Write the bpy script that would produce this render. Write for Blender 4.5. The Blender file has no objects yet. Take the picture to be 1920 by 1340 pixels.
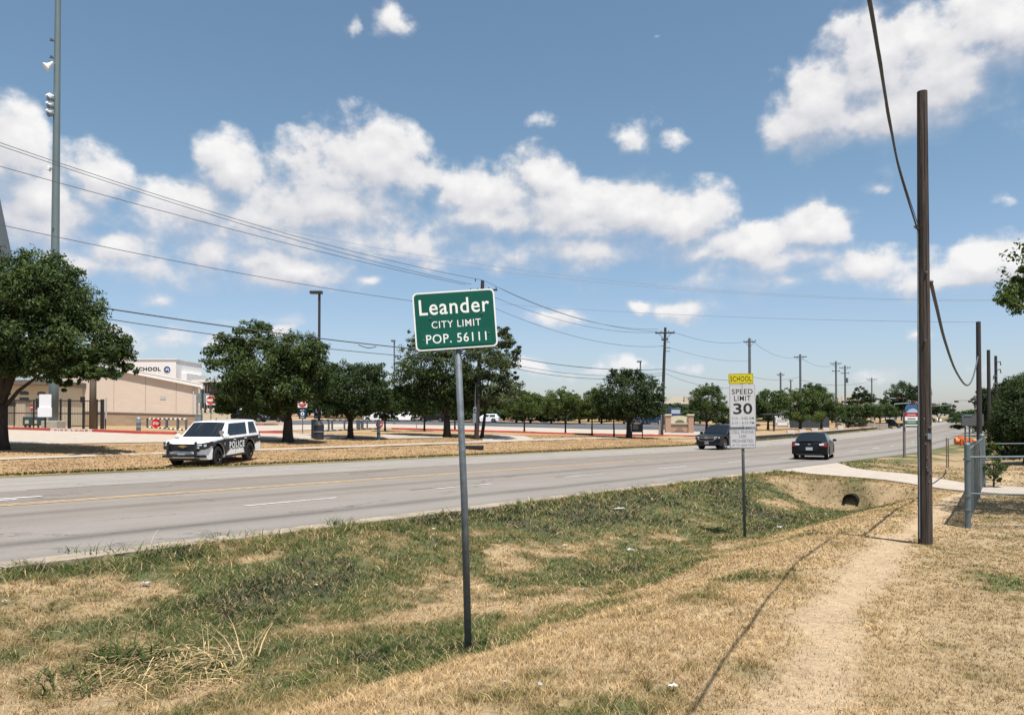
import bpy, bmesh, math, random
import numpy as np
from mathutils import Vector, Matrix

# ------------------------------------------------------------------ camera, sky, sun
F = 1443.0            # focal length in photo pixels (photo 1920 wide)
HOR = 786.0           # horizon row
PP = 763.0            # principal row (the photo is a crop)
CZ = 1.9              # camera height over the road level
scene = bpy.context.scene
COL = scene.collection

cam_d = bpy.data.cameras.new('camera')
cam = bpy.data.objects.new('camera', cam_d)
COL.objects.link(cam)
PITCH = math.atan((HOR - PP) / F)
cam.location = (0, 0, CZ)
cam.rotation_euler = (math.pi / 2 + PITCH, 0, 0)
cam_d.sensor_fit = 'HORIZONTAL'
cam_d.sensor_width = 36.0
cam_d.lens = 36.0 * F / 1920
cam_d.shift_y = (PP - 670) / 1920
cam_d.clip_end = 9000
scene.camera = cam
scene.view_settings.view_transform = 'Standard'
scene.view_settings.look = 'None'
scene.view_settings.gamma = 1
scene.view_settings.use_curve_mapping = False
scene.view_settings.exposure = 0.75

SUN = Vector((0.14, -0.27, 1.0)).normalized()
SUN_EL = math.asin(SUN.z)
SUN_AZ = math.atan2(SUN.x, SUN.y)
sl = bpy.data.lights.new('sun', 'SUN')
sl.energy = 5.0
sl.angle = math.radians(0.4)
sl.color = (1.0, 0.955, 0.89)
so = bpy.data.objects.new('sun', sl)
COL.objects.link(so)
so.rotation_euler = SUN.to_track_quat('Z', 'Y').to_euler()

# ---- world: Nishita sky with cumulus clouds laid out by azimuth / elevation
world = bpy.data.worlds.new('World')
scene.world = world
world.use_nodes = True
world.cycles.sampling_method = 'MANUAL'
world.cycles.sample_map_resolution = 256
WN = world.node_tree
WN.nodes.clear()

CLOUDS = [  # photo px, py, half width, half height, amount
 (1560,190,105,72,1),(1655,140,110,115,1),(1500,228,75,45,1),(1790,130,150,95,1),(1885,60,120,80,1),(1640,215,160,48,1),(1710,70,80,60,.9),(1990,40,140,90,1),
 (430,325,70,48,1),(365,372,85,45,1),(690,305,120,72,1),(590,325,85,62,1),(775,330,60,55,.9),(930,365,115,58,1),(1010,325,60,48,.95),(1060,395,170,58,1),
 (1185,385,120,52,1),(1295,405,85,42,1),(890,420,170,42,.9),(450,395,170,42,.9),(620,385,190,55,1),
 (20,262,62,62,1),(172,330,75,60,1),(65,350,95,62,.9),(150,395,100,45,.9),(205,470,100,40,.95),(120,485,80,42,.9),(-60,300,90,80,1),
 (395,470,95,45,.95),(560,515,150,38,.95),(490,490,120,40,.9),(690,526,32,16,.9),
 (1525,440,75,42,1),(1405,462,100,40,1),(1490,490,190,38,.9),(1640,492,150,40,.9),(1835,488,85,45,1),(1790,515,140,40,.95),(1320,472,90,28,.8),(1090,468,140,32,.75),(1950,500,90,50,1),
 (1195,246,70,44,.60),(1268,258,50,34,.56),(1018,228,66,28,.52),(732,20,62,52,.60),(662,36,34,36,.52),
 (1290,580,105,28,.85),(1200,580,42,24,.8),(1040,596,65,26,.8),(1720,640,50,22,.75),(1000,682,55,22,.7),(290,562,60,22,.75),(515,622,36,20,.75),
 (1640,345,65,30,.55),(1890,365,45,26,.6),(1260,325,70,24,.5),(700,445,200,38,.62),(230,610,120,20,.5),(620,445,430,62,.86),(1080,470,330,48,.82),(1500,520,480,50,.66),(300,500,330,60,.74),(300,625,380,60,.55),(1150,690,420,40,.5),(1700,700,350,40,.45),(1050,320,90,60,.6),(90,420,170,90,.8),(1640,225,190,50,.85),(480,600,300,30,.55),(1240,60,60,16,.4),
]

def group_inputs(tree, ins, outs):
    for n, t in ins:
        tree.interface.new_socket(n, in_out='INPUT', socket_type=t)
    for n, t in outs:
        tree.interface.new_socket(n, in_out='OUTPUT', socket_type=t)

def nd(t, kind, **kw):
    n = t.nodes.new(kind)
    for k, v in kw.items():
        setattr(n, k, v)
    return n

def mth(t, op, a, b=None, c=None, clamp=False):
    n = nd(t, 'ShaderNodeMath', operation=op)
    n.use_clamp = clamp
    for i, v in enumerate((a, b, c)):
        if v is None:
            continue
        if isinstance(v, (int, float)):
            n.inputs[i].default_value = v
        else:
            t.links.new(v, n.inputs[i])
    return n.outputs[0]

def vmth(t, op, a, b=None, scale=None):
    n = nd(t, 'ShaderNodeVectorMath', operation=op)
    for i, v in enumerate((a, b)):
        if v is None:
            continue
        if isinstance(v, (tuple, list)):
            n.inputs[i].default_value = v
        else:
            t.links.new(v, n.inputs[i])
    if scale is not None:
        n.inputs['Scale'].default_value = scale
    return n.outputs['Value'] if op == 'LENGTH' else n.outputs[0]

def noise(t, vec, scale, detail=4, rough=0.55, dist=0.0, dims='3D'):
    n = nd(t, 'ShaderNodeTexNoise', noise_dimensions=dims)
    n.inputs['Scale'].default_value = scale
    n.inputs['Detail'].default_value = detail
    n.inputs['Roughness'].default_value = rough
    n.inputs['Distortion'].default_value = dist
    if vec is not None:
        t.links.new(vec, n.inputs['Vector'])
    return n

def maprange(t, v, a, b, c=0.0, d=1.0, smooth=False):
    n = nd(t, 'ShaderNodeMapRange')
    if smooth:
        n.interpolation_type = 'SMOOTHSTEP'
    t.links.new(v, n.inputs[0])
    for i, x in enumerate((a, b, c, d)):
        n.inputs[i + 1].default_value = x
    return n.outputs[0]

def mixc(t, f, a, b, blend='MIX'):
    n = nd(t, 'ShaderNodeMix', data_type='RGBA', blend_type=blend)
    for s, v in (('Factor', f), ('A', a), ('B', b)):
        k = {'Factor': 0, 'A': 6, 'B': 7}[s]
        if isinstance(v, (int, float)):
            n.inputs[k].default_value = v
        elif isinstance(v, (tuple, list)):
            n.inputs[k].default_value = (*v[:3], 1)
        else:
            t.links.new(v, n.inputs[k])
    return n.outputs[2]

cg = bpy.data.node_groups.new('cloud_density', 'ShaderNodeTree')
group_inputs(cg, [('Vector', 'NodeSocketVector')], [('Density', 'NodeSocketFloat')])
gi = nd(cg, 'NodeGroupInput')
go = nd(cg, 'NodeGroupOutput')
vin = gi.outputs[0]
nz = noise(cg, vin, 9.0, 5, 0.55)
warp = vmth(cg, 'SCALE', vmth(cg, 'SUBTRACT', nz.outputs['Color'], (0.5, 0.5, 0.5)), scale=0.05)
vw = vmth(cg, 'ADD', vin, warp)
acc = None
for (px, py, rx, ry, am) in CLOUDS:
    a = (px - 960) / F
    v = (HOR - py) / F
    az = math.atan(a)
    el = math.atan(v * math.cos(az))
    kx = math.cos(az) ** 2
    q = vmth(cg, 'LENGTH', vmth(cg, 'MULTIPLY', vmth(cg, 'SUBTRACT', vw, (az, el, 0)), (F / (rx * 1.14 * kx), F / (ry * 1.14 * math.cos(az)), 0)))
    d = mth(cg, 'SUBTRACT', am, mth(cg, 'MULTIPLY', q, 0.62))
    acc = d if acc is None else mth(cg, 'SMOOTH_MAX', acc, d, 0.12)
# the rest of the sky: scattered cumulus of the same kind where the photograph does not look
sp = nd(cg, 'ShaderNodeSeparateXYZ')
cg.links.new(vin, sp.inputs[0])
outside = maprange(cg, mth(cg, 'ABSOLUTE', sp.outputs[0]), 0.62, 0.85, 0, 1)
n2 = noise(cg, vmth(cg, 'MULTIPLY', vw, (3.2, 6.5, 1)), 1.0, 3, 0.5)
gen = mth(cg, 'MULTIPLY', mth(cg, 'SUBTRACT', mth(cg, 'MULTIPLY', n2.outputs[0], 3.2), 1.45), outside)
gen = mth(cg, 'SUBTRACT', gen, mth(cg, 'MULTIPLY', mth(cg, 'SUBTRACT', 1.0, outside), 1.5))
acc = mth(cg, 'MAXIMUM', acc, gen)
n3 = noise(cg, vmth(cg, 'MULTIPLY', vin, (1.0, 1.25, 1)), 15.0, 10, 0.55)
n4 = noise(cg, vin, 45.0, 6, 0.6)
det = mth(cg, 'ADD', mth(cg, 'MULTIPLY', mth(cg, 'SUBTRACT', n3.outputs[0], 0.5), 1.30), mth(cg, 'MULTIPLY', mth(cg, 'SUBTRACT', n4.outputs[0], 0.5), 0.16))
cg.links.new(mth(cg, 'ADD', acc, det), go.inputs[0])

tc = nd(WN, 'ShaderNodeTexCoord')
sx = nd(WN, 'ShaderNodeSeparateXYZ')
WN.links.new(tc.outputs['Generated'], sx.inputs[0])
azn = mth(WN, 'ARCTAN2', sx.outputs[0], sx.outputs[1])
hyp = mth(WN, 'SQRT', mth(WN, 'ADD', mth(WN, 'MULTIPLY', sx.outputs[0], sx.outputs[0]), mth(WN, 'MULTIPLY', sx.outputs[1], sx.outputs[1])))
eln = mth(WN, 'ARCTAN2', sx.outputs[2], hyp)
cv = nd(WN, 'ShaderNodeCombineXYZ')
WN.links.new(azn, cv.inputs[0])
WN.links.new(eln, cv.inputs[1])
def cden(off):
    g = nd(WN, 'ShaderNodeGroup')
    g.node_tree = cg
    WN.links.new(vmth(WN, 'ADD', cv.outputs[0], off), g.inputs[0])
    return g.outputs[0]
D0 = cden((0, 0, 0))
D1 = cden((0.008, 0.042, 0))
D2 = cden((0.004, 0.013, 0))
top = mth(WN, 'SUBTRACT', D0, D1)
lit = mth(WN, 'ADD', mth(WN, 'MULTIPLY', top, 0.62), mth(WN, 'MULTIPLY', mth(WN, 'SUBTRACT', D0, D2), 0.85))
lit = maprange(WN, lit, -0.38, 0.66, 0, 1, False)
soft = maprange(WN, top, -0.25, 0.35, 0.85, 0.34)
alpha = mth(WN, 'DIVIDE', mth(WN, 'SUBTRACT', D0, 0.24), soft, clamp=True)
alpha = maprange(WN, alpha, 0.0, 1.0, 0.0, 0.96, True)
sky = nd(WN, 'ShaderNodeTexSky', sky_type='NISHITA')
sky.sun_disc = False
sky.sun_elevation = SUN_EL
sky.sun_rotation = SUN_AZ
sky.altitude = 300
sky.air_density = 1.0
sky.dust_density = 1.1
sky.ozone_density = 1.6
hsv = nd(WN, 'ShaderNodeHueSaturation')
hsv.inputs['Saturation'].default_value = 0.92
hsv.inputs['Value'].default_value = 1.0
WN.links.new(sky.outputs[0], hsv.inputs['Color'])
SKYTINT = mixc(WN, 1.0, hsv.outputs[0], mixc(WN, maprange(WN, eln, 0.0, 0.30), (0.91, 0.88, 0.99), (0.81, 0.94, 0.92)), 'MULTIPLY')
ccol = mixc(WN, lit, (4.05, 4.1, 4.5), (6.8, 6.7, 6.6))
low = maprange(WN, eln, 0.0, 0.22, 0.45, 0.0)
ccol = mixc(WN, low, ccol, (5.4, 5.55, 6.0))
fin = mixc(WN, alpha, SKYTINT, ccol)
bg = nd(WN, 'ShaderNodeBackground')
bg.inputs[1].default_value = 0.085
WN.links.new(fin, bg.inputs[0])
wo = nd(WN, 'ShaderNodeOutputWorld')
WN.links.new(bg.outputs[0], wo.inputs[0])

rng = np.random.default_rng(7)
random.seed(7)

# ------------------------------------------------------------------ numpy value noise
def vnoise(x, y, seed=0):
    xi = np.floor(x).astype(np.int64); yi = np.floor(y).astype(np.int64)
    xf = x - xi; yf = y - yi
    def h(a, b):
        n = (a * 374761393 + b * 668265263 + seed * 1274126177) & 0xffffffff
        n = ((n ^ (n >> 13)) * 1274126177) & 0xffffffff
        n = n ^ (n >> 16)
        return (n & 0xffff) / 65535.0
    u = xf * xf * (3 - 2 * xf); v = yf * yf * (3 - 2 * yf)
    a = h(xi, yi); b = h(xi + 1, yi); c = h(xi, yi + 1); d = h(xi + 1, yi + 1)
    return (a * (1 - u) + b * u) * (1 - v) + (c * (1 - u) + d * u) * v

def fbm(x, y, oct=4, seed=0):
    t = 0; a = 1; s = 0
    for i in range(oct):
        t = t + a * vnoise(x * 2 ** i, y * 2 ** i, seed + i * 17); s += a; a *= 0.55
    return t / s

def sstep(a, b, x):
    t = np.clip((x - a) / (b - a), 0, 1)
    return t * t * (3 - 2 * t)

# ------------------------------------------------------------------ terrain in road coordinates (s along, d across to the left)
TH = math.radians(39.3)
UX, UY = math.sin(TH), math.cos(TH)
NX, NY = -UY, UX
DN, DF = 11.8, 29.6                    # near and far edge of the carriageway

def bend(s):
    s = np.asarray(s, float)
    t = np.maximum(s - 48, 0)
    return np.where(t < 34, 0.105 * t * t / 68, 0.105 * (t - 17))

def hroad(s):                           # metres below the camera
    return np.interp(s, [-60, 0, 60, 110, 165, 269, 412, 700, 3000], [1.55, 1.9, 2.26, 2.27, 2.05, 0.95, 0.4, 1.5, 4])

def ditch_d(s):
    return np.interp(s, [-20, 2, 6, 12, 17, 26], [6.2, 6.3, 6.35, 6.6, 7.0, 7.4])

def depth_below(s, d, bumps=True):
    s = np.asarray(s, float); d = np.asarray(d, float)
    hr = hroad(s)
    bank = np.interp(s, [-60, -5, 0, 6, 14, 24, 40, 60], [1.6, 1.6, 1.62, 1.80, 2.06, 2.30, 2.34, 2.2])
    bank = np.where(s > 60, np.minimum(bank, hroad(s) - 0.06), bank)
    dd = ditch_d(s)
    bot = hr + np.interp(s, [-20, 2, 8, 17, 22, 25, 26.4, 27.1, 33, 40, 60, 90], [.5, .52, .52, .70, .84, .93, .90, .06, .03, .28, .22, .1])
    edge = np.interp(s, [-20, 0, 2.4, 6, 17, 25], [4.0, 4.2, 4.3, 4.7, 6.0, 6.0])
    # bank -> ditch -> road shoulder
    t1 = sstep(0, 1, (d - (edge - 1.6)) / np.maximum(dd - edge + 1.6, .3))
    near = bank * (1 - t1) + bot * t1
    t2 = sstep(0, 1, (d - dd - .3) / (DN - .8 - dd - .3))
    near = np.where(d > dd, bot * (1 - t2) + (hr + 0.02) * t2, near)
    # far, school side
    left_d = [29.6, 31, 37, 41, 46, 52, 60, 80, 200, 600, 3000]
    lv = [0.0, .06, 0, 0, 0, 0, 0, 0, 0, 0, 0]
    la = np.interp(d, left_d, [0, 0, 1.70, 1.42, 1.15, .95, .82, .74, .5, .2, 0.5])
    ra = np.interp(d, [29.6, 30.3, 37, 42, 50, 62, 80, 100, 112, 125, 200, 600, 3000], [0, 0, 1.85, 1.74, 1.46, 1.2, 1.0, .55, .4, -.5, -1.5, -2.5, -1.0])
    # left profile starts on the road level
    tl = sstep(30.2, 37, d)
    la = np.where(d < 37, (hr - 0.03) * (1 - tl) + 1.70 * tl, la)
    wall = sstep(66, 72, s)
    start = hr + 0.02 - wall * 0.52
    tr = sstep(30.6, 37, d)
    ra = np.where(d < 37, start * (1 - tr) + (1.85 - 0.15 * wall) * tr, ra - 0.15 * wall * (1 - sstep(37, 60, d)))
    ra = np.where(d < 30.25, hr + .02, ra)
    ra = ra + (hroad(np.maximum(s, 110)) - 2.27) * (d > 29) * 0.9
    wr = sstep(48, 75, s)
    far = la * (1 - wr) + ra * wr
    z = np.where(d < DN, near, np.where(d > DF, far, hr + 0.03))
    if bumps:
        m = np.clip((DN - .3 - d) / .6, 0, 1) + np.clip((d - DF - .5) / 1.5, 0, 1)
        dw = np.clip((np.abs(s - np.interp(d, [-12, 0, 4.4, 7.5, 9.8, 11.5], [27.5, 28.5, 29.6, 31, 32.7, 35])) - np.interp(d, [-12, 7.5, 9.8, 11.5], [1.6, 2.0, 2.9, 4.1])) / .8, 0, 1)
        m = m * np.where(d < DN, dw, sstep(39.5, 37.5, d))
        z = z + m * ((fbm(s * .9, d * .9, 3, 5) - .5) * .10 + (fbm(s * .25, d * .25, 2, 9) - .5) * .12)
    return z

def sd(x, y):
    s = x * UX + y * UY
    return s, x * NX + y * NY - bend(s)

def xy(s, d):
    q = d + bend(s)
    return s * UX + q * NX, s * UY + q * NY

def gz(x, y):
    s, d = sd(np.asarray(x, float), np.asarray(y, float))
    return CZ - depth_below(s, d)

def ray(px, py):
    """direction with y = 1 for a photo pixel"""
    v = Vector(((px - 960), F, (PP - py)))
    v.rotate(Matrix.Rotation(PITCH, 3, 'X'))
    return v / v.y

def at(px, py, Y):
    r = ray(px, py)
    return Vector((r.x * Y, Y, CZ + r.z * Y))

_YS = np.concatenate([np.arange(3, 60, .04), np.arange(60, 200, .2), np.arange(200, 1500, 2)])
def hit(px, py, default=200.0):
    r = ray(px, py)
    z = CZ + r.z * _YS
    g = gz(r.x * _YS, _YS)
    i = np.argmax(z < g)
    Y = _YS[i] if z[i] < g[i] else default
    return Vector((r.x * Y, Y, float(gz(r.x * Y, Y))))

def ground_at(px, Y):
    x = (px - 960) / F * Y
    return Vector((x, Y, float(gz(x, Y))))

# ------------------------------------------------------------------ materials
MATS = {}
def mat(name, col, rough=0.7, metal=0.0, spec=0.5, var=0.0, vscale=8.0, bump=0.0, bscale=40.0, coat=0.0, var2=None, stretch=None):
    if name in MATS:
        return MATS[name]
    m = bpy.data.materials.new(name)
    m.use_nodes = True
    t = m.node_tree
    b = t.nodes['Principled BSDF']
    b.inputs['Roughness'].default_value = rough
    b.inputs['Metallic'].default_value = metal
    b.inputs['Specular IOR Level'].default_value = spec
    if coat:
        b.inputs['Coat Weight'].default_value = coat
        b.inputs['Coat Roughness'].default_value = 0.04
    tcn = nd(t, 'ShaderNodeTexCoord')
    vec = tcn.outputs['Object']
    if stretch:
        vec = vmth(t, 'MULTIPLY', vec, stretch)
    if var > 0:
        n = noise(t, vec, vscale, 6, 0.65)
        f = maprange(t, n.outputs[0], 0.28, 0.72)
        dark = tuple(c * (1 - var) for c in col) if var2 is None else var2
        t.links.new(mixc(t, f, dark, tuple(min(1, c * (1 + var * .6)) for c in col)), b.inputs['Base Color'])
    else:
        b.inputs['Base Color'].default_value = (*col, 1)
    if bump > 0:
        n = noise(t, vec, bscale, 5, 0.6)
        bn = nd(t, 'ShaderNodeBump')
        bn.inputs['Strength'].default_value = bump
        bn.inputs['Distance'].default_value = 0.02
        t.links.new(n.outputs[0], bn.inputs['Height'])
        t.links.new(bn.outputs[0], b.inputs['Normal'])
    MATS[name] = m
    return m

def sheeting(name, col, rough=.6):
    return mat(name, col, rough, 0, .2, .06, 3.0)

M_green = sheeting('sign_green', (0.003, 0.086, 0.061))
M_green2 = sheeting('sign_green_panel', (0.004, 0.094, 0.066))
M_white = sheeting('sign_white', (0.80, 0.81, 0.80))
M_signgrey = sheeting('sign_white_aged', (0.52, 0.52, 0.535))
M_yellow = sheeting('sign_yellow', (0.60, 0.51, 0.012))
M_ink = mat('black_ink', (0.012, 0.012, 0.014), .5)
M_ink2 = mat('faded_ink', (0.16, 0.17, 0.2), .6)
M_red = sheeting('sign_red', (0.52, 0.02, 0.022))
M_blue = sheeting('sign_blue', (0.012, 0.035, 0.10))
M_galv = mat('galvanised', (0.23, 0.28, 0.31), .5, .35, .5, .3, 6, .1, 60)
M_galvdark = mat('weathered_post', (0.115, 0.135, 0.15), .6, .3, .4, .4, 14, .2, 80)
M_polegrey = mat('pole_grey', (0.145, 0.19, 0.20), .55, .2, .5, .18, 1.2, 0, 1, 0, None, (1, 1, .25))
M_wood = mat('creosote_wood', (0.074, 0.057, 0.049), .9, 0, .25, .7, 16, 1.0, 26, 0, None, (1, 1, .06))
M_wood2 = mat('dark_wood', (0.045, 0.04, 0.04), .85, 0, .3, .4, 6, .3, 20, 0, None, (1, 1, .1))
M_woodhaze = mat('hazed_pole_wood', (0.115, 0.125, 0.145), .85, 0, .3, .2, 3)  # weathered grey wood with bluish distance haze put into its colour
M_woodtan = mat('tan_wood', (0.14, 0.115, 0.085), .85, 0, .3, .4, 6, .3, 20, 0, None, (1, 1, .1))
M_cable = mat('cable_black', (0.022, 0.022, 0.026), .6)
M_wire = mat('wire_dark', (0.06, 0.065, 0.075), .6)
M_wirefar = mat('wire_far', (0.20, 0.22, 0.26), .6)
M_black = mat('black_paint', (0.012, 0.012, 0.014), .45)
M_iron = mat('black_iron', (0.015, 0.014, 0.015), .5)
M_darkbox = mat('charcoal_plastic', (0.02, 0.023, 0.03), .6)
M_bronze = mat('bronze_pole', (0.035, 0.028, 0.03), .5)
M_conc = mat('concrete', (0.33, 0.285, 0.24), .9, 0, .3, .18, 2.5, .15, 60)
M_strip = mat('road_edge_concrete', (0.27, 0.225, 0.175), .95, 0, .2, .4, 1.6)
M_concbase = mat('concrete_base', (0.38, 0.35, 0.30), .9, 0, .3, .2, 4)
M_redpaint = mat('red_kerb_paint', (0.48, 0.075, 0.055), .8, 0, .3, .35, 2.0)
M_whitepaint = mat('white_kerb_paint', (0.58, 0.52, 0.48), .8, 0, .3, .15, 3)
M_carwhite = mat('car_white', (0.80, 0.80, 0.80), .22, 0, .5, 0, 1, 0, 1, .6)
M_carblack = mat('car_black', (0.008, 0.009, 0.011), .3, 0, .22, 0, 1, 0, 1, .08)
M_carnavy = mat('car_dark_blue', (0.008, 0.012, 0.018), .3, 0, .25, 0, 1, 0, 1, .10)
M_cargrey = mat('car_grey', (0.10, 0.11, 0.12), .3, .2, .5, 0, 1, 0, 1, .5)
M_carred = mat('car_red', (0.30, 0.015, 0.02), .3, 0, .5, 0, 1, 0, 1, .5)
M_carblue = mat('car_blue', (0.02, 0.05, 0.13), .3, 0, .5, 0, 1, 0, 1, .5)
M_livery = mat('livery_black', (0.010, 0.011, 0.018), .3, 0, .5, 0, 1, 0, 1, .3)
M_glass = mat('tinted_glass', (0.010, 0.014, 0.018), .03, 0, .5)
M_tyre = mat('tyre_rubber', (0.012, 0.012, 0.012), .85)
M_rim = mat('dark_rim', (0.03, 0.03, 0.033), .4, .5)
M_rimlight = mat('alloy_rim', (0.35, 0.35, 0.36), .35, .8)
M_chrome = mat('chrome', (0.62, 0.63, 0.65), .16, 1.0)
M_lamp = mat('headlight_lens', (0.55, 0.60, 0.64), .10, .1, .6)
M_tail = mat('tail_lens', (0.22, 0.012, 0.012), .15)
M_gold = mat('gold_emblem', (0.45, 0.33, 0.12), .35, .6)
M_plate = mat('plate', (0.45, 0.48, 0.52), .5)
M_orange = mat('orange_plastic', (0.78, 0.17, 0.035), .6)
M_orangepale = mat('orange_band', (0.80, 0.55, 0.42), .6)
M_stucco = mat('cream_stucco', (0.56, 0.50, 0.38), .9, 0, .3, .06, 3)
M_wallwhite = mat('white_panel', (0.74, 0.72, 0.70), .75, 0, .3, .04, 2)
M_trimgrey = mat('grey_trim', (0.42, 0.41, 0.40), .7)
M_roofbrown = mat('brown_roof', (0.14, 0.12, 0.10), .8, 0, .3, .25, 3)
M_rooftan = mat('tan_shingle', (0.24, 0.21, 0.165), .9, 0, .3, .25, 5)
M_housewall = mat('house_wall', (0.45, 0.40, 0.30), .9, 0, .3, .15, 2)
M_brown = mat('brown_wall', (0.16, 0.125, 0.10), .8, 0, .3, .2, 2)
M_pinkbrick = mat('monument_brick', (0.40, 0.255, 0.18), .9, 0, .3, .3, 16, .2, 60)
M_panelcream = mat('monument_panel', (0.55, 0.49, 0.36), .85, 0, .3, .1, 6)
M_teal = mat('teal_box', (0.03, 0.055, 0.06), .6)
M_darkfence = mat('dark_fence', (0.045, 0.055, 0.065), .8, 0, .3, .2, 3)
M_container = mat('blue_box', (0.035, 0.075, 0.16), .5)
M_windowdark = mat('window_dark', (0.03, 0.035, 0.04), .15)
M_paper = mat('paper_white', (0.50, 0.48, 0.45), .8, 0, .3, .3, 30)
M_papery = mat('paper_yellowed', (0.66, 0.60, 0.38), .7)
M_pgrey = mat('plastic_grey', (0.45, 0.48, 0.52), .4)
M_dirt = mat('bare_dirt', (0.45, 0.35, 0.255), .95, 0, .2, .3, 4, .4, 30)
M_bark = mat('bark', (0.045, 0.037, 0.031), .95, 0, .2, .5, 10, .8, 18, 0, None, (1, 1, .25))
M_signal = mat('signal_housing', (0.05, 0.035, 0.035), .6)

def brickwall(name, c1, c2, mortar, w, h, axis='X'):
    m = bpy.data.materials.new(name)
    m.use_nodes = True
    t = m.node_tree
    b = t.nodes['Principled BSDF']
    b.inputs['Roughness'].default_value = .9
    tcn = nd(t, 'ShaderNodeTexCoord')
    s3 = nd(t, 'ShaderNodeSeparateXYZ')
    t.links.new(tcn.outputs['Object'], s3.inputs[0])
    cb = nd(t, 'ShaderNodeCombineXYZ')
    t.links.new(s3.outputs[0 if axis == 'X' else 1], cb.inputs[0])
    t.links.new(s3.outputs[2], cb.inputs[1])
    br = nd(t, 'ShaderNodeTexBrick')
    br.inputs['Scale'].default_value = 1
    br.inputs['Brick Width'].default_value = w
    br.inputs['Row Height'].default_value = h
    br.inputs['Mortar Size'].default_value = 0.012
    br.inputs['Color1'].default_value = (*c1, 1)
    br.inputs['Color2'].default_value = (*c2, 1)
    br.inputs['Mortar'].default_value = (*mortar, 1)
    t.links.new(cb.outputs[0], br.inputs['Vector'])
    n = noise(t, tcn.outputs['Object'], .7, 4)
    t.links.new(mixc(t, mth(t, 'MULTIPLY', n.outputs[0], .25), br.outputs[0], c2), b.inputs['Base Color'])
    return m
M_block = brickwall('limestone_block_wall', (0.60, 0.50, 0.415), (0.565, 0.465, 0.385), (0.56, 0.47, 0.39), .6, .3)
M_stonebase = brickwall('rough_stone_base', (0.36, 0.26, 0.17), (0.27, 0.19, 0.13), (0.36, 0.30, 0.22), .8, .22)

def leafmat(name, c1, c2, trans=0.25):
    m = bpy.data.materials.new(name)
    m.use_nodes = True
    t = m.node_tree
    t.nodes.clear()
    at_ = nd(t, 'ShaderNodeAttribute', attribute_name='tint')
    col = mixc(t, at_.outputs['Fac'], c1, c2)
    b = nd(t, 'ShaderNodeBsdfPrincipled')
    b.inputs['Roughness'].default_value = .65
    b.inputs['Specular IOR Level'].default_value = .15
    t.links.new(col, b.inputs['Base Color'])
    tr = nd(t, 'ShaderNodeBsdfTranslucent')
    t.links.new(mixc(t, 1.0, col, (1.1, 1.2, .5), 'MULTIPLY'), tr.inputs[0])
    mx = nd(t, 'ShaderNodeMixShader')
    mx.inputs[0].default_value = trans
    t.links.new(b.outputs[0], mx.inputs[1])
    t.links.new(tr.outputs[0], mx.inputs[2])
    o = nd(t, 'ShaderNodeOutputMaterial')
    t.links.new(mx.outputs[0], o.inputs[0])
    return m
M_leaf = leafmat('leaf_oak', (0.020, 0.042, 0.015), (0.085, 0.116, 0.034))
M_leafbright = leafmat('leaf_bright', (0.030, 0.056, 0.014), (0.108, 0.138, 0.036))
M_leafpale = leafmat('leaf_pale', (0.042, 0.060, 0.026), (0.095, 0.115, 0.055))
M_leafhaze = leafmat('leaf_far_haze', (0.028, 0.050, 0.022), (0.068, 0.095, 0.040))  # less saturated, slight distance haze put into the leaf colour
M_leafdark = leafmat('leaf_dark', (0.016, 0.032, 0.012), (0.050, 0.072, 0.025))
M_leafbrown = leafmat('leaf_brown', (0.055, 0.045, 0.025), (0.10, 0.085, 0.040))

def grassmat():
    m = bpy.data.materials.new('grass_blades')
    m.use_nodes = True
    t = m.node_tree
    t.nodes.clear()
    a = nd(t, 'ShaderNodeAttribute', attribute_name='Col')
    d = nd(t, 'ShaderNodeBsdfDiffuse')
    t.links.new(a.outputs['Color'], d.inputs[0])
    tr = nd(t, 'ShaderNodeBsdfTranslucent')
    t.links.new(a.outputs['Color'], tr.inputs[0])
    mx = nd(t, 'ShaderNodeMixShader')
    mx.inputs[0].default_value = .3
    t.links.new(d.outputs[0], mx.inputs[1])
    t.links.new(tr.outputs[0], mx.inputs[2])
    o = nd(t, 'ShaderNodeOutputMaterial')
    t.links.new(mx.outputs[0], o.inputs[0])
    return m
M_grass = grassmat()

def groundmat():
    m = bpy.data.materials.new('ground_soil_and_turf')
    m.use_nodes = True
    t = m.node_tree
    b = t.nodes['Principled BSDF']
    b.inputs['Roughness'].default_value = .95
    b.inputs['Specular IOR Level'].default_value = .15
    a = nd(t, 'ShaderNodeAttribute', attribute_name='Col')
    g = nd(t, 'ShaderNodeNewGeometry')
    n1 = noise(t, g.outputs['Position'], 1.6, 8, .7)
    n2 = noise(t, g.outputs['Position'], 14.0, 6, .7)
    n3 = noise(t, g.outputs['Position'], 70.0, 3, .7)
    f = mth(t, 'ADD', mth(t, 'MULTIPLY', mth(t, 'SUBTRACT', n1.outputs[0], .5), .7), mth(t, 'MULTIPLY', mth(t, 'SUBTRACT', n2.outputs[0], .5), 1.3))
    f = mth(t, 'ADD', f, mth(t, 'MULTIPLY', mth(t, 'SUBTRACT', n3.outputs[0], .5), 1.5))
    k = mth(t, 'ADD', 1.0, f)
    cc = nd(t, 'ShaderNodeCombineXYZ')
    for i in range(3):
        t.links.new(k, cc.inputs[i])
    t.links.new(mixc(t, 1.0, a.outputs['Color'], cc.outputs[0], 'MULTIPLY'), b.inputs['Base Color'])
    bn = nd(t, 'ShaderNodeBump')
    bn.inputs['Strength'].default_value = .6
    bn.inputs['Distance'].default_value = .04
    t.links.new(mth(t, 'ADD', n2.outputs[0], n3.outputs[0]), bn.inputs['Height'])
    t.links.new(bn.outputs[0], b.inputs['Normal'])
    return m
M_ground = groundmat()

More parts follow.
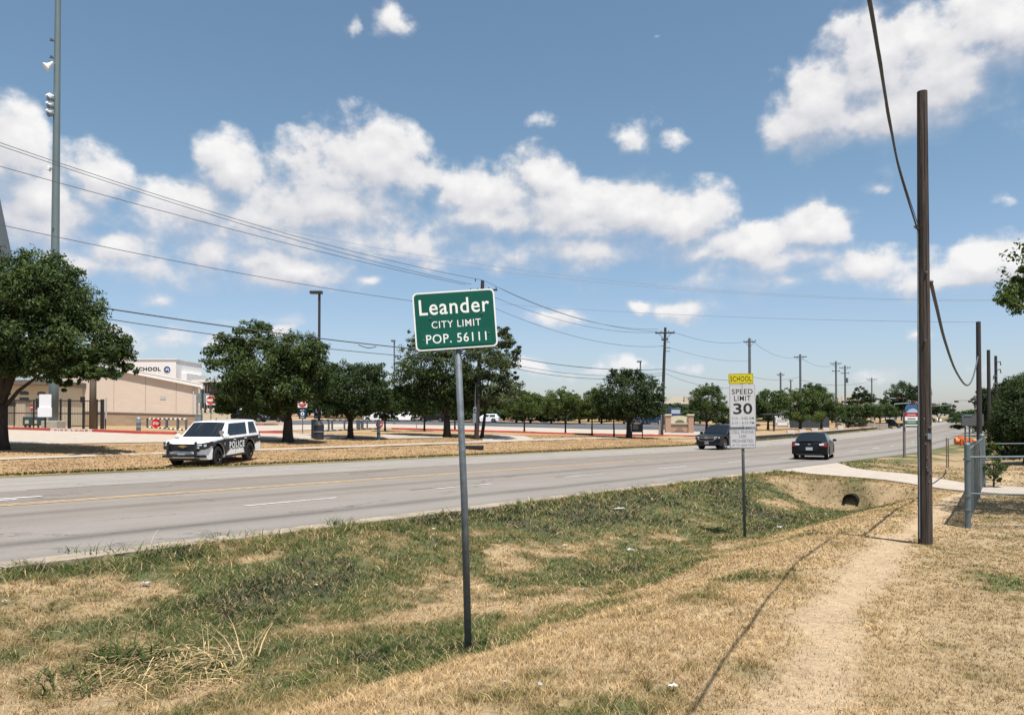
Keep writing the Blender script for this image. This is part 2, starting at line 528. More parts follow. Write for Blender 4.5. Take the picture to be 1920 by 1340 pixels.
def roadmat():
    m = bpy.data.materials.new('asphalt_lanes')
    m.use_nodes = True
    t = m.node_tree
    b = t.nodes['Principled BSDF']
    b.inputs['Roughness'].default_value = .85
    b.inputs['Specular IOR Level'].default_value = .3
    uv = nd(t, 'ShaderNodeUVMap', uv_map='sd')
    s3 = nd(t, 'ShaderNodeSeparateXYZ')
    t.links.new(uv.outputs[0], s3.inputs[0])
    S, Dd = s3.outputs[0], s3.outputs[1]
    def vec(ks, kd):
        c = nd(t, 'ShaderNodeCombineXYZ')
        t.links.new(mth(t, 'MULTIPLY', S, ks), c.inputs[0])
        t.links.new(mth(t, 'MULTIPLY', Dd, kd), c.inputs[1])
        return c.outputs[0]
    streak = noise(t, vec(.06, 1.6), 1.0, 5, .6)
    blot = noise(t, vec(.5, .5), 1.0, 5, .6)
    fine = noise(t, vec(14, 14), 1.0, 4, .8)
    wob = mth(t, 'MULTIPLY', mth(t, 'SUBTRACT', noise(t, vec(.15, 0.0), 1.0, 3).outputs[0], .5), .5)
    Dw = mth(t, 'ADD', Dd, wob)
    # lane tone: the middle turn lane and near lanes older, outer school-side lanes paler
    ramp = nd(t, 'ShaderNodeValToRGB')
    t.links.new(maprange(t, Dd, 11.8, 29.6), ramp.inputs[0])
    cr = ramp.color_ramp
    cr.elements[0].position = 0.0; cr.elements[0].color = (.178, .161, .144, 1)
    cr.elements[1].position = 1.0; cr.elements[1].color = (.222, .203, .183, 1)
    for p, c in ((.22, (.180, .162, .144)), (.235, (.174, .154, .135)), (.455, (.184, .162, .141)), (.46, (.160, .140, .122)), (.677, (.156, .137, .120)), (.683, (.222, .203, .183))):
        e = cr.elements.new(p); e.color = (*c, 1)
    # dark oil band in the middle of each lane and smoother wheel paths
    def band(c, w, amt):
        q = mth(t, 'DIVIDE', mth(t, 'SUBTRACT', Dw, c), w)
        g = mth(t, 'EXPONENT', mth(t, 'MULTIPLY', mth(t, 'MULTIPLY', q, q), -1))
        return mth(t, 'MULTIPLY', g, amt)
    tot = None
    for c, w, amt in ((13.6, .34, .42), (17.8, .40, .34), (16.6, .25, .10), (18.9, .3, .10), (25.6, .5, .13), (27.6, .25, .18), (28.6, .25, .14), (24.4, .3, .1), (12.1, .2, .1), (20.6, .5, .08)):
        g = band(c, w, amt)
        tot = g if tot is None else mth(t, 'ADD', tot, g)
    tot = mth(t, 'MULTIPLY', tot, maprange(t, streak.outputs[0], .25, .7, .35, 1.25))
    k = mth(t, 'SUBTRACT', 1.0, tot)
    k = mth(t, 'ADD', k, mth(t, 'MULTIPLY', mth(t, 'SUBTRACT', streak.outputs[0], .5), .22))
    k = mth(t, 'ADD', k, mth(t, 'MULTIPLY', mth(t, 'SUBTRACT', blot.outputs[0], .5), .36))
    k = mth(t, 'ADD', k, mth(t, 'MULTIPLY', mth(t, 'SUBTRACT', fine.outputs[0], .5), .6))
    vo = nd(t, 'ShaderNodeTexVoronoi', feature='DISTANCE_TO_EDGE')
    vo.inputs['Scale'].default_value = 1.0
    wv = vmth(t, 'ADD', vec(.10, .30), vmth(t, 'SCALE', noise(t, vec(.9, .9), 1.0, 5, .7).outputs['Color'], scale=.35))
    t.links.new(wv, vo.inputs['Vector'])
    crack = maprange(t, vo.outputs['Distance'], 0.0, .012, .5, 1.0)
    cmask = maprange(t, blot.outputs[0], .44, .54, 0, 1)
    crack = mth(t, 'SUBTRACT', 1.0, mth(t, 'MULTIPLY', mth(t, 'SUBTRACT', 1.0, crack), cmask))
    k = mth(t, 'MULTIPLY', k, crack)
    cc = nd(t, 'ShaderNodeCombineXYZ')
    for i in range(3):
        t.links.new(k, cc.inputs[i])
    t.links.new(mixc(t, 1.0, ramp.outputs[0], cc.outputs[0], 'MULTIPLY'), b.inputs['Base Color'])
    bn = nd(t, 'ShaderNodeBump')
    bn.inputs['Strength'].default_value = .25
    bn.inputs['Distance'].default_value = .01
    t.links.new(fine.outputs[0], bn.inputs['Height'])
    t.links.new(bn.outputs[0], b.inputs['Normal'])
    return m
M_road = roadmat()

def wornpaint(name, col, cover=.5):
    m = bpy.data.materials.new(name)
    m.use_nodes = True
    t = m.node_tree
    b = t.nodes['Principled BSDF']
    b.inputs['Roughness'].default_value = .8
    g = nd(t, 'ShaderNodeNewGeometry')
    n = noise(t, g.outputs['Position'], 5.0, 8, .75)
    f = maprange(t, n.outputs[0], cover - .14, cover + .14)
    t.links.new(mixc(t, f, col, (.17, .15, .132)), b.inputs['Base Color'])
    return m
M_lineyellow = wornpaint('worn_yellow_paint', (.42, .29, .155), .56)
M_linewhite = wornpaint('worn_white_paint', (.48, .47, .45), .60)
M_seam = mat('tar_seam', (0.05, 0.046, 0.042), .7)
M_asphalt2 = mat('parking_asphalt', (0.075, 0.08, 0.09), .9, 0, .3, .25, .2)

# ------------------------------------------------------------------ mesh helpers
class MB:
    def __init__(s):
        s.v = []; s.f = []
    def add(s, vs, fs):
        o = len(s.v)
        s.v += [tuple(v) for v in vs]
        s.f += [tuple(i + o for i in f) for f in fs]
        return s
    def box(s, c, size, rz=0.0, M=None):
        x, y, z = (k / 2 for k in size)
        vs = [Vector((a * x, b * y, e * z)) for a in (-1, 1) for b in (-1, 1) for e in (-1, 1)]
        R = M if M is not None else Matrix.Rotation(rz, 3, 'Z')
        vs = [R @ v + Vector(c) for v in vs]
        return s.add(vs, [(0, 1, 3, 2), (4, 6, 7, 5), (0, 4, 5, 1), (2, 3, 7, 6), (0, 2, 6, 4), (1, 5, 7, 3)])
    def tube(s, pts, rads, n=8, cap=True):
        pts = [Vector(p) for p in pts]
        if isinstance(rads, (int, float)):
            rads = [rads] * len(pts)
        rings = []
        up = None
        for i, p in enumerate(pts):
            d = (pts[min(i + 1, len(pts) - 1)] - pts[max(i - 1, 0)])
            if d.length < 1e-9:
                d = Vector((0, 0, 1))
            d.normalize()
            if up is None:
                up = Vector((1, 0, 0)) if abs(d.x) < .8 else Vector((0, 1, 0))
            a = d.cross(up)
            if a.length < 1e-6:
                a = d.cross(Vector((0, 1, 0)))
            a.normalize()
            b = d.cross(a).normalized()
            up = b.cross(d).normalized() if False else up
            rings.append([p + (a * math.cos(k * 2 * math.pi / n) + b * math.sin(k * 2 * math.pi / n)) * rads[i] for k in range(n)])
        vs = [v for r in rings for v in r]
        fs = []
        for i in range(len(pts) - 1):
            for k in range(n):
                fs.append((i * n + k, i * n + (k + 1) % n, (i + 1) * n + (k + 1) % n, (i + 1) * n + k))
        if cap:
            fs.append(tuple(range(n - 1, -1, -1)))
            fs.append(tuple((len(pts) - 1) * n + k for k in range(n)))
        return s.add(vs, fs)
    def cyl(s, p0, p1, r0, r1=None, n=12):
        return s.tube([p0, p1], [r0, r0 if r1 is None else r1], n)
    def prism(s, poly, axis_o, ax, ay, az, depth):
        """2D polygon extruded by depth along az"""
        ax, ay, az = Vector(ax), Vector(ay), Vector(az)
        o = Vector(axis_o)
        n = len(poly)
        vs = [o + ax * p[0] + ay * p[1] for p in poly] + [o + ax * p[0] + ay * p[1] + az * depth for p in poly]
        fs = [tuple(range(n)), tuple(range(2 * n - 1, n - 1, -1))]
        for i in range(n):
            j = (i + 1) % n
            fs.append((i, i + n, j + n, j))
        return s.add(vs, fs)
    def lathe(s, prof, c, axis='y', n=24):
        """profile (offset along the axis, radius)"""
        vs = []; fs = []
        c = Vector(c)
        for (o, r) in prof:
            for k in range(n):
                a = 2 * math.pi * k / n
                if axis == 'y':
                    vs.append(c + Vector((r * math.cos(a), o, r * math.sin(a))))
                elif axis == 'x':
                    vs.append(c + Vector((o, r * math.cos(a), r * math.sin(a))))
                else:
                    vs.append(c + Vector((r * math.cos(a), r * math.sin(a), o)))
        for i in range(len(prof) - 1):
            for k in range(n):
                fs.append((i * n + k, i * n + (k + 1) % n, (i + 1) * n + (k + 1) % n, (i + 1) * n + k))
        return s.add(vs, fs)
    def build(s, name, m, parent=None, smooth=False, bevel=0.0, seg=2, loc=None, recalc=True, sharp=None):
        me = bpy.data.meshes.new(name)
        me.from_pydata([tuple(v) for v in s.v], [], s.f)
        if recalc:
            bm = bmesh.new(); bm.from_mesh(me)
            bmesh.ops.recalc_face_normals(bm, faces=bm.faces)
            bm.to_mesh(me); bm.free()
        me.update()
        if smooth:
            me.polygons.foreach_set('use_smooth', [True] * len(me.polygons))
        if sharp:
            me.polygons.foreach_set('use_smooth', [True] * len(me.polygons))
            me.set_sharp_from_angle(angle=math.radians(sharp))
        o = bpy.data.objects.new(name, me)
        COL.objects.link(o)
        if m is not None:
            me.materials.append(m)
        if parent is not None:
            o.parent = parent
        if loc is not None:
            o.location = loc
        if bevel > 0:
            b = o.modifiers.new('edges', 'BEVEL')
            b.width = bevel; b.segments = seg; b.limit_method = 'ANGLE'; b.angle_limit = math.radians(35)
            b.harden_normals = False
        return o

def tag(o, label, cat, group=None):
    o['label'] = label; o['category'] = cat
    if group:
        o['group'] = group
    return o

def struct(o):
    o['kind'] = 'structure'
    return o

def thing(name, label, cat, loc, rz=0.0, group=None):
    o = bpy.data.objects.new(name, None)
    o.empty_display_size = .3
    COL.objects.link(o)
    o.location = loc
    o.rotation_euler = (0, 0, rz)
    return tag(o, label, cat, group)

def fast_mesh(name, verts, faces, m, parent=None, attr=None, tint=None, smooth=False):
    """verts Nx3, faces Mxk numpy"""
    me = bpy.data.meshes.new(name)
    k = faces.shape[1]
    me.vertices.add(len(verts)); me.vertices.foreach_set('co', np.ascontiguousarray(verts, np.float32).ravel())
    me.loops.add(faces.size); me.loops.foreach_set('vertex_index', np.ascontiguousarray(faces, np.int32).ravel())
    me.polygons.add(len(faces))
    me.polygons.foreach_set('loop_start', np.arange(0, faces.size, k, dtype=np.int32))
    me.polygons.foreach_set('loop_total', np.full(len(faces), k, np.int32))
    me.update(calc_edges=True)
    if attr is not None:
        a = me.attributes.new('Col', 'FLOAT_COLOR', 'POINT')
        a.data.foreach_set('color', np.ascontiguousarray(np.concatenate([attr, np.ones((len(attr), 1))], 1), np.float32).ravel())
    if tint is not None:
        a = me.attributes.new('tint', 'FLOAT', 'POINT')
        a.data.foreach_set('value', np.ascontiguousarray(tint, np.float32))
    if smooth:
        me.polygons.foreach_set('use_smooth', [True] * len(me.polygons))
    me.validate()
    o = bpy.data.objects.new(name, me)
    COL.objects.link(o)
    me.materials.append(m)
    if parent is not None:
        o.parent = parent
    return o

_TXT = {}
def text_geo(s, bold=0.0, spacing=1.0):
    k = (s, bold, spacing)
    if k in _TXT:
        return _TXT[k]
    cu = bpy.data.curves.new('lettering', 'FONT')
    cu.body = s
    cu.size = 1.0
    cu.offset = bold
    cu.space_character = spacing
    cu.resolution_u = 4
    ob = bpy.data.objects.new('lettering', cu)
    COL.objects.link(ob)
    dg = bpy.context.evaluated_depsgraph_get()
    me = bpy.data.meshes.new_from_object(ob.evaluated_get(dg))
    v = np.array([tuple(x.co) for x in me.vertices])
    f = [tuple(p.vertices) for p in me.polygons]
    bpy.data.objects.remove(ob); bpy.data.meshes.remove(me); bpy.data.curves.remove(cu)
    lo, hi = v.min(0), v.max(0)
    v = v - lo
    r = (v, f, hi - lo)
    _TXT[k] = r
    return r

def lettering(s, cx, cz, w, h, y, m, parent, name='lettering', bold=0.0, spacing=1.0, ax=(1, 0, 0), az=(0, 0, 1), o=(0, 0, 0), ay=(0, 1, 0)):
    """text centred on (cx, cz) of a board; y = offset along ay"""
    v, f, dim = text_geo(s, bold, spacing)
    X = (v[:, 0] / dim[0] - .5) * w + cx
    Z = (v[:, 1] / dim[1] - .5) * h + cz
    ax, az, ay, o = (np.array(q, float) for q in (ax, az, ay, o))
    P = o + X[:, None] * ax + Z[:, None] * az + y * ay
    b = MB(); b.add(P, f)
    return b.build(name, m, parent, recalc=False)

def rrect(w, h, r, n=5):
    p = []
    for cx, cz, a0 in ((w / 2 - r, h / 2 - r, 0), (-w / 2 + r, h / 2 - r, 90), (-w / 2 + r, -h / 2 + r, 180), (w / 2 - r, -h / 2 + r, 270)):
        for i in range(n + 1):
            a = math.radians(a0 + 90 * i / n)
            p.append((cx + r * math.cos(a), cz + r * math.sin(a)))
    return p

def circle(r, n=24, cx=0, cz=0):
    return [(cx + r * math.cos(2 * math.pi * i / n), cz + r * math.sin(2 * math.pi * i / n)) for i in range(n)]

def board(name, poly, y, depth, m, parent, off=(0, 0)):
    b = MB()
    b.prism(poly, (off[0], y, off[1]), (1, 0, 0), (0, 0, 1), (0, 1, 0), depth)
    return b.build(name, m, parent)

# ------------------------------------------------------------------ ground colours shared by soil and blades
STRAW = np.array((0.515, 0.392, 0.232)); STRAW2 = np.array((0.365, 0.265, 0.150)); GREEN = np.array((0.074, 0.112, 0.034)); GREEN2 = np.array((0.020, 0.044, 0.018))
OLIVE = np.array((0.190, 0.158, 0.066)); SOIL = np.array((0.155, 0.112, 0.075)); TRAIL = np.array((0.355, 0.265, 0.168)); GREYDRY = np.array((0.285, 0.222, 0.130)); VERGE = np.array((0.335, 0.225, 0.122))

def path_d(s):
    return np.interp(s, [-5, 0, 4.5, 6.7, 9.4, 13.8, 22, 27, 40], [.7, .9, 1.5, 2.0, 2.55, 3.25, 3.9, 4.3, 4.3])

def masks(s, d):
    s = np.asarray(s, float); d = np.asarray(d, float)
    n1 = fbm(s * .55 + 3, d * .8, 4, 21)
    n2 = fbm(s * 1.9, d * 2.4 + 9, 3, 33)
    n3 = fbm(s * .16, d * .22, 3, 43)
    edge = np.interp(s, [-20, 0, 2.4, 6, 17, 25], [4.0, 4.2, 4.3, 4.75, 6.0, 6.0])
    base = np.interp(d, [-40, -2, 1.5, 3.5], [.34, .30, .18, .10])
    ditch = sstep(-.35, .35, d - edge + (n1 - .5) * .7)
    ditchamt = .64 - .10 * sstep(11, 4, s) - .14 * sstep(6.8, 8.2, d) + .20 * sstep(9.4, 11.0, d)
    g = base * (1 - ditch) + ditchamt * ditch
    # damp patches and the lush fringe beside the road
    def blob(s0, d0, rs, rd, amt):
        return amt * np.exp(-(((s - s0) / rs) ** 2 + ((d - d0) / rd) ** 2))
    g = g + blob(5.2, 8.4, 1.5, .7, .50) + blob(3.6, 5.8, 2.2, .6, .20) + blob(16, 9.4, 7, 1.7, .46) + blob(10, 10.2, 5, 1.0, .15) + blob(20, 7.4, 5, .7, .22)
    g = g - blob(7.5, 7.0, .9, .5, .35) - blob(9.4, 8.2, 1.6, .8, .30) - blob(0.8, 7.8, 1.9, 1.5, .46) - blob(2.4, 6.3, 1.0, .8, .2) - blob(12.5, 8.2, 2.0, .7, .2) - blob(24.8, 8.8, .9, .6, .30) + blob(22.5, 7.8, 3.2, 1.4, .32) + blob(26.3, 6.6, .8, 1.2, .22)
    n5 = fbm(s * 4.2, d * 4.6 + 31, 3, 55)
    g = g + (n1 - .5) * 1.25 + (n2 - .5) * .8 + (n5 - .5) * .55
    g = np.where(s > 26, np.interp(d, [-30, 2, 8, 10.5, 11.6], [.38, .25, .30, .55, .75]) + (n1 - .5) * 1.1, g)
    w = .29 + .06 * np.sin(s * .7) + .25 * (n2 - .5)
    trail = sstep(1.0, .25, np.abs(d - path_d(s) + (n1 - .5) * .5) / (w * 1.6)) * sstep(28.5, 27, s)
    trail = trail * (.72 + .28 * sstep(4, 8, s))
    wornright = sstep(0.2, -.8, d - path_d(s) + .4) * (.5 + .5 * n1)
    return g, np.clip(trail, 0, 1), n2, n3, wornright

def colour(s, d, blade=False):
    g, trail, n2, n3, wr = masks(s, d)
    gm = sstep(.22, .74, g)[:, None]
    deep = sstep(.78, 1.05, g)[:, None]
    n2 = n2[:, None]; n3 = n3[:, None]
    dry = STRAW * (1 - n2) + STRAW2 * n2
    dry = dry * (1 - .7 * wr[:, None]) + GREYDRY * .7 * wr[:, None]
    mid = OLIVE
    col = np.where(gm < .5, dry * (1 - gm * 2) + mid * gm * 2, mid * (2 - gm * 2) + GREEN * (gm * 2 - 1))
    col = col * (1 - deep) + GREEN2 * deep
    t = trail[:, None]
    col = col * (1 - t) + TRAIL * t
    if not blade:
        # soil and thatch between the blades; ditch ground darkened for shade under taller grass
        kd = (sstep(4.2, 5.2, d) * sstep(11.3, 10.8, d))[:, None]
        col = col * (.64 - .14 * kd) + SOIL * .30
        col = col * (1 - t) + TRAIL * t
    far = (d > DF)[:, None]
    n4 = fbm(s * .5, d * .5, 4, 77)[:, None]
    vg = VERGE * (.85 + .5 * (n4 - .5)) + (np.array((.10, .10, .04)) - VERGE) * np.clip(sstep(30.5, 29.6, d)[:, None] * .7 + (n4 > .62) * .12, 0, 1)
    col = np.where(far, vg, col)
    k = sstep(60, 140, s)[:, None] * (d < DN)[:, None]
    col = col * (1 - k) + np.array((.14, .122, .062)) * k
    return np.clip(col, 0.004, 1)

def axis(*parts):
    out = []
    for a, b, st in parts:
        out.append(np.arange(a, b, st))
    return np.concatenate(out + [[parts[-1][1]]])
S_ = axis((-400, -40, 20), (-40, -8, 2), (-8, 34, .14), (34, 80, .5), (80, 160, 2), (160, 800, 12), (800, 3000, 150))
D_ = axis((-1500, -120, 120), (-120, -14, 6), (-14, -4, .5), (-4, 11.9, .12), (11.9, 29.5, 1.6), (29.5, 44, .35), (44, 130, 2), (130, 700, 25), (700, 3000, 180))
def sheet(name, S, D, m, zoff=0.0, colfn=None, uv=False):
    ss, dd = np.meshgrid(S, D, indexing='ij')
    s = ss.ravel(); d = dd.ravel()
    x, y = xy(s, d)
    z = CZ - depth_below(s, d) + zoff
    n, k = len(S), len(D)
    i = (np.arange(n - 1)[:, None] * k + np.arange(k - 1)[None, :]).ravel()
    f = np.stack([i, i + 1, i + k + 1, i + k], 1)[:, ::-1]
    o = fast_mesh(name, np.stack([x, y, z], 1), f, m, attr=colfn(s, d) if colfn else None, smooth=True)
    if uv:
        l = o.data.uv_layers.new(name='sd')
        idx = f.ravel()
        # validate keeps the loop order
        l.data.foreach_set('uv', np.stack([s[idx], d[idx]], 1).astype(np.float32).ravel())
    return o
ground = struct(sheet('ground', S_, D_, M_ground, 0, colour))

SR = axis((-120, 160, 2), (160, 460, 6))
struct(sheet('road', SR, np.array([DN, 13, 15.8, 17.8, 19.9, 22, 23.9, 26, 28, DF - .0]), M_road, 0.02, None, True))
# pale concrete edge strip on the near side, cast in lengths
b = MB()
for s0 in np.arange(-30, 30.5, 3.05):
    q = []
    for (s, d) in ((s0, 11.34), (s0 + 3.02, 11.34), (s0 + 3.02, DN + .03), (s0, DN + .03)):
        x, y = xy(s, d); q.append((x, y, CZ - hroad(s) + .015))
    b.add(q + [(a, c, e - .15) for a, c, e in q], [(0, 1, 2, 3), (0, 4, 5, 1), (1, 5, 6, 2), (2, 6, 7, 3), (3, 7, 4, 0)])
struct(b.build('road_edge_strip', M_strip))

def strip(name, s0, s1, d0, d1, m, zoff=.026, step=2.0, dfun=None):
    S = np.linspace(s0, s1, max(2, int((s1 - s0) / step) + 1))
    b = MB()
    vs = []
    for s in S:
        for d in (d0, d1):
            dd = d + (dfun(s) if dfun else 0)
            x, y = xy(s, dd)
            vs.append((x, y, CZ - hroad(s) - .03 + .02 + zoff - .02 + .0))
    b.add(vs, [(2 * i, 2 * i + 1, 2 * i + 3, 2 * i + 2) for i in range(len(S) - 1)])
    return struct(b.build(name, m))
strip('yellow_line', -40, 34, 19.78, 19.97, M_lineyellow, .03, 2)
strip('yellow_line', -40, 36, 20.05, 20.22, M_lineyellow, .03, 2)
strip('yellow_line', 34, 140, 19.86, 19.98, M_lineyellow, .03, 2)
strip('yellow_line', 12, 140, 23.62, 23.74, M_lineyellow, .03, 2)
for s0 in (9.7, 15.7, 22.2, 29, 36, 43, 50, 57, 64, 71, 78, 85):
    strip('lane_dash', s0, s0 + 2.6, 15.74, 15.86, M_linewhite, .03, 1)
    strip('lane_dash', s0 + 1.5, s0 + 4.1, 27.2, 27.32, M_linewhite, .03, 1)
for a, bb, d0, d1 in ((3.2, 7.6, 21.55, 21.75), (4.0, 6.9, 21.15, 21.35), (2.6, 5.9, 21.95, 22.2), (3.2, 4.6, 20.8, 21.0)):
    strip('turn_arrow_bar', a, bb, d0, d1, M_linewhite, .03, 1)
strip('tar_seam', 8, 24, 23.9, 23.96, M_seam, .028, 1, lambda s: .06 * math.sin(s * .6))
strip('tar_seam', 24, 90, 24.1, 24.17, M_seam, .028, 2, lambda s: .08 * math.sin(s * .4))
strip('tar_seam', 15.0, 18.2, 15.98, 16.03, M_seam, .028, .4, lambda s: .05 * math.sin(s * 2.1))
strip('tar_seam', 22.0, 25.0, 15.95, 16.0, M_seam, .028, .4, lambda s: .06 * math.sin(s * 2.9))
strip('tar_seam', 18.2, 21.0, 22.9, 22.96, M_seam, .028, .3, lambda s: .25 * math.sin(s * 1.3))
strip('tar_seam', -10, 40, 29.25, 29.30, M_seam, .028, 1.5, lambda s: .04 * math.sin(s))

def patch(name, left, right, m, z=.03, n=14, k=8, skirt=0.0):
    """ground-hugging sheet between two polylines of (s, d)"""
    def samp(poly):
        P = np.array(poly, float)
        t = np.linspace(0, len(P) - 1, n)
        return np.stack([np.interp(t, np.arange(len(P)), P[:, i]) for i in (0, 1)], 1)
    A, B = samp(left), samp(right)
    vs = []
    for i in range(n):
        for j in range(k):
            w = j / (k - 1)
            s, d = A[i] * (1 - w) + B[i] * w
            x, y = xy(s, d)
            vs.append((x, y, CZ - float(depth_below(s, d, False)) + z))
    fs = [(i * k + j, i * k + j + 1, (i + 1) * k + j + 1, (i + 1) * k + j) for i in range(n - 1) for j in range(k - 1)]
    if skirt:
        ring = [i * k for i in range(n)] + [(n - 1) * k + j for j in range(1, k)] + [i * k + k - 1 for i in range(n - 2, -1, -1)] + [j for j in range(k - 2, 0, -1)]
        o0 = len(vs)
        vs += [(vs[i][0], vs[i][1], vs[i][2] - skirt) for i in ring]
        L = len(ring)
        fs += [(ring[i], ring[(i + 1) % L], o0 + (i + 1) % L, o0 + i) for i in range(L)]
    b = MB(); b.add(vs, fs)
    return struct(b.build(name, m))
patch('near_driveway', [(31.0, 11.5), (29.9, 9.8), (29.1, 7.5), (28.0, 4.4), (27, 0), (26, -12)], [(39.0, 11.5), (35.5, 9.8), (32.9, 7.5), (31.2, 4.4), (30, 0), (29, -12)], M_conc, .05, 24, 8, .25)

# school side: pavement strip, drive, kerbs, parking
def px_sd(px, py):
    p = hit(px, py)
    s, d = sd(p.x, p.y)
    return float(s), float(d)
patch('far_sidewalk', [(-10, 36.6), (10, 36.6), (30, 36.7), (45, 36.9), (62, 37.4)], [(-10, 37.5), (10, 37.5), (30, 37.6), (45, 37.9), (62, 38.4)], M_conc, .04, 40, 3)
patch('school_drive', [px_sd(x, y) for x, y in ((-260, 836), (90, 833), (300, 829.5), (470, 826.5), (610, 823.5), (720, 819.5))],
      [px_sd(x, y) for x, y in ((-260, 797), (0, 804), (260, 812.5), (330, 814), (480, 811.5), (560, 812.5))], M_conc, .03, 30, 8)
patch('path_slab', [px_sd(x, y) for x, y in ((700, 823.5), (760, 822.5), (830, 822))], [px_sd(x, y) for x, y in ((720, 815.5), (760, 815), (830, 815.5))], M_conc, .05, 8, 4)
patch('path_slab', [px_sd(x, y) for x, y in ((905, 829), (960, 828.5), (1003, 824.5))], [px_sd(x, y) for x, y in ((905, 815.5), (950, 816), (985, 818.5))], M_conc, .05, 8, 4)
patch('school_lane', [px_sd(x, y) for x, y in ((470, 809), (620, 806), (740, 804.5), (860, 807.5), (1000, 811.5), (1120, 814), (1320, 817))],
      [px_sd(x, y) for x, y in ((470, 797.5), (620, 795), (740, 794.5), (860, 797.5), (1000, 801.5), (1120, 805), (1320, 807.5))], M_conc, .04, 30, 4)
patch('parking_lot', [px_sd(x, y) for x, y in ((470, 797), (620, 794.5), (740, 794), (860, 797), (1000, 801), (1120, 804.5), (1420, 808))],
      [px_sd(x, y) for x, y in ((470, 790), (620, 787.5), (740, 787.5), (860, 789.5), (1000, 791.5), (1120, 794), (1420, 797))], M_asphalt2, .05, 30, 4)

def kerb(name, pts, m, h=.15, w=.16, sub=6):
    P = []
    for i in range(len(pts) - 1):
        for k in range(sub):
            t = k / sub
            P.append((pts[i][0] * (1 - t) + pts[i + 1][0] * t, pts[i][1] * (1 - t) + pts[i + 1][1] * t))
    P.append(pts[-1])
    Wp = []
    for s, d in P:
        x, y = xy(s, d)
        Wp.append(Vector((x, y, CZ - float(depth_below(s, d, False)))))
    b = MB()
    vs = []
    for i, p in enumerate(Wp):
        t = (Wp[min(i + 1, len(Wp) - 1)] - Wp[max(i - 1, 0)]); t.z = 0; t.normalize()
        n = Vector((-t.y, t.x, 0)) * w / 2
        vs += [p - n - Vector((0, 0, .1)), p - n + Vector((0, 0, h)), p + n + Vector((0, 0, h)), p + n - Vector((0, 0, .1))]
    fs = []
    for i in range(len(Wp) - 1):
        for k in range(3):
            fs.append((4 * i + k, 4 * i + k + 1, 4 * i + 5 + k, 4 * i + 4 + k))
    fs += [(0, 1, 2, 3), tuple(4 * (len(Wp) - 1) + k for k in (3, 2, 1, 0))]
    b.add(vs, fs)
    return struct(b.build(name, m)), Wp
KP = [px_sd(x, y) for x, y in ((-260, 796), (0, 805), (98, 808))]
kerb('red_kerb', KP, M_redpaint, .2, .3)
kerb('red_kerb', [px_sd(x, y) for x, y in ((176, 810), (260, 813.5), (330, 815))], M_redpaint, .2, .3)
_, wk = kerb('white_kerb_panel', [px_sd(x, y) for x, y in ((98, 808), (176, 810))], M_whitepaint, .2, .3)
a, c = wk[0], wk[-1]
axv = (c - a).normalized(); axv.z = 0; axv.normalize()
ayv = Vector((axv.y, -axv.x, 0))
if ayv.y > 0:
    ayv = -ayv
mid = (a + c) / 2
kt = lettering('FIRE LANE', 0, .09, (c - a).length * .8, .15, .156, M_redpaint, None, 'kerb_lettering', .02, 1.3, ax=axv, ay=ayv, o=mid)
struct(kt)
kerb('red_kerb', [px_sd(x, y) for x, y in ((455, 812), (480, 812), (533, 813))], M_redpaint, .18, .25)
kerb('red_kerb', [px_sd(x, y) for x, y in ((470, 797.3), (533, 797))], M_redpaint, .18, .25)
kerb('red_kerb', [px_sd(x, y) for x, y in ((735, 805), (860, 808.5), (1000, 812.3), (1120, 815), (1330, 818.5))], M_redpaint, .16, .4)
kerb('dry_kerb', [px_sd(x, y) for x, y in ((1255, 823.5), (1310, 822.5))], M_conc, .12, .4)

# long low retaining wall with a pale cap along the far edge of the road
b = MB(); b2 = MB()
for i, s0 in enumerate(np.arange(70, 168, 4.0)):
    pts = []
    for s in (s0, s0 + 3.96):
        x, y = xy(s, 30.15); z = CZ - hroad(s)
        x2, y2 = xy(s, 30.55)
        pts.append((Vector((x, y, z)), Vector((x2, y2, z))))
    (a0, a1), (c0, c1) = pts
    up = Vector((0, 0, .50)); cap = Vector((0, 0, .09)); dn = Vector((0, 0, -.2))
    b.add([a0 + dn, c0 + dn, c1 + dn, a1 + dn, a0 + up, c0 + up, c1 + up, a1 + up], [(0, 1, 5, 4), (1, 2, 6, 5), (2, 3, 7, 6), (3, 0, 4, 7), (4, 5, 6, 7)])
    e = (a0 - a1) * .2
    b2.add([a0 + up + e, c0 + up + e, c1 + up - e, a1 + up - e, a0 + up + cap + e, c0 + up + cap + e, c1 + up + cap - e, a1 + up + cap - e], [(0, 1, 5, 4), (1, 2, 6, 5), (2, 3, 7, 6), (3, 0, 4, 7), (4, 5, 6, 7)])
wroot = tag(b.build('retaining_wall', mat('weedy_wall_face', (.13, .125, .085), .95, 0, .2, .5, 1.2)), 'long low retaining wall with pale cap along the far road edge behind the sedan', 'wall')
b2.build('wall_cap', M_conc, wroot)

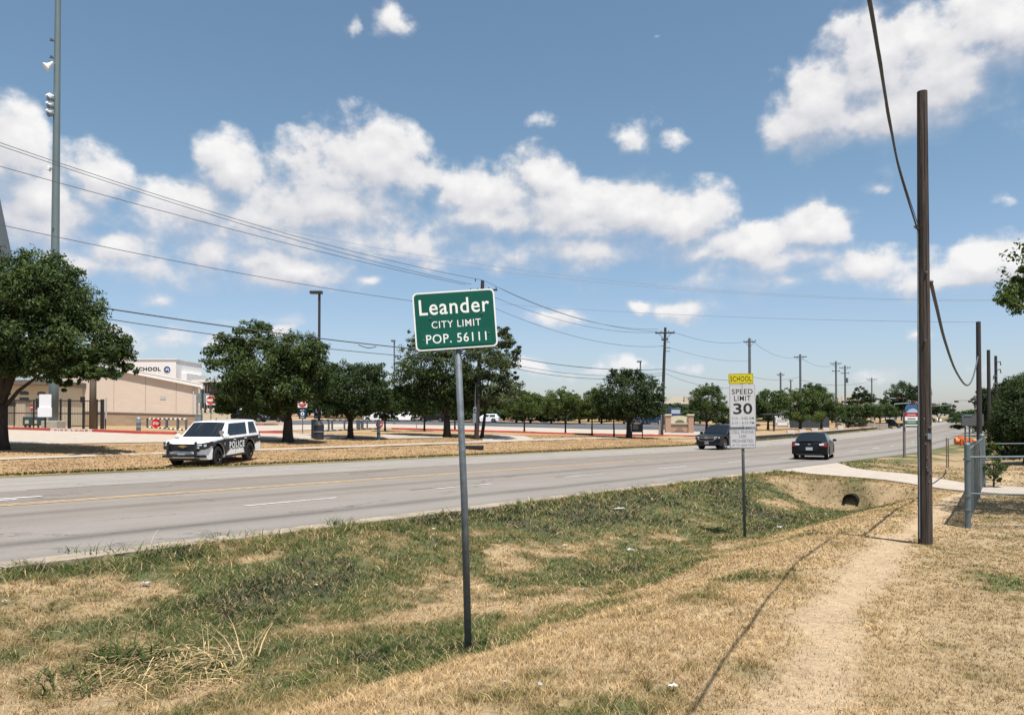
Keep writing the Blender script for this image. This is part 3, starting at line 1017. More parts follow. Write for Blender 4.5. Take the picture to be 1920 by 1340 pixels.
# ------------------------------------------------------------------ grass blades (real geometry, denser where the camera is near)
def grass_field():
    V = []; C = []; Fc = []
    bands = [(2.6, 4.5, 4200, .0036, 1), (4.5, 7, 3600, .0050, 1), (7, 10, 2300, .0066, 1), (10, 15, 1350, .009, 1.0), (15, 22, 640, .013, 1.05), (22, 32, 400, .017, 1.15), (32, 46, 70, .03, 1.1)]
    base = 0
    for (r0, r1, dens, wid, hk) in bands:
        amax = .80
        area = amax * (r1 ** 2 - r0 ** 2)
        n = int(area * dens)
        # tufts: several blades share a root
        nt = n // 5
        r = np.sqrt(rng.random(nt) * (r1 ** 2 - r0 ** 2) + r0 ** 2)
        a = (rng.random(nt) * 2 - 1) * amax
        r = np.repeat(r, 5); a = np.repeat(a, 5)
        x = r * np.sin(a) + rng.normal(0, .018, len(r)); y = r * np.cos(a) + rng.normal(0, .018, len(r))
        s, d = sd(x, y)
        g, trail, n2, n3, wr = masks(s, d)
        clump = fbm(s * 5.0, d * 5.0, 2, 91)
        keep = (d < 11.34 + .16 * np.sin(s * 2.3) + .1 * np.sin(s * 7.1)) & (d > -14)
        keep &= rng.random(len(d)) > trail * .93
        keep &= rng.random(len(d)) < (.55 + .9 * clump)
        dl = np.interp(d, [-12, 0, 4.4, 7.5, 9.8, 11.5], [26, 27, 28, 29.1, 29.9, 31.0]); dr = np.interp(d, [-12, 0, 4.4, 7.5, 9.8, 11.5], [29, 30, 31.2, 32.9, 35.5, 39])
        keep &= ~((s > dl) & (s < dr))
        s, d, x, y, g, clump, trail = (q[keep] for q in (s, d, x, y, g, clump, trail))
        m = len(s)
        z = CZ - depth_below(s, d)
        gm = sstep(.22, .74, g)
        col = colour(s, d, True)
        j = rng.random((m, 1))
        # straw among the green, green among the straw
        swap = rng.random(m)
        col = np.where(((swap < .26) & (gm > .4))[:, None], STRAW * (.6 + .4 * j), col)
        col = np.where(((swap < .10) & (gm <= .4))[:, None], OLIVE * .9, col)
        col = col * (.50 + .95 * rng.random((m, 1)))
        col = col * np.array((1.10, 1.06, 1.0))
        edge_lush = sstep(9.6, 10.9, d)
        h = (.022 + .026 * rng.random(m)) * (1 + .55 * gm) * (.6 + .8 * clump) * hk
        h = h * (1 + 1.1 * edge_lush * rng.random(m))
        h = np.where(d < path_d(s) - .4, h * .65, h) * (1 - .5 * trail)
        w = wid * (.6 + .7 * rng.random(m))
        ang = rng.random(m) * 6.283
        lean = (.5 + 1.5 * rng.random(m)) * h
        la = rng.random(m) * 6.283
        dx, dy = np.cos(ang) * w / 2, np.sin(ang) * w / 2
        lx, ly = np.cos(la) * lean, np.sin(la) * lean
        p0 = np.stack([x - dx, y - dy, z - .01], 1); p1 = np.stack([x + dx, y + dy, z - .01], 1)
        mx, my, mz = x + lx * .35, y + ly * .35, z + h * .6
        p2 = np.stack([mx + dx * .8, my + dy * .8, mz], 1); p3 = np.stack([mx - dx * .8, my - dy * .8, mz], 1)
        p4 = np.stack([x + lx + dx * .15, y + ly + dy * .15, z + h], 1); p5 = np.stack([x + lx - dx * .15, y + ly - dy * .15, z + h], 1)
        vv = np.stack([p0, p1, p2, p3, p4, p5], 1).reshape(-1, 3)
        ii = base + np.arange(m)[:, None] * 6
        ff = np.concatenate([ii + np.array([0, 1, 2, 3]), ii + np.array([3, 2, 4, 5])], 0)
        shade = np.array((1, 1, 1, 1, 1, 1))
        cc = np.repeat(col, 6, 0)
        V.append(vv); C.append(cc); Fc.append(ff)
        base += m * 6
    V = np.concatenate(V); C = np.concatenate(C); Fc = np.concatenate(Fc)
    o = fast_mesh('grass', V, Fc, M_grass, attr=np.clip(C, 0, 1))
    o['kind'] = 'stuff'
    return o
grass_field()

# coarser dry turf on the far verge
def far_turf():
    n = 60000
    s = rng.random(n) * 75 - 8; d = 30.1 + rng.random(n) ** 1.3 * 12
    ok = ~((d > 36.5) & (d < 38.2)); s, d = s[ok], d[ok]
    x, y = xy(s, d); z = CZ - depth_below(s, d)
    m = len(s)
    col = colour(s, d, True) * (.75 + .5 * rng.random((m, 1)))
    h = (.02 + .03 * rng.random(m)) * (1 + 1.6 * (d < 30.6))
    col = np.where((d < 30.7)[:, None], np.array((.085, .085, .03)) * (.6 + .8 * rng.random((m, 1))), col)
    w = .02 + .03 * rng.random(m); a = rng.random(m) * 6.283
    dx, dy = np.cos(a) * w, np.sin(a) * w
    lx = rng.normal(0, .05, m); ly = rng.normal(0, .05, m)
    vv = np.stack([np.stack([x - dx, y - dy, z - .01], 1), np.stack([x + dx, y + dy, z - .01], 1), np.stack([x + lx, y + ly, z + h], 1)], 1).reshape(-1, 3)
    ff = np.arange(m * 3).reshape(-1, 3)
    o = fast_mesh('verge_grass', vv, ff, M_grass, attr=np.clip(np.repeat(col, 3, 0), 0, 1))
    o['kind'] = 'stuff'
far_turf()

# cut straw heap and tall weeds in the ditch, lower left
def stalks(name, n, cx, cy, rad, hmin, hmax, cols, flat, wid, label, cat, spread=1.0, seed=3):
    r = np.random.default_rng(seed)
    V = []; C = []; Fs = []
    base = 0
    for i in range(n):
        a = r.random() * 6.283; q = math.sqrt(r.random()) * rad
        x, y = cx + math.cos(a) * q * spread, cy + math.sin(a) * q
        z = float(gz(x, y))
        L = hmin + (hmax - hmin) * r.random()
        da = r.random() * 6.283
        tilt = flat + r.normal(0, .22)
        zs = 0.02 + (r.random() * .10 if flat > 1 else 0)
        p = np.array((x, y, z + zs)); dirv = np.array((math.cos(da) * math.sin(tilt), math.sin(da) * math.sin(tilt), abs(math.cos(tilt)) if flat < 1 else math.cos(tilt) * .5))
        side = np.array((-math.sin(da), math.cos(da), 0)) * wid * (.6 + .8 * r.random())
        col = np.array(cols[r.integers(len(cols))]) * (.7 + .6 * r.random())
        pts = []
        k = 4
        for j in range(k):
            t = j / (k - 1)
            c = p + dirv * L * t + np.array((math.cos(da), math.sin(da), 0)) * L * .35 * t * t * (1 if flat < 1 else .2) - np.array((0, 0, L * .28 * t * t))
            c[2] = max(c[2], z + .012)
            wgt = 1 - .8 * t
            pts += [c - side * wgt, c + side * wgt]
        V += pts; C += [col] * len(pts)
        for j in range(k - 1):
            Fs.append((base + 2 * j, base + 2 * j + 1, base + 2 * j + 3, base + 2 * j + 2))
        base += len(pts)
    o = fast_mesh(name, np.array(V), np.array(Fs), M_grass, attr=np.clip(np.array(C), 0, 1))
    return tag(o, label, cat)
hp = hit(318, 1262)
stalks('straw_heap', 330, hp.x, hp.y, .50, .12, .36, [(.50, .37, .20), (.42, .30, .155), (.56, .43, .25)], 1.45, .0045, 'heap of pale cut straw lying in the ditch at the lower left', 'straw', 1.5, 3)
hp = hit(250, 1240)
o_ = stalks('scattered_straw', 420, hp.x, hp.y, 1.5, .06, .22, [(.46, .34, .18), (.38, .27, .14), (.30, .21, .12)], 1.5, .0035, 'loose pale straw strewn over the ditch around the cut heap', 'straw', 1.5, 4)
o_['kind'] = 'stuff'
hp = hit(430, 1235)
stalks('dry_stalk_clump', 26, hp.x, hp.y, .22, .25, .5, [(.48, .36, .20), (.44, .34, .21)], .75, .006, 'broken dry stalks leaning up beside the cut straw heap', 'weed', 1.3, 5)
hp = hit(235, 1235)
stalks('leafy_weed', 90, hp.x, hp.y, .26, .14, .30, [(.05, .08, .025), (.07, .10, .03), (.04, .065, .022)], .8, .011, 'dark green leafy weed behind the cut straw heap', 'weed', 1.3, 6)
hp = hit(150, 1285)
stalks('leafy_weed', 110, hp.x, hp.y, .3, .12, .28, [(.06, .09, .03), (.08, .11, .04), (.3, .23, .12)], .7, .008, 'ragged green weed at the lower left corner of the ditch', 'weed', 1.5, 8)
hp = hit(640, 985)
stalks('roadside_tuft', 70, hp.x, hp.y - .1, .22, .16, .30, [(.05, .085, .025), (.07, .10, .035)], .5, .007, 'taller green grass tuft leaning over the pale road edge strip', 'grass tuft', 1.4, 9)
for q, (px, py, lab) in enumerate(((215, 1030, 'first'), (470, 1002, 'second'))):
    hp = hit(px, py + 6)
    stalks('roadside_tuft', 80, hp.x, hp.y - .12, .35, .14, .26, [(.05, .085, .025), (.08, .11, .04)], .55, .006, ('green grass tuft by the road strip at the left side, below the turn arrow', 'green grass tuft by the road strip below the white lane dash')[q], 'grass tuft', 2.4, 12 + q)
hp = hit(275, 1024)
stalks('seed_stalk', 4, hp.x, hp.y, .06, .30, .42, [(.6, .5, .36)], .25, .003, 'lone tall seed stalk standing by the pale road edge strip', 'weed', 1, 15)

# ------------------------------------------------------------------ trees
LEAFK, LEAFS = 2.9, .72
def leaf_cloud(blobs, n, size, seed, clump=.36, tintbias=0.0, shell=.5, droop=.35):
    """blobs: (x, y, z, rx, ry, rz) -> leaf quads gathered in clumps near the blob surfaces"""
    r = np.random.default_rng(seed)
    n = int(n * LEAFK); size = size * LEAFS
    vol = np.array([(b[3] * b[4] * b[5]) ** .66 for b in blobs])
    cnt = np.maximum(1, (n * vol / vol.sum()).astype(int))
    P = []; T = []; Nn = []
    for b, c in zip(blobs, cnt):
        b = np.array(b, float)
        rm = (b[3] * b[4] * b[5]) ** (1 / 3)
        nc = max(5, int(c / 55))
        u = r.normal(size=(nc, 3)); u /= np.linalg.norm(u, axis=1)[:, None]
        u[:, 2] = np.where(u[:, 2] < -.55, u[:, 2] * .4, u[:, 2])
        rad = shell + (1.02 - shell) * r.random(nc) ** .55
        spr = r.random(nc) < .22
        rad = np.where(spr, 1.0 + .2 * r.random(nc), rad)
        cen = b[:3] + u * rad[:, None] * b[3:6]
        csz = clump * rm * (.45 + .8 * r.random(nc)) * np.where(spr, .55, 1.0)
        ct = r.random(nc)
        k = r.choice(nc, c, p=(csz ** 1.6) / (csz ** 1.6).sum())
        o = r.normal(size=(c, 3)); o /= np.linalg.norm(o, axis=1)[:, None]
        o *= (r.random(c) ** .45)[:, None]
        o[:, 2] *= .72
        P.append(cen[k] + o * csz[k][:, None]); T.append(np.clip(ct[k] * .75 + r.random(c) * .4 - .1 + tintbias, 0, 1))
        Nn.append(o + u[k] * .5)
    P = np.concatenate(P); T = np.concatenate(T); Nn = np.concatenate(Nn)
    c = len(P)
    nrm = Nn + r.normal(size=(c, 3)) * .8; nrm[:, 2] += .45
    nrm /= np.linalg.norm(nrm, axis=1)[:, None]
    t = np.cross(nrm, r.normal(size=(c, 3))); t /= np.linalg.norm(t, axis=1)[:, None]
    bt = np.cross(nrm, t)
    L = (size * (.55 + .9 * r.random(c)))[:, None]
    W = L * (.30 + .25 * r.random(c))[:, None]
    a = P - t * L * .5; b_ = P + bt * W * .5 - t * L * .05 + nrm * L * .06; c_ = P + t * L * .5 - np.array((0, 0, 1)) * L * droop * .3; d_ = P - bt * W * .5 - t * L * .05 + nrm * L * .06
    V = np.stack([a, b_, c_, d_], 1).reshape(-1, 3)
    Fc = np.arange(c * 4).reshape(-1, 4)
    return V, Fc, np.repeat(T, 4)

def trunk_mesh(h, r0, targets, seed, lean=(0, 0), fork=None):
    r = random.Random(seed)
    b = MB()
    pts = []; rad = []
    for i in range(6):
        t = i / 5
        pts.append(Vector((lean[0] * t + r.uniform(-.03, .03) * h * .3 * (i > 0), lean[1] * t + r.uniform(-.03, .03) * h * .3 * (i > 0), h * t - (.15 if i == 0 else 0))))
        rad.append(r0 * (1.45 if i == 0 else 1.08 - .35 * t))
    b.tube(pts, rad, 9)
    for k, (tx, ty, tz) in enumerate(targets):
        st = pts[-1].lerp(pts[-2], r.random() * .8)
        e = Vector((tx, ty, tz))
        mid = st.lerp(e, .5) + Vector((r.uniform(-.12, .12), r.uniform(-.12, .12), r.uniform(.0, .16))) * (e - st).length
        rr = rad[-1] * (.45 + .3 * r.random())
        q1 = st.lerp(mid, .5) + Vector((0, 0, .04)) * (e - st).length
        b.tube([st, q1, mid, mid.lerp(e, .6), e], [rr, rr * .85, rr * .62, rr * .4, rr * .15], 6)
        for j in range(2):
            s2 = mid.lerp(e, .2 + .5 * r.random())
            e2 = s2 + Vector((r.uniform(-1, 1), r.uniform(-1, 1), r.uniform(-.1, .9))).normalized() * (e - st).length * .22
            b.tube([s2, s2.lerp(e2, .5) + Vector((0, 0, .05)), e2], [rr * .4, rr * .28, rr * .08], 5)
    return b

def tree(name, label, base, blobs, n, leaf, m, seed, trunk_h=None, r0=.15, group=None, clump=.34, tint=0.0, shell=.5, cat='tree', lean=(0, 0)):
    """base: world point; blobs in world coordinates"""
    t = thing(name, label, cat, base, 0, group)
    B = [(bx - base.x, by - base.y, bz - base.z, rx, ry, rz) for (bx, by, bz, rx, ry, rz) in blobs]
    V, Fc, T = leaf_cloud(B, n, leaf, seed, clump, tint, shell)
    fast_mesh('crown', V, Fc, m, t, tint=T)
    lowz = min(b[2] - b[5] for b in B)
    if trunk_h is None:
        trunk_h = max(.6, lowz + .15 * (max(b[2] + b[5] for b in B) - lowz))
    rr = random.Random(seed)
    targets = []
    for b in B:
        for q in range(2):
            targets.append((b[0] + rr.uniform(-.4, .4) * b[3], b[1] + rr.uniform(-.4, .4) * b[4], b[2] + rr.uniform(-.1, .5) * b[5]))
    trunk_mesh(trunk_h, r0, targets[:9], seed, lean).build('trunk', M_bark, t, smooth=True)
    return t

def pxblobs(Y, items, dep=.9, seed=0):
    r = random.Random(seed)
    out = []
    for it in items:
        px, py, rx, ry = it[:4]
        dy = it[4] if len(it) > 4 else r.uniform(-.5, .5) * rx / F * Y
        c = at(px, py, Y + dy)
        k = Y / F
        out.append((c.x, c.y, c.z, rx * k, rx * k * dep, ry * k))
    return out

def tree_px(name, label, base_px, Y, items, n, leaf, m, seed, **kw):
    base = ground_at(base_px, Y)
    return tree(name, label, base, pxblobs(Y, items, seed=seed), n, leaf, m, seed, **kw)

G_school = 'shade trees on the school verge'
G_row = 'young trees in a row by the parking lot'
tree_px('oak_tree', 'largest oak at the left edge in front of the cream booth and light pole', 3, 36,
        [(60, 560, 95, 75), (-30, 560, 90, 85), (125, 590, 70, 60), (20, 640, 110, 70), (150, 650, 70, 55), (205, 660, 42, 42), (85, 520, 55, 45), (-80, 640, 90, 80), (110, 685, 75, 30), (232, 690, 26, 18), (175, 700, 50, 16), (60, 690, 60, 35), (135, 728, 18, 12), (122, 712, 24, 14)],
        30000, .23, M_leaf, 11, trunk_h=2.1, r0=.30, group=G_school, shell=.45)
tree_px('oak_tree', 'rounded oak standing just right of the police vehicle', 540, 48,
        [(500, 690, 80, 62), (480, 632, 38, 32), (430, 670, 42, 46), (560, 665, 50, 38), (585, 680, 34, 44), (455, 735, 55, 38), (540, 730, 62, 40), (430, 765, 34, 18), (505, 765, 60, 22), (590, 720, 30, 40)],
        17000, .26, M_leaf, 12, trunk_h=1.5, r0=.33, group=G_school, shell=.45)
tree_px('oak_tree', 'dark low oak between the two do not enter signs and the green sign', 657, 54,
        [(660, 735, 62, 42), (640, 705, 40, 26), (690, 710, 38, 28), (620, 745, 28, 34), (710, 750, 30, 32), (655, 765, 55, 22)],
        9000, .25, M_leafdark, 13, trunk_h=1.3, r0=.22, group=G_school)
tree_px('leafy_tree', 'bushy tree behind the left half of the green sign post', 838, 60,
        [(800, 690, 50, 50), (770, 720, 40, 45), (835, 715, 45, 60), (790, 640, 26, 30), (850, 650, 30, 40), (755, 755, 34, 28), (810, 760, 55, 28), (862, 755, 34, 30), (868, 725, 34, 34)],
        12000, .26, M_leaf, 14, trunk_h=1.6, r0=.30, group=G_school, shell=.4)
tree_px('airy_tree', 'tall airy tree with gaps in its crown right of the green sign', 903, 61,
        [(930, 640, 32, 30), (905, 690, 45, 45), (945, 680, 32, 22), (925, 735, 50, 34), (890, 640, 30, 40), (960, 655, 16, 14), (880, 745, 36, 32), (950, 745, 26, 28), (938, 616, 14, 12), (955, 705, 18, 12)],
        9000, .28, M_leafpale, 15, trunk_h=2.2, r0=.14, group=G_school, clump=.30, shell=.55, lean=(.3, 0))
for q, (bx, Y, items, n, m, lab) in enumerate((
    (796, 68, [(795, 770, 22, 20), (780, 760, 18, 16)], 1400, M_leaf, 'small young tree with dark stem left of the sign post base'),
    (722, 66, [(725, 760, 24, 26), (738, 745, 20, 20), (718, 778, 20, 14)], 1800, M_leafdark, 'small round tree right of the gate bollard'),
    (853, 80, [(853, 765, 22, 20)], 1200, M_leaf, 'thin young tree directly behind the green sign post'),
    (983, 80, [(980, 760, 30, 24), (962, 770, 18, 18), (1000, 772, 18, 14), (985, 742, 16, 10)], 2600, M_leafbright, 'bright green young tree leftmost in the parking lot row'),
    (1060, 78, [(1050, 755, 34, 26), (1078, 762, 26, 22), (1035, 772, 22, 14), (1066, 742, 18, 12)], 2800, M_leafbright, 'wide feathery young tree second in the parking lot row'),
    (1110, 77, [(1112, 760, 26, 28), (1100, 775, 22, 18), (1122, 742, 16, 16)], 2200, M_leafbright, 'narrow young tree third in the parking lot row'),
    (1151, 76, [(1148, 775, 22, 20)], 1200, M_leafdark, 'slim dark stemmed tree tucked against the big dark oak'),
    )):
    tree_px('young_tree', lab, bx, Y, items, n, .27, m, 30 + q, trunk_h=1.7 if Y > 70 else 1.6, r0=.085, group=G_row)
tree_px('oak_tree', 'big dark oak beside the wooden pole and brick monument sign', 1179, 74,
        [(1180, 740, 50, 42), (1160, 710, 24, 18), (1190, 706, 22, 16), (1215, 735, 28, 28), (1145, 755, 28, 30), (1180, 770, 58, 24), (1225, 765, 22, 24)],
        9000, .30, M_leafdark, 16, trunk_h=1.5, r0=.26, group=G_school)

# overhanging branch of a tree standing just outside the right edge
base = Vector((14.0, 18.6, float(gz(14.0, 18.6))))
tree('leafy_tree', 'tree at the right edge with only its overhanging branch tip in view', base,
     [(12.6, 17.6, CZ + 2.9, 1.15, 1.3, .55), (13.9, 18.2, CZ + 3.4, 1.8, 1.8, 1.1), (11.55, 17.2, CZ + 2.75, .38, .5, .38), (13.6, 17.2, CZ + 2.4, 1.2, 1.2, .6), (15.2, 19, CZ + 3.6, 2.0, 2.0, 1.2), (11.9, 17.4, CZ + 3.25, .5, .5, .28)],
     9000, .16, M_leafbright, 17, trunk_h=2.2, r0=.16, clump=.30, shell=.45)

# right-hand trees behind the chain link fence
tree_px('hedge_tree', 'dark dense tree at the right edge beyond the chain link fence', 1925, 40,
        [(1925, 790, 55, 55), (1895, 815, 40, 42), (1945, 740, 60, 40), (1905, 845, 36, 26)], 12000, .17, M_leafdark, 18, trunk_h=.6, r0=.2)
tree_px('hedge_tree', 'brownish thin tree in front of the dark right-hand trees', 1898, 46,
        [(1900, 805, 30, 38), (1880, 790, 22, 40), (1908, 775, 20, 24)], 4000, .17, M_leafbrown, 19, trunk_h=.6, r0=.1)
tree_px('hedge_tree', 'tall dark tree behind the right-hand row of poles', 1872, 62,
        [(1868, 755, 32, 36), (1850, 750, 22, 20), (1890, 740, 30, 26), (1860, 790, 28, 30), (1915, 735, 34, 24), (1885, 775, 30, 34)], 8000, .25, M_leafdark, 20, trunk_h=.8, r0=.2)
tree_px('hedge_tree', 'mid green tree at the far right behind the poles', 1935, 75,
        [(1930, 730, 40, 26), (1950, 750, 50, 34), (1905, 745, 22, 22)], 5000, .3, M_leaf, 21, trunk_h=1.0, r0=.2)
tree_px('shrub', 'small green shrub behind the rails of the chain link fence', 1862, 26,
        [(1862, 850, 18, 22), (1858, 880, 20, 18), (1872, 870, 16, 16), (1850, 838, 12, 12), (1868, 898, 14, 8)], 1500, .10, M_leafbright, 22, trunk_h=.4, r0=.03, cat='shrub')

# trees across the far part of the road
FAR = [
 (1325, 100, [(1325, 752, 32, 28), (1305, 760, 16, 18), (1348, 762, 18, 22), (1328, 732, 20, 12)], 4500, M_leaf, 'green tree behind the dark oncoming vehicle'),
 (1440, 118, [(1445, 760, 34, 24), (1425, 770, 20, 20), (1462, 752, 22, 16), (1440, 742, 20, 10)], 4500, M_leaf, 'bright tree right of the school speed sign'),
 (1500, 124, [(1500, 755, 34, 26), (1482, 745, 22, 16), (1524, 748, 24, 18), (1505, 780, 40, 14)], 4500, M_leafbright, 'wide tree above the white camper'),
 (1540, 128, [(1540, 758, 30, 26), (1560, 772, 22, 20), (1525, 775, 24, 16)], 3500, M_leaf, 'dark tree right of the white camper'),
 (1600, 150, [(1600, 772, 26, 14), (1622, 770, 20, 14), (1580, 775, 16, 14)], 3000, M_leaf, 'low tree in front of the tan shingle roof'),
 (1650, 165, [(1650, 772, 28, 14), (1632, 775, 16, 12), (1672, 776, 16, 10)], 2600, M_leaf, 'low tree left of the signal mast'),
 (1525, 155, [(1525, 733, 22, 12), (1510, 738, 14, 10)], 1600, M_leafdark, 'dark treetop showing above the camper trees'),
 (1612, 210, [(1612, 738, 14, 12), (1622, 748, 20, 10), (1598, 752, 20, 8)], 1800, M_leafdark, 'round dark tree behind the tan shingle roof'),
 (1690, 240, [(1690, 735, 30, 18), (1712, 742, 22, 18), (1672, 752, 24, 14), (1700, 758, 40, 16)], 4000, M_leafdark, 'big dark tree left of the near utility pole top of the hill'),
 (1760, 250, [(1755, 768, 26, 12), (1775, 766, 18, 10), (1745, 772, 20, 10)], 2000, M_leafdark, 'dark trees beside the near pole under the signal arm'),
 (1790, 300, [(1790, 779, 16, 6), (1802, 776, 14, 6)], 900, M_leaf, 'distant low tree below the red signals'),
]
for q, (bx, Y, items, n, m, lab) in enumerate(FAR):
    tree_px('roadside_tree', lab, bx, Y, items, n, .3 * Y / 100, m, 50 + q, trunk_h=1.2, r0=.2, group='trees along the far road')

# far wood: individual trees sharing four crown meshes
protos = []
for q in range(4):
    r = random.Random(90 + q)
    bl = [(r.uniform(-.3, .3), r.uniform(-.3, .3), r.uniform(.28, .74), r.uniform(.35, .5), r.uniform(.35, .5), r.uniform(.22, .34)) for _ in range(6)]
    V, Fc, T = leaf_cloud(bl, 900, .115, 200 + q, .36)
    tr = trunk_mesh(.25, .03, [(b[0], b[1], b[2]) for b in bl], 300 + q)
    protos.append((V, Fc, T, tr))
proto_obj = {}
def far_tree(q, loc, w, h, label, group, m):
    key = (q, m.name)
    t = thing('background_tree', label, 'tree', loc, random.uniform(0, 6.28), group)
    if key not in proto_obj:
        V, Fc, T, tr = protos[q]
        c = fast_mesh('crown', V, Fc, m, t, tint=T)
        k = tr.build('trunk', M_bark, t, smooth=True)
        proto_obj[key] = (c, k)
    else:
        c, k = (o.copy() for o in proto_obj[key])
        for o in (c, k):
            COL.objects.link(o); o.parent = t
    t.scale = (w, w, h)
    return t
r = random.Random(5)
Wd = 'trees of the far wood behind the parking lot'
px = 560
while px < 1330:
    Y = r.uniform(165, 200)
    top = np.interp(px, [560, 700, 930, 1000, 1060, 1120, 1250, 1330], [735, 736, 733, 736, 738, 738, 752, 765]) + r.uniform(-5, 9)
    g = ground_at(px, Y)
    ztop = at(px, top, Y).z
    far_tree(r.randrange(4), g, r.uniform(7, 10), max(4.5, (ztop - g.z) / 1.02), 'tree of the dark green far wood beyond the parking lot', Wd, r.choice((M_leafhaze, M_leafdark, M_leaf)))
    px += r.uniform(14, 24)
px = 575
while px < 1250:
    Y = r.uniform(150, 162)
    g = ground_at(px, Y)
    far_tree(r.randrange(4), g, r.uniform(7, 10), r.uniform(2.6, 3.8), 'low bushy tree along the front of the far wood beyond the parking lot', 'low trees along the front of the far wood', r.choice((M_leafhaze, M_leafdark)))
    px += r.uniform(26, 44)
Ws = 'trees on the far skyline along the road'
for px, top, Y in ((1395, 770, 190), (1375, 762, 170), (1270, 775, 170), (1290, 768, 160), (1300, 772, 150), (1410, 765, 160), (1560, 762, 200), (1585, 768, 230), (1640, 765, 260), (1660, 762, 240), (1680, 765, 280), (1725, 762, 280), (1740, 760, 300), (1570, 775, 180), (1620, 772, 220), (1480, 768, 180), (1460, 772, 170), (1810, 778, 260), (1822, 772, 200), (1832, 765, 160), (1857, 764, 118), (1866, 768, 104)):
    g = ground_at(px, Y)
    ztop = at(px, top, Y).z
    far_tree(r.randrange(4), g, r.uniform(6, 9), max(2.5, (ztop - g.z)), 'tree massed on the far skyline beside the road', Ws, r.choice((M_leafhaze, M_leafdark)))
# low bushes
for px, py, Y, w, h, lab in ((1352, 800, 105, 5, 2.2, 'low dark bush behind the dark oncoming vehicle'), (1400, 800, 110, 4, 2.2, 'low dark bush behind the school speed sign'), (1590, 805, 140, 5, 1.6, 'low bush beside the stone gate pillars'), (1610, 805, 150, 4, 1.4, 'small bush between the stone pillars')):
    g = ground_at(px, Y)
    t = far_tree(r.randrange(4), g, w, h * 1.2, lab, None, M_leafdark)
    t.name = 'bush'; t['category'] = 'bush'

# ------------------------------------------------------------------ poles, wires
def wood_pole(name, label, base, h, r0, r1, m, group=None, arms=(), lean=(0, 0), extras=True, axis=None):
    t = thing(name, label, 'utility pole', base, 0, group)
    b = MB()
    n = 10
    b.tube([(lean[0] * i / n, lean[1] * i / n, -.3 + (h + .3) * i / n) for i in range(n + 1)], [r0 + (r1 - r0) * i / n for i in range(n + 1)], 14)
    b.build('shaft', m, t, smooth=False, bevel=0)
    A = Vector(axis if axis else (NX, NY, 0)).normalized()
    P = Vector((-A.y, A.x, 0))
    for (z, L, kind) in arms:
        c = Vector((lean[0] * z / h, lean[1] * z / h, z)) + P * (r1 + .06)
        R = Matrix((A, P, Vector((0, 0, 1)))).transposed()
        q = MB(); q.box(c, (L, .10, .13), M=R)
        arm = q.build('crossarm', m, t)
        if kind == 'full':
            q = MB()
            for sgn in (-1, 1):
                q.tube([c + A * sgn * L * .32 + Vector((0, 0, -.05)), c + Vector((0, 0, -.75))], .025, 5)
            q.build('brace', m, t)
        for u in ((-.46, -.2, .2, .46) if kind != 'short' else (-.4, .4)):
            q = MB()
            p = c + A * u * L
            q.lathe([(.06, .02), (.12, .05), (.16, .035), (.21, .055), (.25, .03), (.27, .0)], p, 'z', 8)
            q.build('insulator', M_galvdark, arm)
    return t

GP = 'wooden power poles along the far side of the road'
def on_line(px, d):
    a = (px - 960) / F
    Y = d / (a * NX + NY)
    return Y
A_ = (UX, UY, 0)
P1Y = 59.0
b1 = ground_at(893, P1Y)
P1top = at(905, 526, P1Y)
p1 = wood_pole('power_pole', 'wooden power pole rising behind the green sign with a grey meter box', b1, P1top.z - b1.z, .19, .14, M_wood2, GP,
               [(P1top.z - b1.z - .75, 2.3, 'full')], lean=(P1top.x - b1.x, 0), axis=(.94, -.34, 0))
b = MB(); b.box((-.12, -.26, 1.62), (.26, .14, .72)); mb_ = b.build('meter_box', M_galv, p1, bevel=.02)
b = MB(); b.box((-.10, -.27, 2.25), (.24, .12, .40)); b.build('meter_housing', M_galv, p1, bevel=.02)
b = MB(); b.lathe([(-.36, 0), (-.36, .07), (-.32, .075)], (-.10, 0, 2.27), 'y', 14); b.build('meter_dial', M_black, p1)
b = MB(); b.tube([(-.08, -.22, 2.45), (-.06, -.2, 3.6), (-.02, -.2, 4.3)], .03, 6); b.build('conduit', M_galv, p1)
b = MB(); b.cyl((-.06, -.18, P1top.z - b1.z - .1), (-.06, -.18, P1top.z - b1.z + .1), .05); b.build('pole_cap_fixture', M_galvdark, p1)

P2Y = 80.0
b2 = ground_at(1240, P2Y)
P2top = at(1247.5, 614, P2Y)
h2 = P2top.z - b2.z
p2 = wood_pole('power_pole', 'wooden power pole with braced crossarm above the brick monument sign', b2, h2, .19, .13, M_wood2, GP,
               [(h2 - .55, 2.0, 'full'), (h2 - 1.25, .7, 'short')], lean=(P2top.x - b2.x, 0), axis=(1, -.12, 0))
for z, sx in ((h2 - 1.55, 1), (h2 - 2.15, 1), (h2 - 1.95, -1), (h2 - 2.5, 1)):
    b = MB(); b.tube([(.4, -.1, z), (.4 + sx * .35, -.15, z + .05), (.4 + sx * .5, -.15, z - .05)], .035, 6); b.build('standoff_bracket', M_galvdark, p2)
b = MB(); b.tube([(-.13, -.12, 0.1), (.0, -.16, 3.0), (.14, -.15, 5.6)], [.06, .05, .04], 7); b.build('conduit', M_galv, p2)
gm = ground_at(1236, P2Y - .6)
b = MB(); b.tube([(0, 0, -.1), (.03, 0, 1.55), (.04, 0, 1.6)], [.085, .075, .04], 10)
tag(b.build('guy_guard', M_conc, loc=gm), 'pale guard post at the foot of the wooden pole by the monument', 'post')

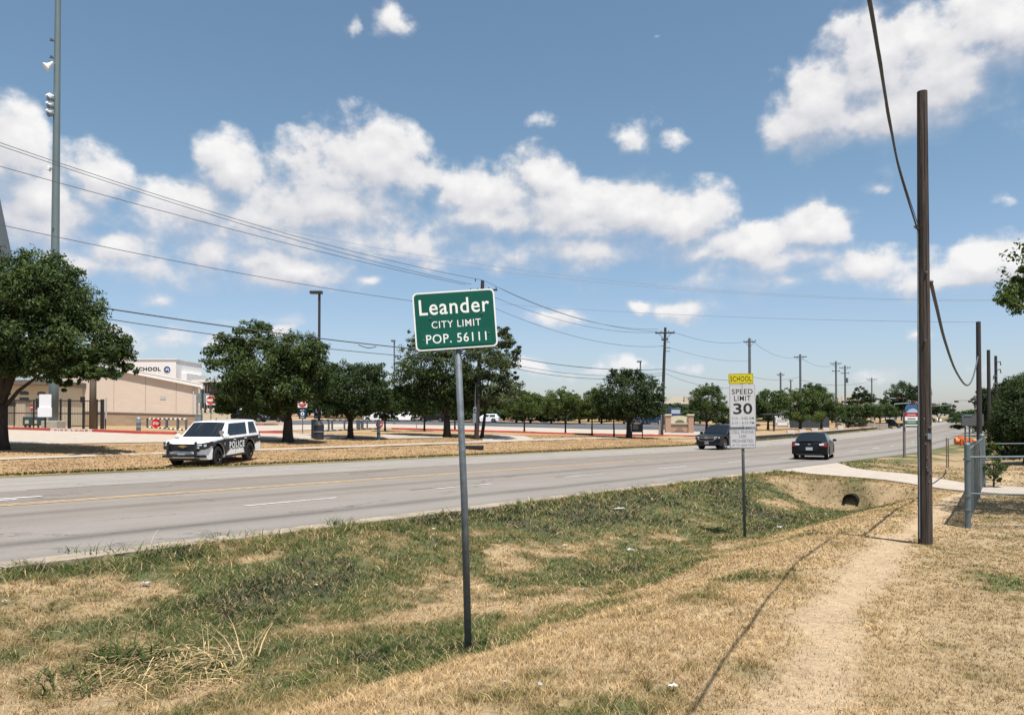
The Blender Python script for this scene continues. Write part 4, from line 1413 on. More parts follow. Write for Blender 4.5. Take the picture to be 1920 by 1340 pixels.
pole_specs = [(1406, 640, 98, 1.5, 'grey power pole rising behind the school speed sign'), (1501, 670, 128, 2.0, 'distant power pole above the white camper'),
              (1568, 683, 147, 2.0, 'distant power pole left of the twin pole'), (1585, 691, 160, 2.2, 'distant power pole with equipment, right of its twin'),
              (1635, 714, 208, 2.6, 'smallest distant power pole with a plain tee top'), (1464, 704, 150, 1.4, 'short distant pole top above the camper trees'), (1483, 718, 190, 1.0, 'very small distant pole stub above the camper trees')]
PT = []
for i, (px, top, Y, L, lab) in enumerate(pole_specs):
    g = ground_at(px, Y); zt = at(px, top - 6, Y).z
    h = zt - g.z
    arms = [(h - .45, L, 'full')] if i not in (6,) else [(h - .2, L, 'short')]
    if i == 3:
        arms.append((h - 1.6, 1.6, 'short'))
    if i == 2:
        arms.append((h - 1.9, 1.5, 'short'))
    t = wood_pole('power_pole', lab, g, h, .2, .16, M_woodhaze, GP, arms, axis=(1, -.4, 0))
    if i == 3:
        b = MB(); b.cyl((.35, 0, h - 3.6), (.35, 0, h - 2.6), .28); b.build('transformer', M_galvdark, t)
    PT.append(at(px, top, Y))

# near telephone poles on the right
pa = ground_at(1733, 12.5)
pA = wood_pole('telephone_pole', 'tall dark bare wooden pole standing near right beside the dirt trail', pa, at(1729, 172, 12.5).z - pa.z, .112, .078, M_wood, 'telephone poles right of the road', lean=((at(1729, 172, 12.5).x - pa.x), 0))
hA = at(1729, 172, 12.5).z - pa.z
zc = at(1722, 430, 12.5).z - pa.z
b = MB(); b.cyl((-.09, -.03, zc), (-.17, -.07, zc + .03), .02, None, 8); b.build('cable_clamp', M_galvdark, pA)
zc2 = at(1745, 528, 12.5).z - pa.z
b = MB(); b.cyl((.08, -.02, zc2), (.15, -.02, zc2), .018, None, 8); b.build('cable_clamp', M_galvdark, pA)
for z in (1.2, 1.9, 3.3, 4.4):
    b = MB(); b.box((random.uniform(-.04, .04), -.103, z), (.03, .03, .03)); b.build('bolt', M_galvdark, pA)
for k_ in range(9):
    b = MB(); b.box((random.uniform(-.06, .06), -.1105 + .002 * k_ / 9, 1.0 + .13 * k_ + random.uniform(-.03, .03)), (.012, .012, .02)); b.build('staple', M_galv, pA)
b = MB(); b.box((.02, -.112, 1.75), (.06, .006, .09)); b.build('pole_tag', M_galv, pA)
for k_, (a0, z0_, L_) in enumerate(((-1.9, .4, 2.2), (-1.2, 1.6, 1.5), (-1.55, 3.1, 2.4), (-2.2, 4.4, 1.8), (-1.0, 4.9, 1.9), (-1.7, 5.9, 1.3))):
    b = MB()
    rr_ = lambda z: .112 + (.078 - .112) * z / hA + .0006
    lx_ = lambda z: (at(1729, 172, 12.5).x - pa.x) * z / hA
    zz = [z0_ + L_ * i / 6 for i in range(7)]
    b.tube([(lx_(z) + rr_(z) * math.cos(a0 + .05 * math.sin(z * 4)), rr_(z) * math.sin(a0 + .05 * math.sin(z * 4)), z) for z in zz], [.001, .004, .006, .006, .005, .004, .001], 5)
    b.build('drying_crack', M_black, pA)
b = MB(); b.tube([(-.108, -.03, .1), (-.1, -.03, zc)], .009, 6); b.build('ground_wire', M_galv, pA)
for px, top, Y, eq, lab in ((1836, 603, 36, 0, 'bare telephone pole behind the grey board, second from the front'), (1854.5, 656, 50, 0, 'third telephone pole at the right, between two others'), (1868, 667, 60, 1, 'farthest right telephone pole with brackets near its top')):
    g = ground_at(px, Y); h = at(px, top, Y).z - g.z
    t = wood_pole('telephone_pole', lab, g, h, .125, .10, M_wood2, 'telephone poles right of the road')
    if eq:
        for z in (h - .5, h - 1.1, h - 1.6, h - 2.2):
            b = MB(); b.tube([(0, -.1, z), (.25 * (1 if z > h - 1.2 else -1), -.15, z + .05), (.3 * (1 if z > h - 1.2 else -1), -.15, z - .25)], .05, 6); b.build('bracket', M_galvdark, t)

def wire(label, pts, r, m=None, n=26, name='wire', cat='wire', group='overhead wires', sub=6):
    """smooth tube through 3-D points (quadratic through three, else Catmull-Rom)"""
    P = [np.array(p, float) for p in pts]
    out = []
    P2 = [2 * P[0] - P[1]] + P + [2 * P[-1] - P[-2]]
    for i in range(1, len(P2) - 2):
        for k in range(n // (len(P) - 1)):
            t = k / (n // (len(P) - 1))
            p0, p1_, p2_, p3 = P2[i - 1], P2[i], P2[i + 1], P2[i + 2]
            out.append(.5 * ((2 * p1_) + (-p0 + p2_) * t + (2 * p0 - 5 * p1_ + 4 * p2_ - p3) * t * t + (-p0 + 3 * p1_ - 3 * p2_ + p3) * t ** 3))
    out.append(P[-1])
    o = Vector(out[0])
    b = MB(); b.tube([Vector(p) - o for p in out], r, sub)
    return tag(b.build(name, m or M_wire, loc=o, smooth=True), label, cat, group)

def sag(p0, pm, p1, n=4):
    """points of the parabola through three points"""
    p0, pm, p1 = (np.array(q, float) for q in (p0, pm, p1))
    L1 = np.linalg.norm((pm - p0)[:2]); L2 = np.linalg.norm((p1 - p0)[:2])
    tm = L1 / L2
    res = []
    for i in range(2 * n + 1):
        t = i / (2 * n)
        l0 = (t - tm) * (t - 1) / (tm); l1 = t * (t - 1) / (tm * (tm - 1)); l2 = t * (t - tm) / (1 - tm)
        res.append(p0 * l0 + pm * l1 + p1 * l2)
    return res
D1 = 39.3
def wl(px, py, d=D1):
    return at(px, py, on_line(px, d))
def pp1(px, py):
    return at(px, py, P1Y)
def pp2(px, py):
    return at(px, py, P2Y)
wire('top thin wire from the left edge to the pole behind the green sign', sag(wl(-120, 226), wl(400, 398), pp1(904, 525)), .016)
wire('second thin wire just below the top one at the left', sag(wl(-120, 232), wl(400, 404), pp1(884, 533)), .016)
wire('third thin wire crossing the light pole at the left', sag(wl(-120, 278), wl(400, 421), pp1(873, 534)), .016)
wire('fourth thin wire sloping from the left edge behind the green sign', sag(wl(-120, 395), wl(400, 503), pp1(905, 580)), .016)
wire('upper thick black cable from the left oak to the green sign', sag(wl(-200, 512), wl(400, 608), pp1(897, 664)), .034)
wire('lower thick black cable from the left oak to the green sign', sag(wl(-200, 530), wl(400, 627), pp1(897, 676)), .022)
wire('cable splice loop hanging below the thick cable left of the sign', [wl(672, 646.5), wl(690, 652), wl(705, 650)], .03, name='splice_loop', cat='cable loop', group=None)
wire('top wire from the sign pole down to the crossarm pole', sag(pp1(910, 527), at(1070, 593, 68), pp2(1234, 617)), .016)
wire('outer wire from the sign pole to the far end of the crossarm', sag(pp1(928, 536), at(1090, 598, 68), pp2(1262, 622)), .016)
wire('inner wire from the sign pole to the near end of the crossarm', sag(pp1(905, 548), at(1070, 605, 68), pp2(1233, 623)), .016)
wire('lower thin wire sagging to the brackets of the crossarm pole', sag(pp1(905, 568), at(1080, 631, 68), pp2(1240, 649)), .016)
wire('upper thick cable right of the airy tree', sag(pp1(899, 655), at(1060, 685, 68), pp2(1243, 692)), .028)
wire('middle thin cable right of the airy tree', sag(pp1(899, 668), at(1060, 699, 68), pp2(1243, 699)), .018)
wire('lowest cable right of the airy tree', sag(pp1(899, 674), at(1060, 706, 68), pp2(1243, 703)), .022)
wire('wire from the crossarm pole to the grey pole behind the speed sign', sag(pp2(1264, 623), at(1335, 641, 88), PT[0] + Vector((-.4, 0, 0))), .016)
wire('lower wire from the crossarm pole to the grey pole', sag(pp2(1250, 650), at(1335, 672, 88), at(1406, 676, 98)), .014)
wire('thick cable from the crossarm pole towards the grey pole', sag(pp2(1248, 692), at(1340, 711, 90), at(1406, 712, 98)), .024)
wire('thin cable from the crossarm pole towards the grey pole', sag(pp2(1248, 700), at(1340, 726, 90), at(1406, 724, 98)), .018)
wire('wire between the grey pole and the camper pole', sag(PT[0] + Vector((.4, 0, 0)), at(1455, 666, 112), PT[1]), .018)
wire('lower wire between the grey pole and the camper pole', sag(at(1406, 705, 98), at(1455, 712, 112), at(1501, 706, 128)), .022)
wire('wire from the camper pole to the left twin pole', sag(PT[1], at(1535, 686, 137), PT[2]), .022)
wire('low far wire running to the small tee pole', sag(at(1501, 712, 128), at(1570, 722, 165), PT[4]), .03)
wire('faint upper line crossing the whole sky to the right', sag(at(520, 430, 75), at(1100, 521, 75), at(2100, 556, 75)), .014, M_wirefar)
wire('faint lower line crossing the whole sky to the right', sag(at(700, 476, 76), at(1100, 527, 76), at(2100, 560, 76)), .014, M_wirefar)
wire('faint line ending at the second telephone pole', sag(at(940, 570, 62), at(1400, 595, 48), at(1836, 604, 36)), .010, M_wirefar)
# the near telephone cables
Pc = at(1720, 430, 12.45)
CP = [(1540, -400, 2.4), (1600, -140, 3.3), (1630, 0, 4.3), (1650, 118, 5.6), (1667, 220, 7.3), (1688, 325, 9.6)]
wire('thick black cable dropping from the top edge to the near pole', [at(*c) for c in CP] + [Pc], .0125, M_cable, 48, name='telephone_cable', cat='cable', group=None, sub=8)
wire('black tie wire wound beside the thick cable', [at(x + (3 if i % 2 else -2), y + 3, Y + .01) for i, (x, y, Y) in enumerate(CP)] + [Pc + Vector((.025, 0, .03))], .006, M_cable, 48, name='tie_wire', cat='cable', group=None)
wire('loose grey cable hanging from the near pole towards the second pole', [at(1745, 528, 12.5), at(1756, 575, 14.5), at(1772, 640, 18), at(1792, 695, 23), at(1812, 722, 27.5), at(1824, 708, 31.5), at(1834, 668, 36)], .030, mat('grey_cable', (.055, .062, .075), .7), 48, name='loose_cable', cat='cable', group=None, sub=8)

# parking-lot lamps and the tall stadium pole
def lot_lamp(px, base_px, top, Y, r, head, m, label, plinth=False):
    g = ground_at(base_px, Y); h = at(px, top, Y).z - g.z
    t = thing('parking_lamp', label, 'lamp post', g, 0, 'parking lot lamp posts')
    b = MB(); b.box((0, 0, h / 2 + .2), (r * 2, r * 2, h - .4)); b.build('pole', m, t, bevel=.01)
    b = MB(); b.box((-head * .25, -.02, h - .12), (head, .38, .2)); b.build('lamp_head', m, t, bevel=.03)
    b = MB(); b.box((-head * .25, -.02, h - .228), (head * .8, .3, .012)); b.build('lens', M_galv, t)
    if plinth:
        b = MB(); b.cyl((0, 0, -.2), (0, 0, .78), .3, None, 18); b.build('plinth', M_concbase, t, bevel=.02)
    return t
lot_lamp(600, 598, 545, 53, .075, .85, M_bronze, 'tall bronze lamp post rising behind the rounded oak', True)
lot_lamp(739.5, 739, 637, 92, .075, .5, M_galvdark, 'thin grey lamp post left of the green sign')
lot_lamp(1201, 1201, 676, 110, .09, .65, M_galvdark, 'small lamp post behind the big dark oak', False)

LPY = 62.0
g = ground_at(103, LPY)
lp = thing('stadium_light_pole', 'very tall tapered grey steel pole at the left with loudspeakers', 'light pole', g)
topz = at(113, -220, LPY).z - g.z
hz = at(105, 500, LPY).z - g.z
b = MB()
k = 12
xs = lambda z: (.25 + (at(113, -220, LPY).x - g.x - .0) * 1.0 * z / topz * 0 + .0) * 0 + (at(100, 795, LPY).x - g.x) + (at(114, -220, LPY).x - at(103, 795, LPY).x) * z / topz
b.tube([(xs(topz * i / k), 0, topz * i / k) for i in range(k + 1)], [.37 - .20 * i / k for i in range(k + 1)], 12)
b.build('mast', M_polegrey, lp, smooth=True)
b = MB(); b.box((xs(0), 0, .3), (1.25, 1.25, .75)); b.build('footing', M_concbase, lp, bevel=.04)
def onpole(py):
    return at(105, py, LPY).z - g.z
# bracket pairs, horn speaker, triple floodlights, small white box
for py in (80, 112):
    z = onpole(py)
    b = MB()
    b.tube([(xs(z), -.1, z), (xs(z) - .42, -.3, z + .08)], .06, 6)
    b.tube([(xs(z) - .42, -.3, z + .18), (xs(z) - .15, -.3, z + .12)], .035, 5)
    b.tube([(xs(z) - .45, -.3, z), (xs(z) - .2, -.3, z - .04)], .035, 5)
    b.build('bracket', M_galvdark, lp)
z = onpole(126)
b = MB(); b.tube([(xs(z) - .12, -.35, z + .22), (xs(z) - .28, -.4, z + .05), (xs(z) - .42, -.5, z - .12), (xs(z) - .58, -.6, z - .28)], [.10, .14, .2, .38], 12, cap=True); b.build('horn_speaker', M_wallwhite, lp, smooth=False)
for py in (189, 203, 217):
    z = onpole(py)
    b = MB(); b.tube([(xs(z) - .1, -.25, z + .02), (xs(z) - .22, -.38, z + .02), (xs(z) - .38, -.55, z - .06)], [.12, .24, .27], 14)
    fl = b.build('floodlight', M_galv, lp, smooth=False)
    b = MB(); b.tube([(xs(z) - .385, -.555, z - .062), (xs(z) - .40, -.57, z - .07)], [.24, .24], 14); b.build('lens', M_windowdark, fl)
    b = MB(); b.tube([(xs(z) - .12, -.28, z + .22), (xs(z) - .3, -.48, z + .27), (xs(z) - .5, -.66, z + .12)], [.10, .16, .08], 8); b.build('visor', M_wallwhite, fl)
z = onpole(319)
b = MB(); b.box((xs(z) - .36, -.35, z), (.26, .3, .34), M=Matrix.Rotation(.5, 3, 'Y')); b.build('camera_box', M_wallwhite, lp, bevel=.03)
z = onpole(430)
b = MB(); b.cyl((xs(z), -.36, z), (xs(z), -.30, z), .07); b.build('hand_hole_cover', M_galvdark, lp)
g2 = ground_at(174, 61)
b = MB(); h = at(177, 640, 61).z - g2.z
b.tube([(0, 0, -.2), (0, 0, h * .5), (.03, 0, h)], [.26, .245, .23], 12)
tag(b.build('timber_pole', M_woodtan, loc=g2, smooth=True), 'thick tan timber pole behind the iron fence, partly under the oak', 'pole')

# ------------------------------------------------------------------ main signs
def sign_root(name, label, cat, px, py, Y, roll=0.0, yaw=0.0, group=None, base=None):
    t = thing(name, label, cat, base if base is not None else at(px, py, Y), 0, group)
    return t

SY = 7.6
sb = hit(880, 1222)
SY = sb.y
kpx = SY / F
sgn = thing('city_limit_sign', 'green city limit sign with population panel on a leaning grey post', 'road sign', sb)
top = at(856, 640, SY) - sb
b = MB(); b.tube([(0, 0, -.3), tuple(top * .5 + Vector((.012, 0, 0))), tuple(top + Vector((-.004, 0.0, .3)))], [.035, .033, .031], 16)
b.build('post', M_galvdark, sgn, smooth=True)
b = MB(); b.tube([(-.0, 0, -.3), tuple(top * .021)], .041, 16); b.build('post_sleeve', M_black, sgn)
ctr = at(854, 600.5, SY) - sb
BW, BH = 153.0 * kpx, 108.5 * kpx
plate = bpy.data.objects.new('sign_panel', None)
b = MB(); b.prism(rrect(BW, BH, .045, 6), (0, 0, 0), (1, 0, 0), (0, 0, 1), (0, 1, 0), .003)
bpy.data.objects.remove(plate)
pan = b.build('sign_panel', M_white, sgn)
pan.location = ctr + Vector((0, -.045, 0))
pan.rotation_euler = (math.radians(0), math.radians(-4.2), math.radians(3))
b = MB(); b.prism(rrect(BW - .028, BH - .028, .036, 6), (0, -.0012, 0), (1, 0, 0), (0, 0, 1), (0, 1, 0), .001); b.build('green_field', M_green, pan)
lettering('Leander', .0, .132, BW * .855, .148, -.0022, M_white, pan, 'lettering', .010, 1.10)
lettering('CITY LIMIT', .008, -.036, BW * .60, .066, -.0022, M_white, pan, 'lettering', .004, 1.12)
b = MB(); b.prism(rrect(BW * .855, .150, .004, 2), (0, -.0034, -.170), (1, 0, 0), (0, 0, 1), (0, 1, 0), .002); b.build('population_panel', M_green2, pan)
lettering('POP. 56111', .0, -.170, BW * .735, .086, -.0038, M_white, pan, 'lettering', .006, 1.1)
for x, z in ((-BW * .30, .028), (BW * .33, .045), (-BW * .40, -.175), (BW * .40, -.145)):
    b = MB(); b.lathe([(-.004, 0), (-.0035, .008), (0, .009), (.002, .009)], (x, -.0036, z), 'y', 10); b.build('rivet', M_galvdark, pan)
for z in (-.12, .14):
    b = MB(); b.box((.02, .022, z), (.12, .034, .04)); b.build('bracket', M_galv, pan)

ss = hit(1397, 1008)
Ys = ss.y; ks = Ys / F
ssg = thing('school_speed_sign', 'white school speed limit sign with yellow top plate on a thin grey post', 'road sign', ss)
tp = at(1390, 700, Ys) - ss
b = MB(); b.tube([(0, 0, -.3), tuple(tp)], .034, 12); b.build('post', M_galvdark, ssg, smooth=True)
def plate_part(name, pxc, pyc, w, h, mt, rad=.03, border=None, fld=None, roll=-1.0):
    c = at(pxc, pyc, Ys) - ss + Vector((0, -.05, 0))
    q = board(name, rrect(w * ks, h * ks, rad, 4), 0, .003, mt, ssg)
    q.location = c
    q.rotation_euler = (0, math.radians(roll), 0)
    if border is not None:
        board('border', rrect((w - 1.2) * ks, (h - 1.2) * ks, rad * .9, 4), -.0012, .001, border, q)
        board('field', rrect((w - 2.6) * ks, (h - 2.6) * ks, rad * .8, 4), -.0022, .001, fld, q)
    return q
q = plate_part('school_plate', 1388, 710, 46.5, 19, M_yellow, .02, M_ink, M_yellow)
lettering('SCHOOL', 0, 0, 40 * ks, 10.0 * ks, -.003, M_ink, q, 'lettering', .012, 1.1)
q = plate_part('speed_plate', 1391, 760.5, 49, 81, M_signgrey, .035, M_galv, M_signgrey)
b = MB(); b.box((-.045 * 0 - 24.2 * ks, -.0015, 0), (.8 * ks, .003, 78 * ks)); 
lettering('SPEED', 0, 26.5 * ks, 39 * ks, 9.6 * ks, -.003, M_ink, q, 'lettering', .012, 1.1)
lettering('LIMIT', 0, 14 * ks, 31 * ks, 9.6 * ks, -.003, M_ink, q, 'lettering', .012, 1.12)
lettering('3', -9.6 * ks, -5.5 * ks, 16 * ks, 20.5 * ks, -.003, M_ink, q, 'numeral', .02)
lettering('0', 9.6 * ks, -5.5 * ks, 17 * ks, 20.5 * ks, -.003, M_ink, q, 'numeral', .02)
lettering('7:15 - 9:00 AM', 0, -23.5 * ks, 42 * ks, 4.6 * ks, -.003, M_ink2, q, 'lettering', .012, 1.05)
lettering('3:15 - 4:15 PM', 0, -32 * ks, 42 * ks, 4.6 * ks, -.003, M_ink2, q, 'lettering', .012, 1.05)
for z in (36.5, -37):
    b = MB(); b.lathe([(-.006, 0), (-.005, .010), (0, .011)], (0, -.003, z * ks), 'y', 8); b.build('bolt', M_galvdark, q)
q = plate_part('phone_plate', 1391.5, 822, 49, 36, M_signgrey, .02, M_ink, M_signgrey)
lettering('CELL PHONE', 0, 12.5 * ks, 41 * ks, 5.6 * ks, -.003, M_ink2, q, 'lettering', .01, 1.05)
lettering('USE', 0, 4.4 * ks, 13 * ks, 5.6 * ks, -.003, M_ink2, q, 'lettering', .01, 1.05)
lettering('PROHIBITED', 0, -4.2 * ks, 39 * ks, 6.2 * ks, -.003, M_ink2, q, 'lettering', .012, 1.05)
lettering('UP TO $200 FINE', 0, -12.3 * ks, 42 * ks, 4.2 * ks, -.003, M_ink2, q, 'lettering', .012, 1.05)

# ------------------------------------------------------------------ vehicles
def arc(cx, cz, r, a0, a1, n):
    return [(cx + r * math.cos(math.radians(a0 + (a1 - a0) * i / n)), cz + r * math.sin(math.radians(a0 + (a1 - a0) * i / n))) for i in range(n + 1)]

def body_mesh(outline, W, front_x, rear_x, fr=.22, rr=.12, crown=.02):
    """side outline swept across the width with rounded plan corners and a little tumble"""
    T = [-1, -.985, -.93, -.8, -.5, 0, .5, .8, .93, .985, 1]
    b = MB()
    vs = []
    n = len(outline)
    for t in T:
        a = abs(t)
        for (x, z) in outline:
            f = max(0, (x - (front_x - .75)) / .75); r = max(0, ((rear_x + .6) - x) / .6)
            X = x - fr * a ** 4 * f * f + rr * a ** 4 * r * r
            Z = z - crown * a * a * (1 if z > .95 * max(p[1] for p in outline) else 0)
            wy = W / 2 * (1 - .035 * max(0, (z - .75)) - .05 * max(0, .45 - z)) * (1 - .09 * f * f)
            vs.append((X, t * wy, Z))
    fs = []
    for i in range(len(T) - 1):
        for k in range(n):
            j = (k + 1) % n
            fs.append((i * n + k, i * n + j, (i + 1) * n + j, (i + 1) * n + k))
    fs.append(tuple(range(n)))
    fs.append(tuple(reversed([(len(T) - 1) * n + k for k in range(n)])))
    b.add(vs, fs)
    return b

def wheel(parent, x, y, r, w, rim):
    s = 1 if y > 0 else -1
    t = MB(); t.lathe([(-w / 2, r * .62), (-w / 2, r * .93), (-w / 2 + .03, r), (w / 2 - .03, r), (w / 2, r * .93), (w / 2, r * .62)], (x, y, r), 'y', 28)
    o = t.build('wheel', M_tyre, parent, smooth=False)
    q = MB()
    q.lathe([(-w / 2 + .02, r * .62), (-w * .3, r * .60), (w * .3, r * .60), (w / 2 - .02, r * .62)], (x, y, r), 'y', 28)
    yo = s * (w / 2 - .035)
    q.lathe([(yo, 0), (yo, r * .16), (yo - s * .02, r * .2)], (x, y, r), 'y', 16)
    for k in range(6):
        a = k * math.pi / 3
        R = Matrix.Rotation(-a, 3, 'Y')
        c = Vector((x, y + yo - s * .015, r)) + R @ Vector((r * .36, 0, 0))
        q.box(c, (r * .56, .03, r * .15), M=R)
    q.build('rim', rim, o)
    q = MB(); q.lathe([(0, 0), (0, r * .58)], (x, y + s * (w / 2 - .10), r), 'y', 20); q.build('brake_disc', M_black, o)
    return o

def quad_part(name, pts, m, parent, out, th=.012):
    """thin slab through 4+ points, pushed out along `out`"""
    pts = [Vector(p) for p in pts]
    out = Vector(out).normalized()
    b = MB()
    n = len(pts)
    vs = [p + out * th for p in pts] + [p - out * .01 for p in pts]
    fs = [tuple(range(n)), tuple(range(2 * n - 1, n - 1, -1))] + [(i, (i + 1) % n, n + (i + 1) % n, n + i) for i in range(n)]
    b.add(vs, fs)
    return b.build(name, m, parent)

def bil(c, u, v):
    """c: bottom-front, bottom-rear, top-front, top-rear"""
    a = Vector(c[0]).lerp(Vector(c[1]), u); d = Vector(c[2]).lerp(Vector(c[3]), u)
    return a.lerp(d, v)

def cabin_mesh(bf, br, tf, tr, zb, zt, wb, wt, crown=.05):
    b = MB()
    T = [-1, -.75, -.5, -.25, 0, .25, .5, .75, 1]
    K = len(T)
    vs = []
    for t in T:
        vs.append((bf, t * wb / 2, zb)); vs.append((br, t * wb / 2, zb))
    for t in T:
        c = crown * (1 - t * t)
        vs.append((tf + .06 * (1 - t * t), t * wt / 2, zt + c * .7)); vs.append(((tf * .7 + tr * .3), t * wt / 2, zt + c + .012)); vs.append(((tf * .3 + tr * .7), t * wt / 2, zt + c + .012)); vs.append((tr - .03 * (1 - t * t), t * wt / 2, zt + c * .6))
    o = 2 * K
    fs = []
    for i in range(K - 1):
        fs += [(2 * i, 2 * i + 2, o + 4 * i + 4, o + 4 * i)]
        fs += [(2 * i + 1, o + 4 * i + 3, o + 4 * i + 7, 2 * i + 3)]
        for k in range(3):
            fs.append((o + 4 * i + k, o + 4 * i + 4 + k, o + 4 * i + 5 + k, o + 4 * i + 1 + k))
        fs.append((2 * i, 2 * i + 1, 2 * i + 3, 2 * i + 2))
    fs.append((0, o, o + 1, o + 2, o + 3, 1))
    e = o + 4 * (K - 1)
    fs.append((2 * K - 2, 2 * K - 1, e + 3, e + 2, e + 1, e))
    b.add(vs, fs)
    return b

def glass_strip(name, bx, tx, zb, zt, wb, wt, crown, bulge, parent, v0, v1, off, side=.9, n=9):
    b = MB(); vs = []
    for i in range(n):
        t = -side + 2 * side * i / (n - 1)
        c = 1 - t * t
        lo = Vector((bx, t * wb / 2, zb)); hi = Vector((tx + bulge * c, t * wt / 2, zt + crown * c * .65))
        o = Vector(off)
        vs += [lo.lerp(hi, v0) + o, lo.lerp(hi, v1) + o, lo.lerp(hi, v1) - o * .5, lo.lerp(hi, v0) - o * .5]
    fs = []
    for i in range(n - 1):
        for k in range(4):
            fs.append((4 * i + k, 4 * i + (k + 1) % 4, 4 * i + 4 + (k + 1) % 4, 4 * i + 4 + k))
    fs += [(0, 1, 2, 3), tuple(4 * (n - 1) + k for k in (3, 2, 1, 0))]
    b.add(vs, fs)
    return b.build(name, M_glass, parent)

def wrap_part(name, cols, m, parent, s, th=.02):
    """vertical strip wrapped round a corner; cols: (x, y, z0, z1)"""
    b = MB(); vs = []
    for x, y, z0, z1 in cols:
        vs += [(x, s * y, z0), (x, s * y, z1), (x - th * 2, s * (y - th * 2), z1), (x - th * 2, s * (y - th * 2), z0)]
    n = len(cols)
    fs = [(4 * i + k, 4 * i + (k + 1) % 4, 4 * i + 4 + (k + 1) % 4, 4 * i + 4 + k) for i in range(n - 1) for k in range(4)] + [(0, 1, 2, 3), tuple(4 * (n - 1) + k for k in (3, 2, 1, 0))]
    b.add(vs, fs)
    return b.build(name, m, parent)

def suv(label, loc, heading, paint, police=False, name='police_suv', group=None, pitch=0.0):
    t = thing(name, label, 'police car' if police else 'car', loc, heading, group)
    t.rotation_euler = (0, pitch, heading)
    W, r = 2.03, .405
    xf, xr = 1.52, -1.43
    out = [(-2.50, .40), (-2.60, .52), (-2.62, .80), (-2.58, 1.05), (-2.50, 1.16)] + [(1.02, 1.17), (1.75, 1.135), (2.25, 1.07), (2.46, .98), (2.53, .80), (2.56, .55), (2.52, .38), (2.40, .30)] + \
          [(xf + .52, .30)] + arc(xf, r + .03, .52, 0, 180, 12)[1:-1] + [(xf - .52, .30), (xr + .52, .30)] + arc(xr, r + .03, .52, 0, 180, 12)[1:-1] + [(xr - .52, .34)]
    body = body_mesh(out, W, 2.56, -2.62).build('body', paint, t, bevel=.025, sharp=32)
    zb, zt = 1.14, 1.80
    bf, br, tf, tr = 1.16, -2.52, .30, -2.28
    wb, wt = W * .955, W * .79
    cabin_mesh(bf, br, tf, tr, zb, zt, wb, wt, .06).build('cabin', paint, t, bevel=.04, seg=3, sharp=32)
    # glass
    for s in (1, -1):
        c = [(bf, s * wb / 2, zb), (br, s * wb / 2, zb), (tf, s * wt / 2, zt), (tr, s * wt / 2, zt)]
        n = Vector((0, s, .25))
        def sw(nm, u0, u1, v0, v1, ub0, ub1):
            quad_part(nm, [bil(c, ub0, v0), bil(c, ub1, v0), bil(c, u1, v1), bil(c, u0, v1)], M_glass, t, n, .006)
        sw('side_window', .05, .335, .10, .90, .125, .392)
        sw('side_window', .35, .64, .10, .90, .405, .64)
        quad_part('window_pillar', [bil(c, .39, .10), bil(c, .407, .10), bil(c, .352, .90), bil(c, .333, .90)], M_black, t, n, .004)
        sw('quarter_window', .735, .945, .10, .90, .705, .935)
        # door gaps and handles
        for ux in (.88, -.12, -1.02):
            pass
        for hx in (.05, -.98):
            q = MB(); q.box((hx, s * (W / 2 - .004), 1.02), (.20, .03, .035)); q.build('door_handle', M_carwhite if police else M_chrome, t, bevel=.008)
        q = MB(); q.tube([(2.3, s * .80, 1.062), (1.6, s * .90, 1.125), (1.1, s * .93, 1.165)], .008, 4); q.build('bonnet_gap', M_black, t)
        for gx in (.98, .0, -.98):
            q = MB(); q.box((gx, s * (W / 2 - .0005), .78 if gx > -.5 else .95), (.012, .012, .72 if gx > -.5 else .4)); q.build('door_gap', M_black, t)
        q = MB(); q.box((1.02, s * (W / 2 + .10), 1.20), (.14, .24, .19)); q.build('mirror', paint, t, bevel=.05, seg=3)
        q = MB(); q.box((.0, s * (W / 2 - .06), .33), (1.95, .16, .10)); q.build('running_board', M_black, t, bevel=.02)
        # lamps
        wrap_part('headlight_bezel', [(2.575, .54, .74, 1.0), (2.55, .72, .74, 1.01), (2.48, .90, .75, 1.02), (2.34, 1.0, .78, 1.04), (1.96, 1.022, .92, 1.06)], M_black, t, s)
        wrap_part('headlight', [(2.582, .60, .90, .965), (2.567, .70, .90, .97), (2.525, .82, .905, .975)], M_lamp, t, s, .012)
        wrap_part('headlight', [(2.582, .60, .79, .86), (2.562, .72, .79, .86)], M_lamp, t, s, .012)
        wrap_part('turn_lamp', [(2.50, .89, .86, .95), (2.42, .965, .87, .96)], M_plate, t, s, .012)
        quad_part('taillight', [(-2.60, s * .78, .78), (-2.60, s * .95, .78), (-2.55, s * .95, 1.22), (-2.55, s * .80, 1.22)], M_tail, t, (-1, 0, 0), .03)
        q = MB(); q.box((2.45, s * .74, .46), (.12, .42, .10)); q.build('fog_slot', M_black, t)
        for wx in (xf, xr):
            wheel(t, wx, s * (W / 2 - .15), r, .27, M_rim if police else M_rimlight)
            q = MB()
            for k in range(14):
                a0, a1 = math.pi * k / 14, math.pi * (k + 1) / 14
                q.add([(wx + .5 * math.cos(a0), s * (W / 2 - .25), r + .03 + .5 * math.sin(a0)), (wx + .5 * math.cos(a1), s * (W / 2 - .25), r + .03 + .5 * math.sin(a1)),
                       (wx + .5 * math.cos(a1), s * (W / 2 - .01), r + .03 + .5 * math.sin(a1)), (wx + .5 * math.cos(a0), s * (W / 2 - .01), r + .03 + .5 * math.sin(a0))], [(0, 1, 2, 3)])
            q.build('wheel_well', M_black, t, recalc=False)
    glass_strip('windshield', bf, tf, zb, zt, wb, wt, .06, .06, t, .07, .93, (.014, 0, .016), .9)
    glass_strip('rear_window', br, tr, zb, zt, wb, wt, .06, -.03, t, .12, .86, (-.018, 0, .004), .86)
